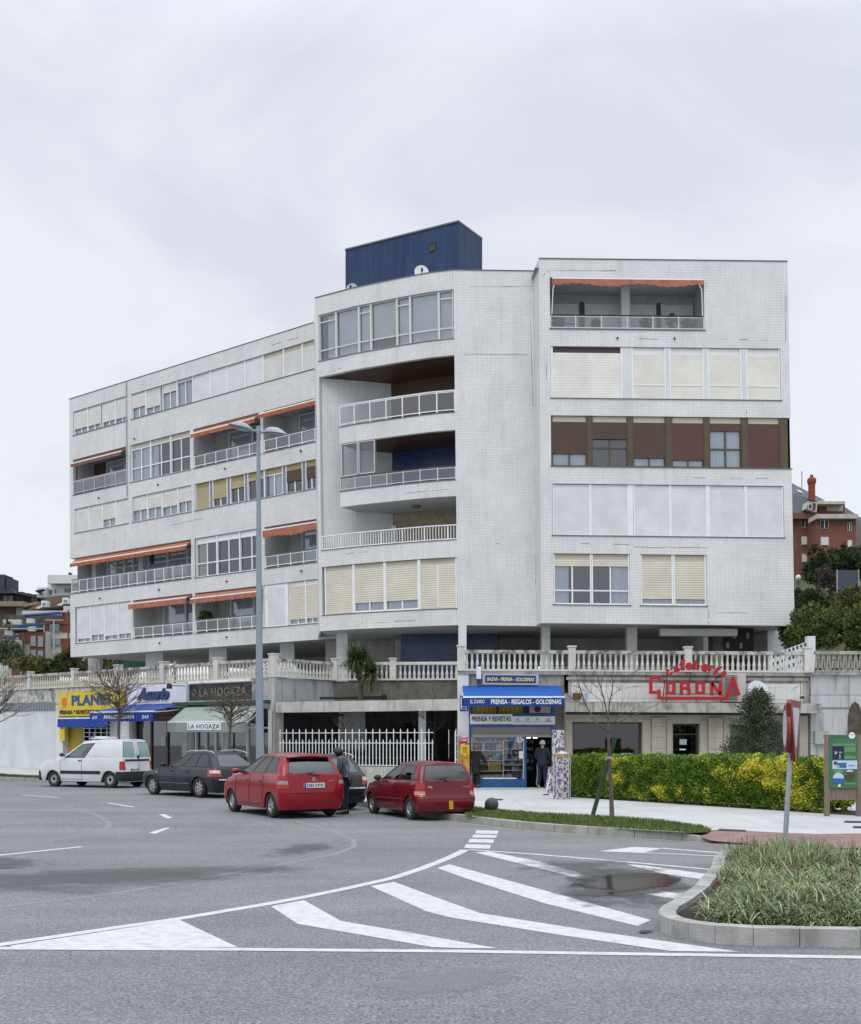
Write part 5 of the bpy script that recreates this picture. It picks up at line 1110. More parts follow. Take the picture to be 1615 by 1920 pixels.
for py in (1394, 1408, 1421, 1432, 1445): 
    ib.fbox(F0, ku(988), ku(1005), -1.6, -1.2, kz(py+.6), kz(py), room); ib.fbox(F0, ku(1026), ku(1034), -1.2, -.5, kz(py+.6), kz(py), room)
    for k in range(6): x = ku(989+k*2.7); ib.fbox(F0, x, x+.07, -1.4, -1.3, kz(py), kz(py-RK.uniform(4, 9)), RK.choice(goods[4:]))
    for k in range(4): x = ku(1026+k*2); ib.fbox(F0, x, x+.06, -.9, -.8, kz(py), kz(py-RK.uniform(4, 9)), RK.choice(goods))
ib.split('door_shelf', kio)
lb = B(); lb.fbox(F0, ku(987), ku(999), -.9, -.8, kz(1384.5), kz(1382.5), emis('tube_light', (1, .95, .85), 2.2)); lb.fbox(F0, ku(1004), ku(1012), -.9, -.8, kz(1384.5), kz(1382.5), MATS.get('tube_light')); lb.build('tube_lamp', kio)
pb = B(); pb.fbox(F0, ku(954), ku(968), -.02, -.01, kz(1391), kz(1385), mat('sticker_blue', (.03, .16, .42)))
cx, cz = ku(974), kz(1387.5); star = [F0.P(cx+.17*(1 if i % 2 else .6)*math.cos(i*math.pi/8), -.005, cz+.13*(1 if i % 2 else .6)*math.sin(i*math.pi/8)) for i in range(16)]
pb.prism(star, (0, -.006, 0), mw); text_fr(pb, F0, '15', cx-.09, cx+.07, cz-.06, cz+.06, .004, mred, thick=.004, bold=.02); pb.fbox(F0, ku(973.5), ku(982.5), -.02, -.008, kz(1422.5), kz(1408.5), mw); pb.build('window_poster', win)
# newsagent signs
b = B(); o = thing('shop_sign', 'long white fascia board reading PRENSA Y REVISTAS with lottery emblems', 'shop sign', F0.P(2.5, .05, kz(1349))); fwh = mat('board_white', (.74, .76, .76), (.66, .67, .67), 2)
b.fbox(F0, ku(881.6), ku(960.5), .05, .1, kz(1358), kz(1339.3), fwh); b.fbox(F0, ku(960.5), ku(1040.5), .05, .098, kz(1358.7), kz(1343.2), fwh); b.build('panel', o)
b = B(); text_fr(b, F0, 'PRENSA Y REVISTAS', ku(884.7), ku(957.8), kz(1353), kz(1343.5), .102, nav, thick=.006, bold=.02); b.build('lettering', o); b = B()
for k, (a, s_) in enumerate(((970.5, 'La Quiniela'), (989.5, 'La Primitiva'), (1008, 'Bonoloto'), (1028, 'de la Primitiva'))):
    b.fbox(F0, ku(a-2.6), ku(a+2.6), .098, .104, kz(1351), kz(1346.8), mat('emblem_grey', (.25, .32, .34))); b.fbox(F0, ku(a-1.2), ku(a+1.2), .104, .108, kz(1349.8), kz(1347.8), fwh)
    text_fr(b, F0, s_, ku(a-7.6), ku(a+7.6), kz(1354.6), kz(1352.3), .102, nav, thick=.003)
text_fr(b, F0, 'El Gordo', ku(1023), ku(1033), kz(1352), kz(1350.6), .102, nav, thick=.003); b.build('emblem', o)
FT = Fr([(F0.P(0, .22, 0).x, F0.P(0, .22, 0).y, .0), (F0.P(F0.L, .22, 0).x, F0.P(F0.L, .22, 0).y, -.05)])
b = B(); s0, s1, z0, z1 = FT.u(905, 1273), FT.u(1010.5, 1273), FT.uz(958, 1284)[1], FT.uz(958, 1264)[1]
o = thing('shop_sign', 'small dark blue sign with pale yellow slanted capitals BAZAR - PRENSA - GOLOSINAS', 'shop sign', FT.P((s0+s1)/2, 0, z0)); frm = mat('sign_grey_frame', (.40, .42, .50)); dnv = mat('sign_navy', (.010, .032, .13), rough=.4)
b.fbox(FT, s0, s1, -.2, 0, z0, z1, frm); b.build('frame', o); b = B(); b.fbox(FT, s0+.1, s1-.1, 0, .012, z0+.07, z1-.05, dnv); b.build('panel', o)
b = B(); text_fr(b, FT, 'BAZAR - PRENSA - GOLOSINAS', s0+.16, s1-.16, z0+.13, z1-.12, .014, mat('pale_yellow', (.62, .62, .28)), shear=.25, bold=.03, thick=.008); b.build('lettering', o)
o = thing('shop_sign', 'small white projecting box sign with navy ends beside the dark blue sign with yellow capitals', 'shop sign', F0.P(ku(897), .3, kz(1265))); b = B(); b.fbox(F0, ku(893.2), ku(901.8), .1, .35, kz(1274), kz(1251), mat('lightbox_white', (.66, .67, .74))); b.build('panel', o); b = B(); b.fbox(F0, ku(896), ku(902), .1, .3, kz(1251), kz(1247.5), dnv); b.fbox(F0, ku(894.5), ku(899), .1, .3, kz(1284), kz(1274), dnv); b.build('bracket', o)
mw2 = mw
shop_awning('bright blue canopy over the newsagent lettered PRENSA - REGALOS - GOLOSINAS', F0, (867.5, 1285), (1052.5, 1286.5), (869.8, 1306), (1059, 1308), 1.25, .30, mat('bright_blue_canvas', (.006, .085, .36), (.005, .07, .31), 1.2, rough=.75), vm=mat('canopy_navy', (.008, .04, .20), rough=.8), wav=0,
            txt=[('PRENSA - REGALOS - GOLOSINAS', .27, .965, .25, .82, mw2, dict(bold=.02)), ('EL DIARIO', .065, .205, .35, .78, mw2, dict())])
o = thing('banner', 'narrow upright blue banner on the white pillar under the bright blue canopy', 'banner', F0.P(ku(870), .1, kz(1320)))
b = B(); b.fbox(F0, ku(862.5), ku(870), .07, .09, kz(1333.5), kz(1305), mat('canopy_navy2', (.01, .035, .17))); b.fbox(F0, ku(870), ku(877.5), .07, .09, kz(1333.5), kz(1318), MATS['canopy_navy2']); b.build('panel', o)
b = B()
for (p0, p1, y0, y1) in ((864, 866, 1330, 1307), (865.5, 876, 1325.5, 1324.5), (865.5, 876, 1330, 1329), (873.5, 874.8, 1333, 1319)): b.fbox(F0, ku(p0), ku(p1), .09, .095, kz(y0), kz(y1), mw)
b.build('stripes', o)
def ac_unit(label, fr, s0, s1, z0, z1, d0, d1, m, dk, fan=True):
    o = thing('air_conditioner', label, 'air conditioner', fr.P((s0+s1)/2, d0, z0)); b = B(); b.fbox(fr, s0, s1, d0, d1, z0, z1, m); b.build('casing', o); b = B(); w, h = s1-s0, z1-z0
    if fan:
        b.lathe(fr.P(s0+w*.38, d1, z0+h*.5), [(h*.42, -.012), (h*.42, 0)], dk, 20, axis='y'); 
    else:
        for k in range(14): b.fbox(fr, s0+w*.06, s0+w*.62, d1, d1+.012, z0+h*(.05+.065*k), z0+h*(.085+.065*k), dk)
    b.build('grille', o); return o
ac_unit('grey air conditioner wedged under the bright blue canopy', F0, ku(993), ku(1033), kz(1338)+.02, kz(1322), -.15, .02, mat('ac_beige', (.30, .30, .28)), dark)
ac_unit('beige air conditioner behind the red A of the cafe sign', FN, nu(1352), nu(1394), nz(1373, 1317)+.01, nz(1373, 1263.5), .02, .35, mat('ac_cream', (.46, .46, .42)), mat('ac_grille', (.17, .17, .16)), fan=False)
# ---- telephone booth
o = thing('payphone', 'yellow payphone column with a red ice cream advert on top, against the white pillar', 'payphone', F0.P(ku(870), .2, PG)); py_ = mat('payphone_yellow', (.66, .34, .012), (.6, .3, .01), 2, rough=.4)
b = B(); b.fbox(F0, ku(862), ku(880), .07, .32, PG, kz(1396), py_); b.fbox(F0, ku(863), ku(879.5), .32, .4, kz(1418), kz(1397.5), mat('payphone_hood', (.70, .42, .03), rough=.35)); b.build('housing', o)
b = B(); b.fbox(F0, ku(861.7), ku(879.8), .07, .3, kz(1396), kz(1382), mat('advert_red', (.42, .04, .05))); b.prism([F0.P(ku(862), .302, kz(1396)), F0.P(ku(870), .302, kz(1396)), F0.P(ku(880), .302, kz(1389)), F0.P(ku(880), .302, kz(1392))], (0, -.004, 0), mw)
b.tube([F0.P(ku(870.5)+.17*math.cos(a*.45), .31, kz(1385.5)+.07*math.sin(a*.45)) for a in range(15)], .012, mw, 5); b.tube([F0.P(ku(870.5)+.06*math.cos(a*.9), .31, kz(1385.5)+.04*math.sin(a*.9)) for a in range(8)], .012, mw, 5); b.build('advert_panel', o)
b = B(); b.tube([F0.P(ku(866), .36, kz(1424)), F0.P(ku(866.5), .4, kz(1431)), F0.P(ku(868), .36, kz(1437))], .03, mat('handset_brown', (.25, .09, .02)), 6); b.tube([F0.P(ku(872), .34, kz(1420)), F0.P(ku(874.5), .38, kz(1430)), F0.P(ku(873.5), .38, kz(1446)), F0.P(ku(875.5), .34, kz(1438))], .012, alu, 5); b.build('handset', o)
b = B(); b.fbox(F0, ku(866), ku(876.5), .32, .335, kz(1457), kz(1450), dark); b.fbox(F0, ku(864), ku(869), .4, .41, kz(1416), kz(1414.5), dark); b.fbox(F0, ku(873), ku(878), .4, .41, kz(1416), kz(1414.5), dark)
for k in range(5): b.fbox(F0, ku(867), ku(876), .4, .406, kz(1401.6+k*2.3), kz(1400.8+k*2.3), dark)
b.build('coin_panel', o)
o = thing('gate_panel', 'narrow white steel gate leaf standing open beside the payphone', 'gate', F0.P(ku(856), .2, 0)); b = B(); b.fbox(F0, ku(852.8), ku(854.2), .1, .5, PG, kz(1371.5), pvc); b.fbox(F0, ku(858.2), ku(859.6), .1, .2, PG, kz(1373), pvc)
for k in range(7): b.fbox(F0, ku(854.2), ku(858.2), .12, .16, kz(1470-k*15), kz(1470-k*15)+.04, pvc)
b.fbox(F0, ku(854.4), ku(855.6), .11, .2, kz(1430), kz(1367), pvc); b.build('gate_frame', o)
# ---- poster pillar and rack by the hedge
def collage(name):
    m = bpy.data.materials.new(name); m.use_nodes = True; t = m.node_tree; bs_ = t.nodes['Principled BSDF']; L = t.links.new; nod = t.nodes.new
    co = nod('ShaderNodeTexCoord'); mp = nod('ShaderNodeMapping'); mp.inputs['Scale'].default_value = (1, 1, .75); n = nod('ShaderNodeTexNoise'); n.inputs['Scale'].default_value = 6; L(co.outputs['Object'], n.inputs[0]); ad = nod('ShaderNodeVectorMath'); L(co.outputs['Object'], ad.inputs[0]); sc_ = nod('ShaderNodeVectorMath'); sc_.operation = 'SCALE'; sc_.inputs['Scale'].default_value = .15; L(n.outputs['Color'], sc_.inputs[0]); L(sc_.outputs[0], ad.inputs[1]); L(ad.outputs[0], mp.inputs[0])
    v = nod('ShaderNodeTexVoronoi'); v.inputs['Scale'].default_value = 21; L(mp.outputs[0], v.inputs[0]); s = nod('ShaderNodeSeparateColor'); L(v.outputs['Color'], s.inputs[0]); cr = nod('ShaderNodeValToRGB'); cr.color_ramp.interpolation = 'CONSTANT'
    cols = [(0, (.42, .42, .44)), (.22, (.08, .08, .16)), (.4, (.5, .48, .5)), (.55, (.10, .13, .30)), (.68, (.30, .22, .20)), (.78, (.55, .55, .55)), (.88, (.26, .05, .06)), (.94, (.06, .06, .07))]
    e_ = cr.color_ramp.elements; e_[0].position = 0; e_[0].color = (*cols[0][1], 1); e_[1].position = cols[1][0]; e_[1].color = (*cols[1][1], 1)
    for p, c in cols[2:]: q_ = e_.new(p); q_.color = (*c, 1)
    L(s.outputs[0], cr.inputs[0]); L(cr.outputs[0], bs_.inputs['Base Color']); bs_.inputs['Roughness'].default_value = .6; return m
col_m = collage('newsprint_collage')
c = gp(1054, 1498, .13); o = thing('newspaper_column', 'octagonal column papered with newspapers at the end of the hedge', 'newspaper stand', c); zt_ = at(1054, 1413, c.y).z
b = B(); b.lathe((c.x, c.y, 0), [(.24, .125), (.24, zt_-.12)], col_m, 8); b.build('column_body', o); b = B(); b.lathe((c.x, c.y, 0), [(.245, zt_-.12), (.25, zt_-.02)], mat('column_orange', (.42, .2, .08)), 8); b.lathe((c.x, c.y, 0), [(.26, zt_-.02), (.26, zt_), (.05, zt_+.02)], alu, 8)
for k in range(8): a = k*math.pi/4; b.tube([(c.x+.243*math.cos(a), c.y+.243*math.sin(a), .13), (c.x+.243*math.cos(a), c.y+.243*math.sin(a), zt_)], .012, alu, 5)
b.lathe((c.x+.02, c.y, zt_), [(.12, 0), (.11, .05), (0, .06)], white, 10); b.build('column_cap', o)
o = thing('newspaper_rack', 'upright board covered in magazines between the newsagent door and the papered column', 'newspaper stand', F0.P(ku(1045), 1.6, PG)); b = B(); b.obox(at(1046.5, 1425, 38.2), (.20, -.02, 0), (0, .04, 0), (0, 0, 1.02), col_m); b.build('rack_board', o)
o = thing('newspaper_rack', 'low leaning rack of pale newspapers beside the newsagent doorway', 'newspaper stand', at(1035, 1480, 37)); b = B(); b.obox((gp(1036, 1487, .13)+Vector((.0, .1, .42))), (.17, .0, 0), (0, .03, .0), (.06, 0, .42), col_m); b.obox(gp(1030, 1489, .13)+Vector((0, .3, .3)), (.02, .1, 0), (.02, 0, 0), (.08, 0, .32), mw); b.build('rack_board', o)
# ================================================================== CAFE SIGN
Y_ = 40.0; o = thing('cafe_sign', 'red letter sign on a thin frame, a small arched word over a large one', 'cafe sign', at(1303, 1318, Y_))
zp = lambda x, y: (1200+x/7.34, 1230+y/7.34)
def stroke(b, pts, wd, m=mred, th=.08, Y=Y_):
    """flat letter stroke through zoomed-photo points, with real depth"""
    P_ = [at(*zp(*p), Y) for p in pts]; w = wd/7.34*Y/F/2
    for i in range(len(P_)-1):
        a, c = P_[i], P_[i+1]; t = (c-a).normalized(); n = Vector((-t.z, 0, t.x)); e_ = t*w*.98 if len(P_) > 2 else t*0
        a2, c2 = (a-e_ if i > 0 else a), (c+e_ if i < len(P_)-2 else c)
        j = .002*i
        b.prism([a2+n*w+Vector((0, -j, 0)), c2+n*w+Vector((0, -j, 0)), c2-n*w+Vector((0, -j, 0)), a2-n*w+Vector((0, -j, 0))], (0, th, 0), m)
def letters(name, strokes, wd):
    b = B()
    for s_ in strokes: stroke(b, s_, wd)
    return b.build(name, o)
letters('letter_c', [[(272, 352), (272, 300), (155, 300), (155, 502), (268, 502)], [(268, 462), (268, 575), (320, 583), (1195, 583), (1290, 310), (1360, 522), (1285, 522)]], 44)
letters('letter_o', [[(382, 350), (382, 512), (472, 512), (472, 372), (382, 372)]], 40)
letters('letter_r', [[(578, 540), (578, 370), (672, 370), (672, 440), (600, 445)], [(650, 445), (682, 470), (682, 540)]], 40)
letters('letter_o', [[(790, 350), (790, 512), (880, 512), (880, 372), (790, 372)]], 40)
letters('letter_n', [[(995, 545), (995, 355)], [(995, 372), (1112, 530)], [(1112, 355), (1112, 545)]], 42)
caf_l = [('c', 395, 235, -48, 95), ('a', 505, 178, -28, 95), ('f', 590, 125, -14, 150), ('e', 672, 145, -5, 110), ('t', 765, 118, 3, 150), ('e', 890, 165, 12, 115), ('r', 985, 185, 22, 105), ('\u00ed', 1068, 205, 38, 150), ('a', 1150, 252, 48, 95)]
for ch, x, y, ang, hgt in caf_l:
    b = B(); c = at(*zp(x, y), Y_); k_ = Y_/F/7.34; hh = hgt*k_; ww = hh*(.78 if ch in 'cae' else .6 if ch != '\u00ed' else .45); an = rad(-ang)
    text_geo(b, lambda x_, y_, t_: c+Vector(((x_-ww/2)*math.cos(an)-(y_-hh/2)*math.sin(an), -t_, (x_-ww/2)*math.sin(an)+(y_-hh/2)*math.cos(an))), ch, ww, hh, mred, bold=.045, thick=.08); b.build('letter_'+('i' if ch == '\u00ed' else ch), o)
b = B()
for p in ([(345, 330), (322, 600), (310, 635)], [(368, 300), (368, 635)], [(1115, 600), (1115, 640)], [(775, 560), (775, 640)], [(705, 235), (680, 350)], [(1070, 290), (1020, 350)]): b.tube([at(*zp(*q_), Y_+.06) for q_ in p], .018, dark, 6)
b.tube([at(*zp(360+45*i, 260-150*math.sin((i)/17*math.pi)+20), Y_+.05) for i in range(18)], .015, dark, 5); b.tube([at(*zp(350, 525), Y_+.06), at(*zp(1130, 525), Y_+.06)], .015, dark, 5); b.tube([at(*zp(360, 355), Y_+.06), at(*zp(1110, 358), Y_+.06)], .012, dark, 5)
b.build('support_frame', o)
# ledge clutter
def dish(label, px, py, Y, r, yaw=0.2, tilt=.35, m=None, cat='satellite dish'):
    c = at(px, py, Y); o = thing('satellite_dish', label, cat, c-Vector((0, 0, r))); m = m or mat('dish_white', (.56, .62, .64), rough=.5); b = B()
    Rm = Matrix.Rotation(yaw, 3, 'Z') @ Matrix.Rotation(-tilt, 3, 'X'); n = 22
    def pt(u, v, dy): rr = r*v; a = 2*math.pi*u; return c+Rm @ Vector((rr*math.cos(a), -.16*r*v*v*-1*-1+dy-.0, rr*math.sin(a)*1.06))
    b.grid(lambda u, v: pt(u, v, 0), n, 5, m); b.grid(lambda u, v: pt(u, v, .03), n, 5, m); b.build('dish_bowl', o, smooth=True)
    b = B(); b.tube([c+Rm @ Vector((0, 0, -r)), c+Rm @ Vector((0, -r*.8, -r*.1))], .02, dark, 6); b.lathe(c+Rm @ Vector((0, -r*.8, -r*.1)), [(.05, -.06), (.05, .06)], dark, 8); b.build('feed_arm', o)
    b = B(); b.tube([c+Vector((0, .1, 0)), c+Vector((0, .12, -r*1.15))], .03, metal, 6); b.build('mount', o); return o
dish('large pale satellite dish on the cafe ledge beside the red sign', 1421, 1297.5, 40.25, .40)
dish('white satellite dish poking over the curved parapet below the vent window', 790.5, 511, 50.2, .32, .1, .2, mat('dish_clean', (.66, .67, .69), rough=.5))
dish('small grey satellite dish at the corner of the blue roof box', 660, 542, 52.3, .27, -.2, .2, mat('dish_grey', (.38, .44, .50), rough=.5))
o = thing('television_aerial', 'thin rusty aerial with a pale panel on the cafe ledge by the road sign', 'aerial', at(1500, 1318, 40.2)); b = B(); b.tube([at(1502, 1320, 40.2), at(1502, 1276, 40.2)], .015, mat('rust', (.2, .09, .04)), 5); b.tube([at(1483, 1296, 40.2), at(1502, 1283, 40.2)], .01, metal, 5)
for k in range(6): c = at(1486+k*3, 1294-k*2.1, 40.2); b.tube([c+Vector((-.08, 0, -.08)), c+Vector((.08, 0, .08))], .006, metal, 4)
b.build('mast', o); b = B(); b.obox(at(1478, 1303, 40.1), (.03, .02, 0), (0, .04, 0), (.03, 0, .32), white); b.build('reflector_panel', o)
o = thing('floodlight', 'grey tilted floodlight on the ledge beside a brown box', 'floodlight', at(1096, 1315, 40.2)); b = B(); b.obox(at(1096, 1308, 40.0), (.12, -.02, .04), (0, .09, 0), (.06, 0, .15), metal); b.build('lamp_body', o)
o = thing('wall_box', 'small rusty brown box at the end of the cafe ledge', 'box', at(1083, 1312, 40.4)); b = B(); c = at(1083.5, 1306, 40.35); b.box(c.x-.17, c.x+.17, c.y-.1, c.y+.1, c.z-.12, c.z+.12, mat('box_rust', (.16, .07, .03), (.08, .04, .02), 9)); b.build('casing', o)
o = thing('floodlight', 'small white floodlight on the ledge beside the thin aerial', 'floodlight', at(1504, 1312, 40.1)); b = B(); c = at(1504, 1308, 40.0); b.obox(c, (.11, 0, 0), (0, .06, 0), (0, -.02, .07), white); b.obox(c+Vector((0, -.07, 0)), (.08, 0, 0), (0, .01, 0), (0, 0, .045), dark); b.build('lamp_body', o)
o = thing('electrical_cabinet', 'grey electrical cabinet fixed to the panelled wall beside the information board', 'electrical cabinet', FX.P(xu(1537), .1, 1.5)); b = B(); b.fbox(FX, xu(1525.5), xu(1551), 0, .22, FX.uz(1537, 1395)[1], FX.uz(1537, 1371)[1], mat('cabinet_grey', (.36, .37, .33), (.32, .33, .29), 3)); b.tube([FX.P(xu(1532), .05, 1.7), FX.P(xu(1532), .05, .1)], .02, metal, 6); b.build('casing', o); b = B(); b.fbox(FX, xu(1541), xu(1546), .22, .225, 1.95, 2.05, mat('label_dark', (.08, .09, .12))); b.fbox(FX, xu(1541), xu(1546), .22, .225, 1.78, 1.86, mw); b.build('label_plate', o)
# ================================================================== INFORMATION BOARD
c = gp(1584, 1530, .13); Yi = c.y; wood = mat('grey_timber', (.22, .18, .14), (.15, .12, .095), 5, rough=.85, stretch=(6, 6, .8), det=6)
o = thing('information_board', 'green nature information board in a grey timber frame beside the hedge', 'information board', c); ix = lambda px: (px-CX)*Yi/F; iz = lambda py: CH+(HY-py)*Yi/F
for a, c_ in ((1547.5, 1555.5), (1607, 1615)): b = B(); b.box(ix(a), ix(c_), Yi-.04, Yi+.06, .05, iz(1377.5), wood); b.build('post', o)
b = B(); b.box(ix(1555.5), ix(1607), Yi, Yi+.05, iz(1500), iz(1477.5), wood); b.build('lower_board', o)
grn = mat('board_green', (.03, .12, .055), (.05, .17, .07), 1.5, rough=.4); b = B(); b.box(ix(1553.5), ix(1606.5), Yi-.05, Yi-.02, iz(1477), iz(1378), grn); b.build('panel', o)
bq = lambda x, y: (1540+x/11.29, 1370+y/11.29)
def bx_(b, x0, y0, x1, y1, m, h=.003):
    (a, d), (e_, f_) = bq(x0, y0), bq(x1, y1); b.box(ix(a), ix(e_), Yi-.052-h, Yi-.05, iz(f_), iz(d), m)
def circ(b, x, y, r, m, h=.005, half=None):
    cx, cy = bq(x, y); pts = []
    for k in range(25):
        a = 2*math.pi*k/24 if half is None else (math.pi*k/24 if half == 'top' else math.pi+math.pi*k/24); pts.append(Vector((ix(cx)+r/11.29*Yi/F*math.cos(a), Yi-.052-h, iz(cy)+r/11.29*Yi/F*math.sin(a))))
    b.prism(pts[:-1] if half is None else pts, (0, .003, 0), m)
b = B(); lg = mat('text_block_green', (.16, .30, .16), (.07, .2, .09), 60, rough=.5); pk = mat('print_dark', (.02, .02, .05)); skb = mat('print_sky', (.45, .55, .68)); seb = mat('print_sea', (.03, .12, .34)); olv = mat('print_olive', (.07, .07, .03))
bx_(b, 225, 270, 710, 325, lg); bx_(b, 480, 340, 715, 455, lg); bx_(b, 480, 530, 715, 600, lg); bx_(b, 250, 830, 460, 890, lg); bx_(b, 470, 1105, 725, 1135, lg)
bx_(b, 225, 335, 465, 605, pk); bx_(b, 225, 632, 748, 815, skb); bx_(b, 320, 680, 520, 790, seb, .004); bx_(b, 555, 735, 690, 752, seb, .004); circ(b, 635, 105, 70, mw); bx_(b, 580, 86, 700, 92, grn, .009)
circ(b, 585, 945, 120, olv); circ(b, 585, 935, 105, mat('print_white', (.6, .6, .6)), .008, 'top'); bx_(b, 490, 870, 690, 950, olv, .011); circ(b, 348, 1020, 118, seb); circ(b, 348, 1008, 118, skb, .008, 'top'); bx_(b, 345, 1135, 395, 1190, mw, .004)
for (x0, y0, x1, y1) in ((270, 440, 310, 500), (360, 450, 420, 470), (370, 500, 392, 590), (300, 460, 330, 480)): bx_(b, x0, y0, x1, y1, mat('print_grey', (.4, .4, .4)), .006)
circ(b, 285, 690, 38, pk, .008); circ(b, 300, 725, 22, mat('print_buff', (.4, .36, .22)), .01); circ(b, 345, 760, 30, MATS['print_buff'], .009)
b.build('printed_pictures', o)
b = B()
def tx(string, x0, y0, x1, y1): (a, d), (e_, f_) = bq(x0, y0), bq(x1, y1); text_geo(b, lambda x, y, t: Vector((ix(a)+x, Yi-.053-t, iz(f_)+y)), string, ix(e_)-ix(a), iz(d)-iz(f_), mat('print_pale_green', (.22, .36, .22)), thick=.002)
tx('Conozca la', 240, 180, 600, 205); tx('Playa de Mataleñas', 300, 222, 715, 250)
b.build('lettering', o)
# ================================================================== ROAD SIGN on the island
base = gp(1474, 1640, .1); Ys = 16.6; c = at(1474, 1600, Ys); bx0 = at(1473, 1600, Ys).x
o = thing('road_sign', 'galvanised post with a red rimmed triangle and round sign, back to back', 'road sign', (bx0, Ys, .1))
b = B(); b.tube([(bx0-.02, Ys, .0), (at(1483, 1405, Ys).x, Ys, at(1483, 1400, Ys).z), (at(1486, 1322, Ys).x, Ys, at(1486, 1322, Ys).z)], .038, metal, 12); b.build('post', o)
srd = mat('sign_red', (.27, .04, .03), (.2, .03, .025), 4, rough=.45); swh = mat('sign_white', (.55, .56, .58), (.48, .49, .5), 3, rough=.45); sbk = mat('sign_back', (.10, .09, .12), rough=.5)
def plate_sign(cx, cz, yaw, pts, thick, rim, face, fscale, name):
    """plate facing direction yaw (about z); pts in plate metres"""
    n = Vector((math.cos(yaw), math.sin(yaw), 0)); t = Vector((-n.y, n.x, 0)); c = Vector((cx, Ys, cz)); b = B()
    b.prism([c+t*x+Vector((0, 0, z)) for x, z in pts], n*thick, rim); o1 = b.build(name, o)
    b = B(); mx_ = sum(x for x, _ in pts)/len(pts); mz_ = sum(z for _, z in pts)/len(pts); b.prism([c+n*(thick+.002)+t*(mx_+(x-mx_)*fscale)+Vector((0, 0, mz_+(z-mz_)*fscale)) for x, z in pts], n*.002, face); b.build('sign_face', o1)
    b = B(); b.prism([c-n*.004+t*(mx_+(x-mx_)*.97)+Vector((0, 0, mz_+(z-mz_)*.97)) for x, z in pts], n*.003, sbk); b.build('sign_back', o1)
zt_ = at(0, 1320, Ys).z; tri = [(-.42, 0), (-.38, .05), (.38, .05), (.42, 0), (.05, -.84), (-.05, -.84)]
plate_sign(at(1485, 1400, Ys).x, zt_, rad(-28), tri, .06, srd, swh, .66, 'yield_plate')
plate_sign(at(1479, 1400, Ys).x, at(0, 1366, Ys).z, rad(168), [(.36*math.cos(k*math.pi/14), .36*math.sin(k*math.pi/14)) for k in range(28)], .05, srd, swh, .75, 'round_plate')
# ================================================================== LAMP POST
Yl = 38.6; bl = at(488, 1470, Yl); o = thing('street_lamp', 'tall grey lamp post with two flat grey lamp heads', 'street lamp', (bl.x, Yl, .2)); lampm = mat('lamp_post_grey', (.26, .31, .36), (.23, .27, .31), 1.5, rough=.5, metal=.1)
tp = at(484.5, 815, Yl); b = B(); b.tube([(bl.x, Yl, .15), (bl.x, Yl, 1.2), (bl.x-.02, Yl, 3), tuple(tp)], [.15, .145, .13, .062], lampm, 14); b.lathe((bl.x, Yl, .14), [(.24, 0), (.24, .04), (.17, .08)], lampm, 12); b.build('post', o)
b = B(); b.tube([tp, tp+Vector((0, 0, .28))], .075, lampm, 10); b.tube([tp+Vector((-.28, -.05, .14)), tp+Vector((0, 0, .12)), tp+Vector((.30, .1, .06))], .045, lampm, 8); b.build('lamp_bracket', o)
hm = mat('lamp_head_grey', (.30, .34, .38), rough=.45); lens = mat('lamp_lens', (.20, .22, .23), rough=.15, spec=.8)
def head(a, c, name='lamp_head'):
    a, c = Vector(a), Vector(c); t = (c-a).normalized(); sd_ = t.cross(Vector((0, 0, 1))).normalized(); up_ = sd_.cross(t); L_ = (c-a).length; b = B()
    def fn(u, v):
        w = .21*min(1, (u*3.2+.25))*(1-.25*max(0, (u-.75))*4*.4) ; an = math.pi*v; h = .2*math.sin(math.pi*min(1, u*1.02+.06))**.5
        return a+t*L_*u+sd_*math.cos(an)*w+up_*math.sin(an)*h
    b.grid(fn, 12, 8, hm); b.grid(lambda u, v: a+t*L_*u+sd_*(1-2*v)*.21*min(1, (u*3.2+.25))*(1-.25*max(0, (u-.75))*1.6)-up_*.03*math.sin(math.pi*u), 12, 4, hm)
    h_ = b.build(name, o, smooth=True); b = B(); b.grid(lambda u, v: a+t*L_*(.38+.55*u)+sd_*(1-2*v)*.13-up_*(.02+.05*math.sin(math.pi*u)*math.sin(math.pi*v)), 8, 6, lens); b.build('lens', h_, smooth=True)
head(tp+Vector((-.22, -.05, .12)), tp+Vector((-.98, -.35, .24))); head(tp+Vector((.22, .05, .1)), tp+Vector((1.0, -.55, -.12)))
# ================================================================== STONE BALL BOLLARD
c = gp(922, 1522, SW); r_ = 13.2*c.y/F; o = thing('ball_bollard', 'dark stone ball bollard on the grass verge behind the small red hatchback', 'bollard', c); b = B(); b.lathe((c.x, c.y, .14+r_), [(r_*math.sin(math.pi*k/14)+.0001, -r_*math.cos(math.pi*k/14)) for k in range(15)], mat('bollard_iron', (.045, .047, .05), (.065, .067, .07), 5, rough=.55), 24); b.build('ball', o, smooth=True); b = B(); b.lathe((c.x, c.y, .13), [(.17, 0), (.15, .05)], granite, 14); b.build('foot', o)
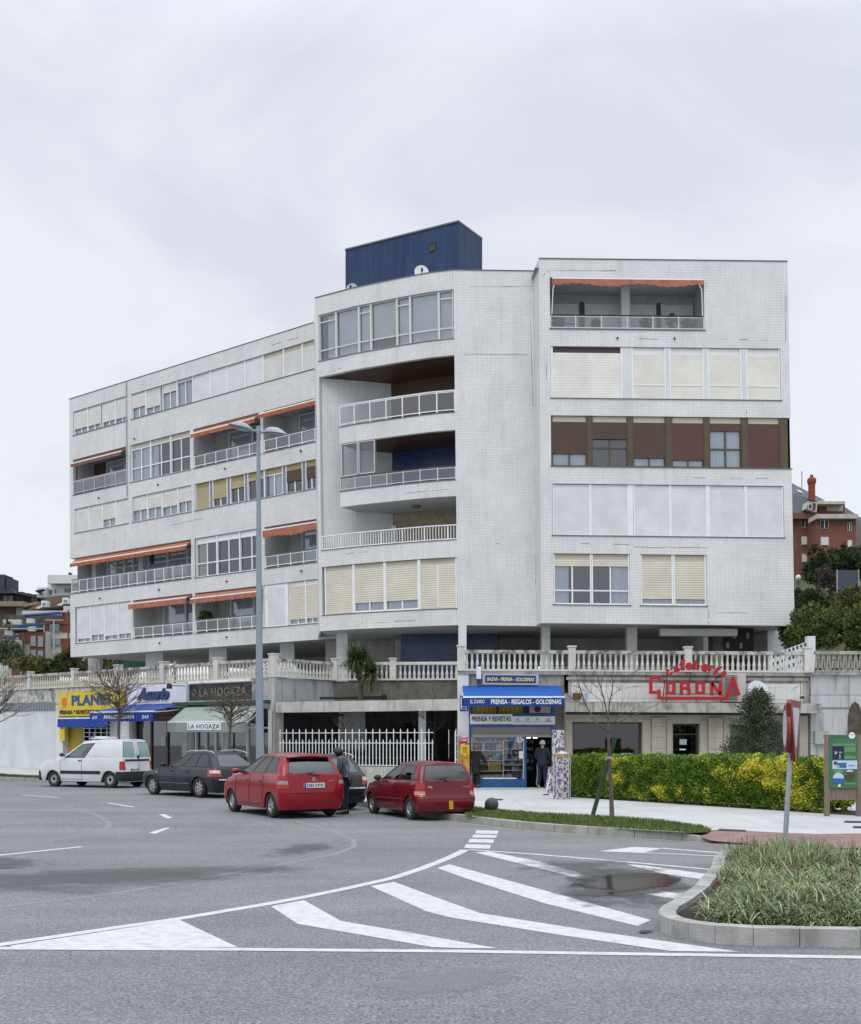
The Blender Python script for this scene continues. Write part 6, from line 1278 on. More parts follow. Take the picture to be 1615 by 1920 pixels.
# ================================================================== CARS
def paint_mat(name, c, c2=None, coat=.6): return mat(name, c, c2 or tuple(x*.9 for x in c), 1.5, rough=.3, coat=coat, spec=.2)
car_glass = glass_mat('car_glass', (.34, .40, .44), .10, .6); rub = mat('black_rubber', (.018, .018, .018), rough=.75); blk = mat('black_trim', (.022, .024, .027), rough=.55)
tyre_m = mat('tyre', (.022, .022, .023), (.035, .034, .033), 9, rough=.85); rimm = mat('alloy_rim', (.42, .43, .44), rough=.3, metal=.6); steelr = mat('steel_rim', (.40, .42, .43), rough=.4, metal=.4)
seatm = mat('seat_fabric', (.05, .055, .06), rough=.9); plate_m = mat('number_plate', (.62, .64, .66), rough=.5); plt = mat('plate_letters', (.01, .01, .012)); chrome = mat('chrome', (.7, .71, .72), rough=.12, metal=1)
redl = mat('tail_lamp_red', (.35, .012, .015), rough=.15, coat=.5); whl = mat('lamp_clear', (.55, .50, .48), rough=.15, coat=.5)
class Car:
    """hull lofted from plan outlines stacked in height, x forward, y to the car's left, origin under the rear axle"""
    def __init__(s, name, label, cat, S, loc, yaw):
        s.S = S; s.o = thing(name, label, cat, loc, yaw, world=False); s.body()
    def lev(s, z):
        Ls = s.S['lev']
        if z <= Ls[0][0]: return Ls[0]
        for a, b in zip(Ls, Ls[1:]):
            if z <= b[0]: t = (z-a[0])/(b[0]-a[0]); return tuple(x*(1-t)+y*t for x, y in zip(a, b))
        return Ls[-1]
    def top(s, x):
        T = s.S['top']
        if x <= T[0][0]: return T[0][1]
        for a, b in zip(T, T[1:]):
            if x <= b[0]: return a[1]+(b[1]-a[1])*(x-a[0])/(b[0]-a[0])
        return T[-1][1]
    def arch(s, x):
        z = 0
        for xa in (0, s.S['wb']):
            r = s.S['ar']
            if abs(x-xa) < r: z = max(z, s.S['wr']*.92+math.sqrt(r*r-(x-xa)**2))
        return z
    def outline(s, L, half=True):
        _, xf, xr, w, rf, rr = L; S = s.S; bw = S.get('bow', .10); br = S.get('bowr', .05); pts = []
        for k in range(5): y = (w-rf)*k/4; pts.append((xf-bw*(y/w)**2, y))
        cx, cy = xf-bw*((w-rf)/w)**2-rf, w-rf
        for k in range(1, 6): a = rad(90-90*k/6+0); a = math.pi/2*k/6; pts.append((cx+rf*math.cos(a), cy+rf*math.sin(a)))
        x0 = cx; cx2 = xr+br*((w-rr)/w)**2+rr; n = 34
        for k in range(n+1):
            x = s.xs0+(s.xs1-s.xs0)*k/n; x = min(x0, max(cx2, x)); tp_ = 1-.018*((x-(xf+xr)/2)/((xf-xr)/2))**4; pts.append((x, w*tp_))
        for k in range(1, 6): a = math.pi/2*k/6; pts.append((cx2-rr*math.sin(a), (w-rr)+rr*math.cos(a)))
        for k in range(5): y = (w-rr)*(4-k)/4; pts.append((xr+br*(y/w)**2, y))
        return pts
    def body(s):
        S = s.S; b = B(); m = S['paint']; Ls = S['lev']; s.xs0, s.xs1 = max(l[1] for l in Ls)-.25, min(l[2] for l in Ls)+.2
        rings = []
        for j, L in enumerate(Ls):
            ring = []
            for x, y in s.outline(L):
                z = L[0]; a = s.arch(x); z = max(z, a if a else 0); tp_ = s.top(x); z = min(z, tp_-.004*(len(Ls)-j) if z > tp_ else z); ring.append((x, y, z))
            rings.append(ring+[(x, -y, z) for x, y, z in reversed(ring[1:-1])])
        n = len(rings[0]); vs = [p for r in rings for p in r]; fs = []
        for j in range(len(rings)-1):
            for i in range(n): k = (i+1) % n; fs.append((j*n+i, j*n+k, (j+1)*n+k, (j+1)*n+i))
        b.mesh(vs, fs, m)
        # deck (bonnet, shoulders, tail) closed across the top
        hl = [p for p in rings[-1][:len(s.outline(Ls[-1]))]]; K = 6; vs = []; cr_ = S.get('crown', .05)
        for x, y, z in hl:
            for k in range(K+1): yy_ = y*(1-2*k/K); vs.append((x, yy_, z+cr_*(1-(yy_/max(y, .01))**2)*(min(1, y/.5))))
        b.mesh(vs, [(i*(K+1)+k, (i+1)*(K+1)+k, (i+1)*(K+1)+k+1, i*(K+1)+k+1) for i in range(len(hl)-1) for k in range(K)], m)
        body = b.build('body', s.o, smooth=True); s.bd = body
        md = body.modifiers.new('es', 'EDGE_SPLIT'); md.split_angle = rad(38)
        # cabin: pillars and roof, open where the glass sits
        G = S['cab']; b = B()   # list of (z-fraction) outlines: base and roof (xf,xr,w,rf,rr,z)
        base, roof = G['base'], G['roof']
        def ring(t):
            L = tuple(a*(1-t)+c*t for a, c in zip(base, roof)); bul = G.get('bulge', .02)*math.sin(math.pi*t)
            s0, s1 = s.xs0, s.xs1; s.xs0, s.xs1 = L[1], L[2]; o_ = s.outline((0, L[1]+bul, L[2]-bul, L[3]+bul, L[4], L[5])); s.xs0, s.xs1 = s0, s1
            zb = L[0]; out = []
            for x, y in o_:
                dz = G['roofline'](x) if t > .99 else G['roofline'](x)*t; out.append((x, y, zb+dz))
            return out
        s.ringf = ring; nt_ = 8; H = [ring(k/nt_) for k in range(nt_+1)]; N_ = len(H[0])
        s.NS0, s.NS1, s.N = 9, 9+35, N_
        # glazing windows in (index,t) space
        gl = []
        def solid(u, v): return not any(w_[0] < u < w_[1] and w_[2] < v < w_[3] for w_ in G['glaz'])
        us = sorted({0.0, 1.0}|{round(i/(N_-1), 5) for i in range(N_)}|{round(min(1, max(0, w_[i])), 5) for w_ in G['glaz'] for i in (0, 1)}); vv = sorted({0, 1}|{round(i/nt_, 5) for i in range(nt_+1)}|{round(w_[i], 5) for w_ in G['glaz'] for i in (2, 3)})
        def pt(u, v, off_=0, sgn=1):
            r = ring(v); f = u*(N_-1); i = min(int(f), N_-2); t = f-i; p = Vector(r[i]).lerp(Vector(r[i+1]), t)
            if off_:
                q_ = Vector(r[i+1])-Vector(r[i]); nn = Vector((-q_.y, q_.x, 0)); 
                if nn.length < 1e-6: nn = Vector((0, 1, 0))
                p = p+nn.normalized()*off_
            return Vector((p.x, p.y*sgn, p.z))
        s.pt = pt; cache = {}
        for sg in (1, -1):
            idx = {}
            for a, u in enumerate(us):
                for c, v in enumerate(vv): idx[a, c] = len(b.v); b.v.append(pt(u, v, 0, sg))
            k_ = b.mi(m)
            for a in range(len(us)-1):
                for c in range(len(vv)-1):
                    if solid((us[a]+us[a+1])/2, (vv[c]+vv[c+1])/2): b.f.append((idx[a, c], idx[a+1, c], idx[a+1, c+1], idx[a, c+1])); b.m.append(k_); b.uv.append([(0, 0)]*4)
        hl = H[-1]; vs = []; K = 6; cr_ = .045
        for x, y, z in hl:
            for k in range(K+1): yy_ = y*(1-2*k/K); vs.append((x, yy_, z+cr_*(1-(yy_/max(y, .01))**2)*min(1, y/.45)))
        b.mesh(vs, [(i*(K+1)+k, (i+1)*(K+1)+k, (i+1)*(K+1)+k+1, i*(K+1)+k+1) for i in range(len(hl)-1) for k in range(K)], m)
        cab = b.build('cabin', s.o, smooth=True); md = cab.modifiers.new('es', 'EDGE_SPLIT'); md.split_angle = rad(40)
        for w_ in G['glaz']:
            full = w_[1] >= 1 or w_[0] <= 0
            for sg in ((1,) if full else (1, -1)):
                g = B(); nu_, nv_ = 10, 5; u0, u1, v0, v1 = w_[:4]; uu0, uu1 = max(u0, 0), min(u1, 1)
                def f(u, v, o_=-.006, sg=sg): return pt(uu0+(uu1-uu0)*u, max(.001, v0+(v1-v0)*v), o_, sg)
                g.grid(f if sg > 0 else (lambda u, v: f(1-u, v)), nu_, nv_, (S.get('rglass') if u1 > .9 and S.get('rglass') else S.get('glass', car_glass)))
                if full: g.grid(lambda u, v: f(1-u, v, -.006, -1), nu_, nv_, S.get('glass', car_glass))
                nm = 'rear_window' if u1 >= 1 else 'windscreen' if u0 <= 0 else 'side_window'
                p_ = g.build(nm, s.o, smooth=True)
                t_ = B()                                            # rubber surround
                for sg2 in ((1, -1) if full else (sg,)):
                    e0 = [f(k/12, 0, .004, sg2) for k in range(13)]; e1 = [f(1, k/6, .004, sg2) for k in range(7)]; e2 = [f(k/12, 1, .004, sg2) for k in range(12, -1, -1)]; e3 = [f(0, k/6, .004, sg2) for k in range(6, -1, -1)]
                    for e_, sk in ((e0, 0), (e1, u1 >= 1), (e2, 0), (e3, u0 <= 0)):
                        if not sk: t_.tube(e_, .012, rub, 4)
                t_.build('window_seal', p_)
        # floor, wheel wells, seats, dashboard
        z0 = Ls[0][0]; b = B(); xf, xr, w = Ls[0][1], Ls[0][2], Ls[0][3]; b.box(xr+.25, xf-.25, -w+.28, w-.28, z0-.03, z0+.02, rub); b.box(xr+.3, xf-.3, -w+.30, w-.30, z0, Ls[-1][0]-.3, blk); b.box(-.1, .06, -w+.2, w-.2, .2, .3, rub); b.build('underbody', s.o)
        b = B(); zb = base[0]
        for x in S['seats']:
            for y in (-.36, .36): b.obox((x, y, zb-.05), (.07, 0, .02), (0, .22, 0), (-.07, 0, .3), seatm); b.obox((x-.09, y, zb+.32), (.035, 0, 0), (0, .12, 0), (0, 0, .085), seatm)
        b.build('seat', s.o)
        b = B(); xd = base[1]-.42; b.box(xd-.25, xd+.2, -w+.15, w-.15, zb-.3, zb-.02, blk); b.tube([(xd-.42+.04*math.cos(a*.52), .36+.18*math.sin(a*.52), zb+.02+.15*math.cos(a*.52)) for a in range(13)], .015, blk, 6); b.build('dashboard', s.o)
        for xa in (0, S['wb']):
            for y in (S['tr']/2, -S['tr']/2): s.wheel(xa, y)
    def wheel(s, x, y):
        S = s.S; r = S['wr']; w = S.get('tw', .185)/2; sg = 1 if y > 0 else -1; q_ = bpy.data.objects.new('wheel', None); COL.objects.link(q_); q_.parent = s.o; q_.location = (x, y, r)
        if (sg,) in s.__dict__.setdefault('wm', {}):
            for me_o in s.wm[(sg,)]: c = me_o.copy(); COL.objects.link(c); c.parent = q_
            return
        b = B(); rr_ = S.get('rim', .21); b.lathe((0, 0, 0), [(rr_, -w), (r-.03, -w), (r-.008, -w+.025), (r, -w+.05), (r, w-.05), (r-.008, w-.025), (r-.03, w), (rr_, w), (rr_-.01, w-.03)], tyre_m, 32, axis='y', cap=False); t_ = b.build('tyre', q_, smooth=True, raw=True)
        b = B(); rm = S.get('rimm', rimm); f = sg*(w-.03); b.lathe((0, 0, 0), [(rr_, f), (rr_-.018, f+sg*.006), (rr_-.03, f-sg*.03)], rm, 28, axis='y', cap=False); b.lathe((0, 0, 0), [(.0001, f-sg*.06), (rr_-.01, f-sg*.06)], rub, 20, axis='y'); b.lathe((0, 0, 0), [(.0001, f+sg*.002), (.045, f), (.055, f-sg*.03)], rm, 12, axis='y', cap=False)
        n = S.get('spokes', 5)
        if n:
            for k in range(n):
                a = 2*math.pi*k/n; c, d = math.cos(a), math.sin(a); sw = S.get('sw', .03)
                b.obox((c*rr_*.56, f-sg*.016, d*rr_*.56), (c*rr_*.44, 0, d*rr_*.44), (0, .012, 0), (-d*sw, 0, c*sw), rm)
        else:
            b.lathe((0, 0, 0), [(.06, f-sg*.005), (rr_*.62, f-sg*.0), (rr_*.68, f-sg*.03), (rr_*.8, f-sg*.035), (rr_*.88, f-sg*.005), (rr_-.02, f)], rm, 24, axis='y', cap=False); b.lathe((0, 0, 0), [(.0001, f+sg*.004), (.06, f+sg*.004)], rub, 12, axis='y')
        ri = b.build('rim', q_, smooth=False, raw=True); s.wm[(sg,)] = [t_, ri]
    # surface helpers for details
    def sy(s, x, z):
        L = s.lev(z); xf, xr, w = L[1], L[2], L[3]; t = 1-.018*((x-(xf+xr)/2)/((xf-xr)/2))**4
        cx = xr+s.S.get('bowr', .05)*((w-L[5])/w)**2+L[5]; cf = xf-s.S.get('bow', .1)*((w-L[4])/w)**2-L[4]; y = w*t
        if x < cx: q_ = min(1, (cx-x)/L[5]); y = (w-L[5])+L[5]*math.sqrt(max(0, 1-q_*q_))
        if x > cf: q_ = min(1, (x-cf)/L[4]); y = (w-L[4])+L[4]*math.sqrt(max(0, 1-q_*q_))
        return y
    def rx(s, y, z):
        L = s.lev(z); w = L[3]; y = abs(y); c = w-L[5]; br = s.S.get('bowr', .05)
        if y <= c: return L[2]+br*(y/w)**2
        q_ = min(1, (y-c)/L[5]); return L[2]+br*(c/w)**2+L[5]*(1-math.sqrt(max(0, 1-q_*q_)))
    def side(s, name, path, r, m, sg=(1, -1), parent=None, off_=.002):
        for g_ in sg:
            b = B(); pts = []
            for (a, c), (d, e_) in zip(path, path[1:]):
                for k in range(8): t = k/8; pts.append((a+(d-a)*t, c+(e_-c)*t))
            pts.append(path[-1]); b.tube([(x, g_*(s.sy(x, z)+off_), z) for x, z in pts], r, m, 4); b.build(name, parent or s.bd)
    def patch(s, name, side_pts, m, parent=None, off_=.006, sg=(1, -1), n=5, rear=False):
        """quad patch lying on the flank (x,z corners) or on the tail (y,z corners)"""
        for g_ in sg:
            b = B(); P4 = side_pts
            def f(u, v):
                a = (P4[0][0]*(1-u)+P4[1][0]*u)*(1-v)+(P4[3][0]*(1-u)+P4[2][0]*u)*v; z = (P4[0][1]*(1-u)+P4[1][1]*u)*(1-v)+(P4[3][1]*(1-u)+P4[2][1]*u)*v
                return Vector((s.rx(a, z)-off_, g_*a, z)) if rear else Vector((a, g_*(s.sy(a, z)+off_), z))
            b.grid(f, n, n, m); b.build(name, parent or s.o, smooth=True)
    def wrap(s, name, xlen, yin, z0, z1, m, off_=.008, taper=0, tin=0):
        """lamp or bumper piece wrapping round a rear corner"""
        for g_ in (1, -1):
            b = B(); 
            def f(u, v):
                z = z0+(z1-z0)*v; L = s.lev(z); w, rr = L[3], L[5]
                if u < .35: y = yin+tin*v+(w-rr-yin-tin*v)*u/.35; x = s.rx(y, z)-off_; return Vector((x, g_*y, z))
                if u < .7: a = (u-.35)/.35*math.pi/2; br = s.S.get('bowr', .05); x = L[2]+br*((w-rr)/w)**2+rr-(rr+off_)*math.cos(a); return Vector((x, g_*((w-rr)+(rr+off_)*math.sin(a)), z))
                x = L[2]+rr+(xlen*(1-taper*v))*(u-.7)/.3; return Vector((x, g_*(s.sy(x, z)+off_), z))
            b.grid(f, 16, 5, m); b.build(name, s.o, smooth=True)
    def plate(s, string, z, w=.52, h=.11, y=0, eu=True, m=None):
        x = s.rx(0, z)-.012; b = B(); b.box(x-.01, x+.02, y-w/2, y+w/2, z-h/2, z+h/2, m or plate_m); p_ = b.build('number_plate', s.o); b = B()
        f0 = w/2-.055 if eu else w/2-.02
        if string: text_geo(b, lambda X, Y_, t: Vector((x-.011-t, y+f0-X, z-h*.33+Y_)), string, f0+w/2-.025, h*.66, plt, bold=.01, thick=.002)
        if eu: b.box(x-.012, x-.01, y+w/2-.045, y+w/2, z-h/2, z+h/2, mat('eu_blue', (.01, .04, .3)))
        b.build('plate_lettering', p_)
    def mirror(s, x, z, m=blk):
        for g_ in (1, -1):
            b = B(); y = g_*(s.S['lev'][-1][3]+.02); b.tube([(x, g_*(s.S['lev'][-1][3]-.08), z-.05), (x, y+g_*.03, z)], .022, blk, 6)
            b.lathe((x, y+g_*.11, z+.01), [(.0001, -.06), (.06, -.05), (.085, 0), (.07, .06), (.0001, .085)], m, 10, axis='x', sx=1.25, sy=.85); b.build('wing_mirror', s.o, smooth=True)
    def handle(s, xs, z, m=None):
        for x in xs:
            for g_ in (1, -1): b = B(); y = s.sy(x, z); b.obox((x, g_*(y+.012), z), (.085, 0, 0), (0, .014, 0), (0, 0, .016), m or s.S['paint']); b.build('door_handle', s.o)
    def wiper(s, z, zt, y0=.1, y1=-.3):
        x = s.rx(0, z)-.03; b = B(); b.tube([(x, y0, z), (x+.0, y1, zt)], .011, rub, 5); b.tube([(x-.0, y1+.22, zt-.02), (x, y1-.2, zt+.02)], .008, rub, 5); b.build('rear_wiper', s.o)
def pose(px_y_rear, theta, tr, rear_near=True):
    """rear-axle centre from the near rear wheel's ground point"""
    X, Y = px_y_rear; th = rad(theta); left = Vector((-math.sin(th), -math.cos(th))); s_ = 1 if rear_near else -1
    c = Vector((X, Y))-left*tr/2*s_; return (c.x, c.y, GZ(c.x, c.y)), math.pi-th
seam = mat('panel_gap', (.01, .01, .012), rough=.9)
# --- red five-door compact (nearest)
red1 = paint_mat('bright_red_paint', (.25, .004, .013)); red2 = paint_mat('dark_red_paint', (.14, .006, .013)); blk_p = paint_mat('blue_black_paint', (.012, .014, .022)); van_w = paint_mat('van_white_paint', (.66, .68, .70), (.60, .62, .64), .3)
S1 = dict(paint=red1, wb=2.45, tr=1.43, wr=.295, ar=.34, tw=.185, rim=.19, spokes=5, sw=.032,
    lev=[(.20, 3.16, -.60, .79, .25, .2), (.34, 3.24, -.66, .825, .28, .22), (.50, 3.26, -.69, .838, .3, .22), (.68, 3.22, -.675, .838, .32, .2), (.84, 3.10, -.655, .825, .34, .18), (.98, 3.0, -.64, .80, .36, .16), (1.02, 2.95, -.63, .775, .36, .15)],
    top=[(-1, 1.02), (1.9, .98), (2.4, .93), (2.95, .80), (3.3, .64)], bow=.28, crown=.03,
    cab=dict(base=(.99, 2.45, -.61, .775, .3, .16), roof=(1.44, 1.10, -.33, .60, .22, .14), roofline=lambda x: .025-.05*((x-.6)/1.1)**2, bulge=.02,
        glaz=[(-1, .11, .10, .90), (.23, .425, .08, .90), (.44, .60, .08, .90), (.615, .735, .16, .86), (.928, 2, .10, .88)]), seats=[.35, 1.25])
loc, yaw = pose((-3.71, 25.96), 58.8, 1.43+.17); c1 = Car('red_hatchback', 'bright red five door hatchback, plate 2283 DFW, parked in front of the black estate cars', 'car', S1, loc, yaw)
c1.side('door_gap', [(.42, .98), (.36, .72), (.44, .45)], .006, seam); c1.side('door_gap', [(1.22, .98), (1.24, .3)], .006, seam); c1.side('door_gap', [(2.12, .92), (2.1, .3)], .006, seam); c1.side('door_gap', [(.46, .30), (2.1, .27)], .006, seam)
c1.handle((.58, 1.42), .84); c1.mirror(1.92, 1.04, red1); c1.plate('2283 DFW', .76)
c1.wrap('tail_lamp', .13, .60, .70, .97, redl, taper=.5, tin=.07)
for g_ in (1, -1): b = B(); b.grid(lambda u, v: c1.pt(.835+.085*u-.02*v*(1-u)*0, .0+.34*v, .008, g_) if u > .0 else c1.pt(.835+.06*v, .34*v, .008, g_), 8, 6, redl); b.build('pillar_lamp', c1.o, smooth=True); c1.wrap('reversing_lamp', .06, .64, .79, .87, whl, off_=.014, tin=.02)
c1.patch('boot_gap', [(-.58, .575), (.58, .575), (.58, .59), (-.58, .59)], seam, rear=True, sg=(1,), off_=.003); c1.wiper(.98, 1.04, -.15, .18)
b = B(); x = c1.rx(0, .92)-.012; b.tube([(x, .035*math.cos(a*.7)*1.2, .895+.035*math.sin(a*.7)) for a in range(10)], .006, chrome, 5); b.box(x-.004, x, -.02, -.012, .875, .915, chrome); b.box(x-.004, x, .012, .02, .875, .915, chrome); b.box(x-.004, x, -.015, .015, .892, .9, chrome); b.build('boot_badge', c1.o)
b = B(); text_geo(b, lambda X, Y_, t: Vector((c1.rx(.5, .86)-.008-t, -.36-X, .84+Y_)), 'Jazz', .16, .035, chrome, shear=.4, thick=.003); b.build('model_script', c1.o)
b = B(); b.grid(lambda u, v: Vector((-.345-.13*v+.03*(2*u-1)**2, (2*u-1)*.56, 1.475-.045*v-.03*(2*u-1)**2)), 14, 3, red1); b.grid(lambda u, v: Vector((-.345-.13*v+.03*(2*u-1)**2, (2*u-1)*.56, 1.45-.025*v-.03*(2*u-1)**2)), 14, 3, blk); b.build('roof_spoiler', c1.o, smooth=True)
b = B(); b.tube([(-.62, .35, .22), (-.5, .35, .22)], .03, rub, 8); b.build('exhaust_pipe', c1.o)
# --- dark red three-door hatchback
S2 = dict(paint=red2, wb=2.44, tr=1.39, wr=.275, ar=.325, tw=.165, rim=.175, spokes=5, sw=.03,
    lev=[(.19, 3.0, -.56, .75, .28, .2), (.30, 3.10, -.66, .79, .3, .22), (.48, 3.12, -.68, .805, .32, .22), (.53, 3.12, -.66, .80, .32, .2), (.62, 3.08, -.60, .795, .36, .2), (.78, 3.0, -.60, .79, .4, .2), (.88, 2.9, -.59, .77, .42, .18), (.92, 2.85, -.58, .75, .42, .18)],
    top=[(-1, .92), (1.6, .90), (2.2, .86), (2.8, .74), (3.2, .58)], bow=.32, crown=.03, bowr=.04,
    cab=dict(base=(.90, 2.15, -.57, .75, .3, .15), roof=(1.30, 1.15, -.38, .60, .2, .14), roofline=lambda x: .02-.04*((x-.5)/1.1)**2, bulge=.02,
        glaz=[(-1, .11, .10, .90), (.235, .50, .08, .90), (.53, .72, .10, .88), (.922, 2, .06, .92)]), seats=[.25, 1.15])
loc, yaw = pose((-.49, 25.6), 64.8, (1.39+.15)*.93); c2 = Car('red_hatchback', 'darker red three door hatchback with a small yellow plate, parked against the kerb', 'car', S2, loc, yaw)
c2.o.scale = (.93, .93, .985)
c2.side('door_gap', [(.72, .92), (.70, .30)], .006, seam); c2.side('door_gap', [(1.98, .86), (2.0, .25)], .006, seam); c2.o.scale = (.93, .93, .985)
c2.side('door_gap', [(.72, .27), (1.98, .25)], .006, seam); c2.side('side_moulding', [(.36, .47), (2.05, .45)], .014, mat('dark_red_trim', (.07, .008, .012), rough=.6))
c2.handle((.84,), .76); c2.mirror(1.75, .93); b = B(); x = c2.rx(0, .33)-.008; b.box(x-.012, x, -.10, .0, .27, .46, mat('yellow_plate', (.62, .42, .02))); yp = b.build('number_plate', c2.o)
b = B()
for k, t_ in enumerate(('ZY', '1174', 'RA')): text_geo(b, lambda X, Y_, t: Vector((x-.013-t, -.02-X, .41-k*.055+Y_)), t_, .06, .038, plt, thick=.002)
b.build('plate_lettering', yp)
c2.wrap('tail_lamp', .04, .64, .56, .88, redl, tin=.0); c2.wrap('reversing_lamp', .02, .66, .60, .68, mat('lamp_amber', (.5, .3, .2), rough=.2), off_=.014)
c2.patch('bumper_strip', [(-.76, .50), (.76, .50), (.76, .55), (-.76, .55)], mat('bumper_dark_red', (.10, .01, .015), rough=.6), rear=True, sg=(1,), off_=.012, n=14); c2.patch('bumper_line', [(-.74, .26), (.74, .26), (.74, .275), (-.74, .275)], mat('scuffed_red', (.3, .08, .08)), rear=True, sg=(1,), off_=.008, n=14)
c2.wiper(.90, .98, .0, .18)
b = B(); b.tube([(c2.rx(.5, .75)-.01, .47+.05*math.cos(a*.6), .77+.015*math.sin(a*.6)) for a in range(11)], .004, chrome, 4); text_geo(b, lambda X, Y_, t: Vector((c2.rx(.5, .78)-.008-t, -.40-X, .76+Y_)), 'Corsa', .2, .035, chrome, thick=.003, shear=.2); b.build('boot_script', c2.o)
# --- black estates
S3 = dict(paint=blk_p, wb=2.65, tr=1.52, wr=.32, ar=.37, tw=.2, rim=.225, spokes=0, rimm=rimm,
    lev=[(.18, 3.42, -.86, .80, .3, .22), (.30, 3.50, -.95, .845, .32, .25), (.46, 3.53, -.98, .872, .34, .26), (.62, 3.52, -.96, .88, .36, .24), (.78, 3.46, -.92, .868, .38, .2), (.90, 3.38, -.88, .835, .4, .18), (.94, 3.3, -.86, .81, .4, .16)],
    top=[(-1, .93), (1.7, .92), (2.3, .88), (3.1, .74), (3.6, .58)], bow=.3, crown=.04,
    cab=dict(base=(.915, 2.15, -.84, .81, .3, .16), roof=(1.37, 1.05, -.42, .62, .2, .14), roofline=lambda x: .03-.05*((x-.5)/1.2)**2, bulge=.02,
        glaz=[(-1, .11, .10, .90), (.225, .43, .08, .88), (.445, .585, .08, .88), (.60, .745, .10, .86), (.93, 2, .10, .90)]), seats=[.4, 1.3])
def estate(loc, yaw, label, ptxt, wide=False):
    c3 = Car('black_estate_car', label, 'car', S3, loc, yaw)
    for x in (.5, 1.32, 2.2): c3.side('door_gap', [(x, .92), (x+.02, .26)], .006, seam)
    c3.side('side_moulding', [(.5, .42), (2.3, .42)], .010, mat('moulding_grey', (.13, .14, .15))); c3.handle((.66, 1.5), .80); c3.mirror(1.85, .99); c3.plate(ptxt, .70)
    c3.wrap('tail_lamp', .22, .64, .66, .88, redl); c3.wrap('reversing_lamp', .10, .70, .76, .85, whl, off_=.014)
    c3.patch('bumper_chrome', [(-.74, .555), (.74, .555), (.74, .585), (-.74, .585)], chrome, rear=True, sg=(1,), off_=.012, n=14)
    for g_ in (1, -1): b = B(); b.tube([(1.0, g_*.60, 1.40), (.8, g_*.60, 1.44), (.1, g_*.60, 1.46), (-.35, g_*.60, 1.42), (-.5, g_*.61, 1.36)], .016, alu, 6); b.build('roof_rail', c3.o)
    b = B(); b.obox((2.35, c3.sy(2.35, .75)+.005, .75), (.03, 0, 0), (0, .006, 0), (0, 0, .015), mat('repeater_lamp', (.6, .6, .55))); b.build('side_repeater', c3.o)
    for xa in (0, 2.65):
        for g_ in (1, -1): b = B(); b.tube([(xa+.375*math.cos(t), g_*(c3.sy(xa+.375*math.cos(t), min(.7, .29+.375*math.sin(t)))+.004), .295+.375*math.sin(t)) for t in [math.pi*k/14 for k in range(15)]], .016, blk_p, 6); b.build('wheel_arch', c3.o)
    b = B(); text_geo(b, lambda X, Y_, t: Vector((c3.rx(.5, .80)-.008-t, .56-X, .74+Y_)), 'A4', .12, .04, chrome, thick=.003); b.build('boot_script', c3.o); return c3
S3['spokes'] = 7; S3['sw'] = .036
loc, yaw = pose((-7.16, 34.5), 44.5, 1.52+.2); estate(loc, yaw, 'black estate car with silver roof rails parked right behind the white van', '4417 CBX')
loc, yaw = pose((-2.03, 29.7), 60, 1.52+.2, False); estate(loc, yaw, 'black estate car mostly hidden between the two red hatchbacks', '0362 BLB')
# --- white panel van
S4 = dict(paint=van_w, wb=2.69, tr=1.42, wr=.305, ar=.36, tw=.185, rim=.185, spokes=0, rimm=steelr,
    lev=[(.22, 3.46, -.60, .80, .25, .14), (.36, 3.56, -.68, .84, .3, .16), (.55, 3.58, -.69, .86, .3, .14), (.75, 3.52, -.64, .865, .3, .12), (.95, 3.38, -.62, .855, .34, .10), (1.06, 3.15, -.61, .845, .38, .09), (1.10, 3.1, -.60, .835, .38, .09)],
    top=[(-1, 1.10), (2.2, 1.10), (2.6, 1.06), (3.15, .96), (3.6, .78)], bow=.18, crown=.03, bowr=.02, glass=glass_mat('van_glass', (.45, .58, .58), .14, .75), rglass=mat('van_rear_glass', (.30, .42, .40), rough=.12, coat=.6),  # rear panes are opaque; the light seen through them is put into their pale colour
    cab=dict(base=(1.08, 2.50, -.60, .835, .3, .09), roof=(1.72, 1.50, -.47, .70, .25, .10), roofline=lambda x: .03-.07*((x-.4)/1.1)**2 if x > .4 else .03, bulge=.03,
        glaz=[(-1, .11, .08, .90), (.215, .455, .03, .84), (.922, .985, .1, .88)]), seats=[1.45])
loc, yaw = pose((-11.75, 41.0), 25, 1.42+.18); c4 = Car('white_van', 'white panel van with a dark side strip parked below the yellow shop sign', 'van', S4, loc, yaw)
c4.patch('side_strip', [(.38, .50), (2.30, .50), (2.30, .62), (.38, .62)], blk, off_=.012, n=10)
for x0, x1 in ((-.62, -.37), (3.06, 3.25)):
    if x0 < 0: c4.wrap('bumper', .22, 0.0, .24, .60, blk, off_=.02)
b = B(); 
def fb(u, v):
    z = .24+.36*v; w = .86; a = (u-.5)*math.pi*.92; return Vector((3.08+.53*math.cos(a)**.5 if math.cos(a) > 0 else 3.08, .885*math.sin(a)**1, z))
b.grid(fb, 20, 3, blk); b.build('front_bumper', c4.o, smooth=True)
c4.side('door_gap', [(1.28, 1.1), (1.28, .3)], .006, seam); c4.side('door_gap', [(2.30, 1.06), (2.3, .3)], .006, seam); c4.side('panel_gap', [(1.28, .30), (2.3, .30)], .005, seam)
c4.handle((1.36,), 1.0, blk); c4.mirror(2.12, 1.2); c4.plate('3046 FPP', .66, w=.46, y=.22)
c4.wrap('tail_lamp', .02, .70, .66, .98, redl, off_=.010); c4.patch('door_strip', [(-.68, .98), (.68, .98), (.68, 1.05), (-.68, 1.05)], blk, rear=True, sg=(1,), off_=.010, n=12)
b = B(); b.tube([(c4.rx(0, .4+.02*k)-.006, 0, .4+.07*k) for k in range(10)], .007, seam, 4); b.tube([c4.pt(1, k/8, .004) for k in range(9)], .007, seam, 4); b.build('rear_door_gap', c4.o)
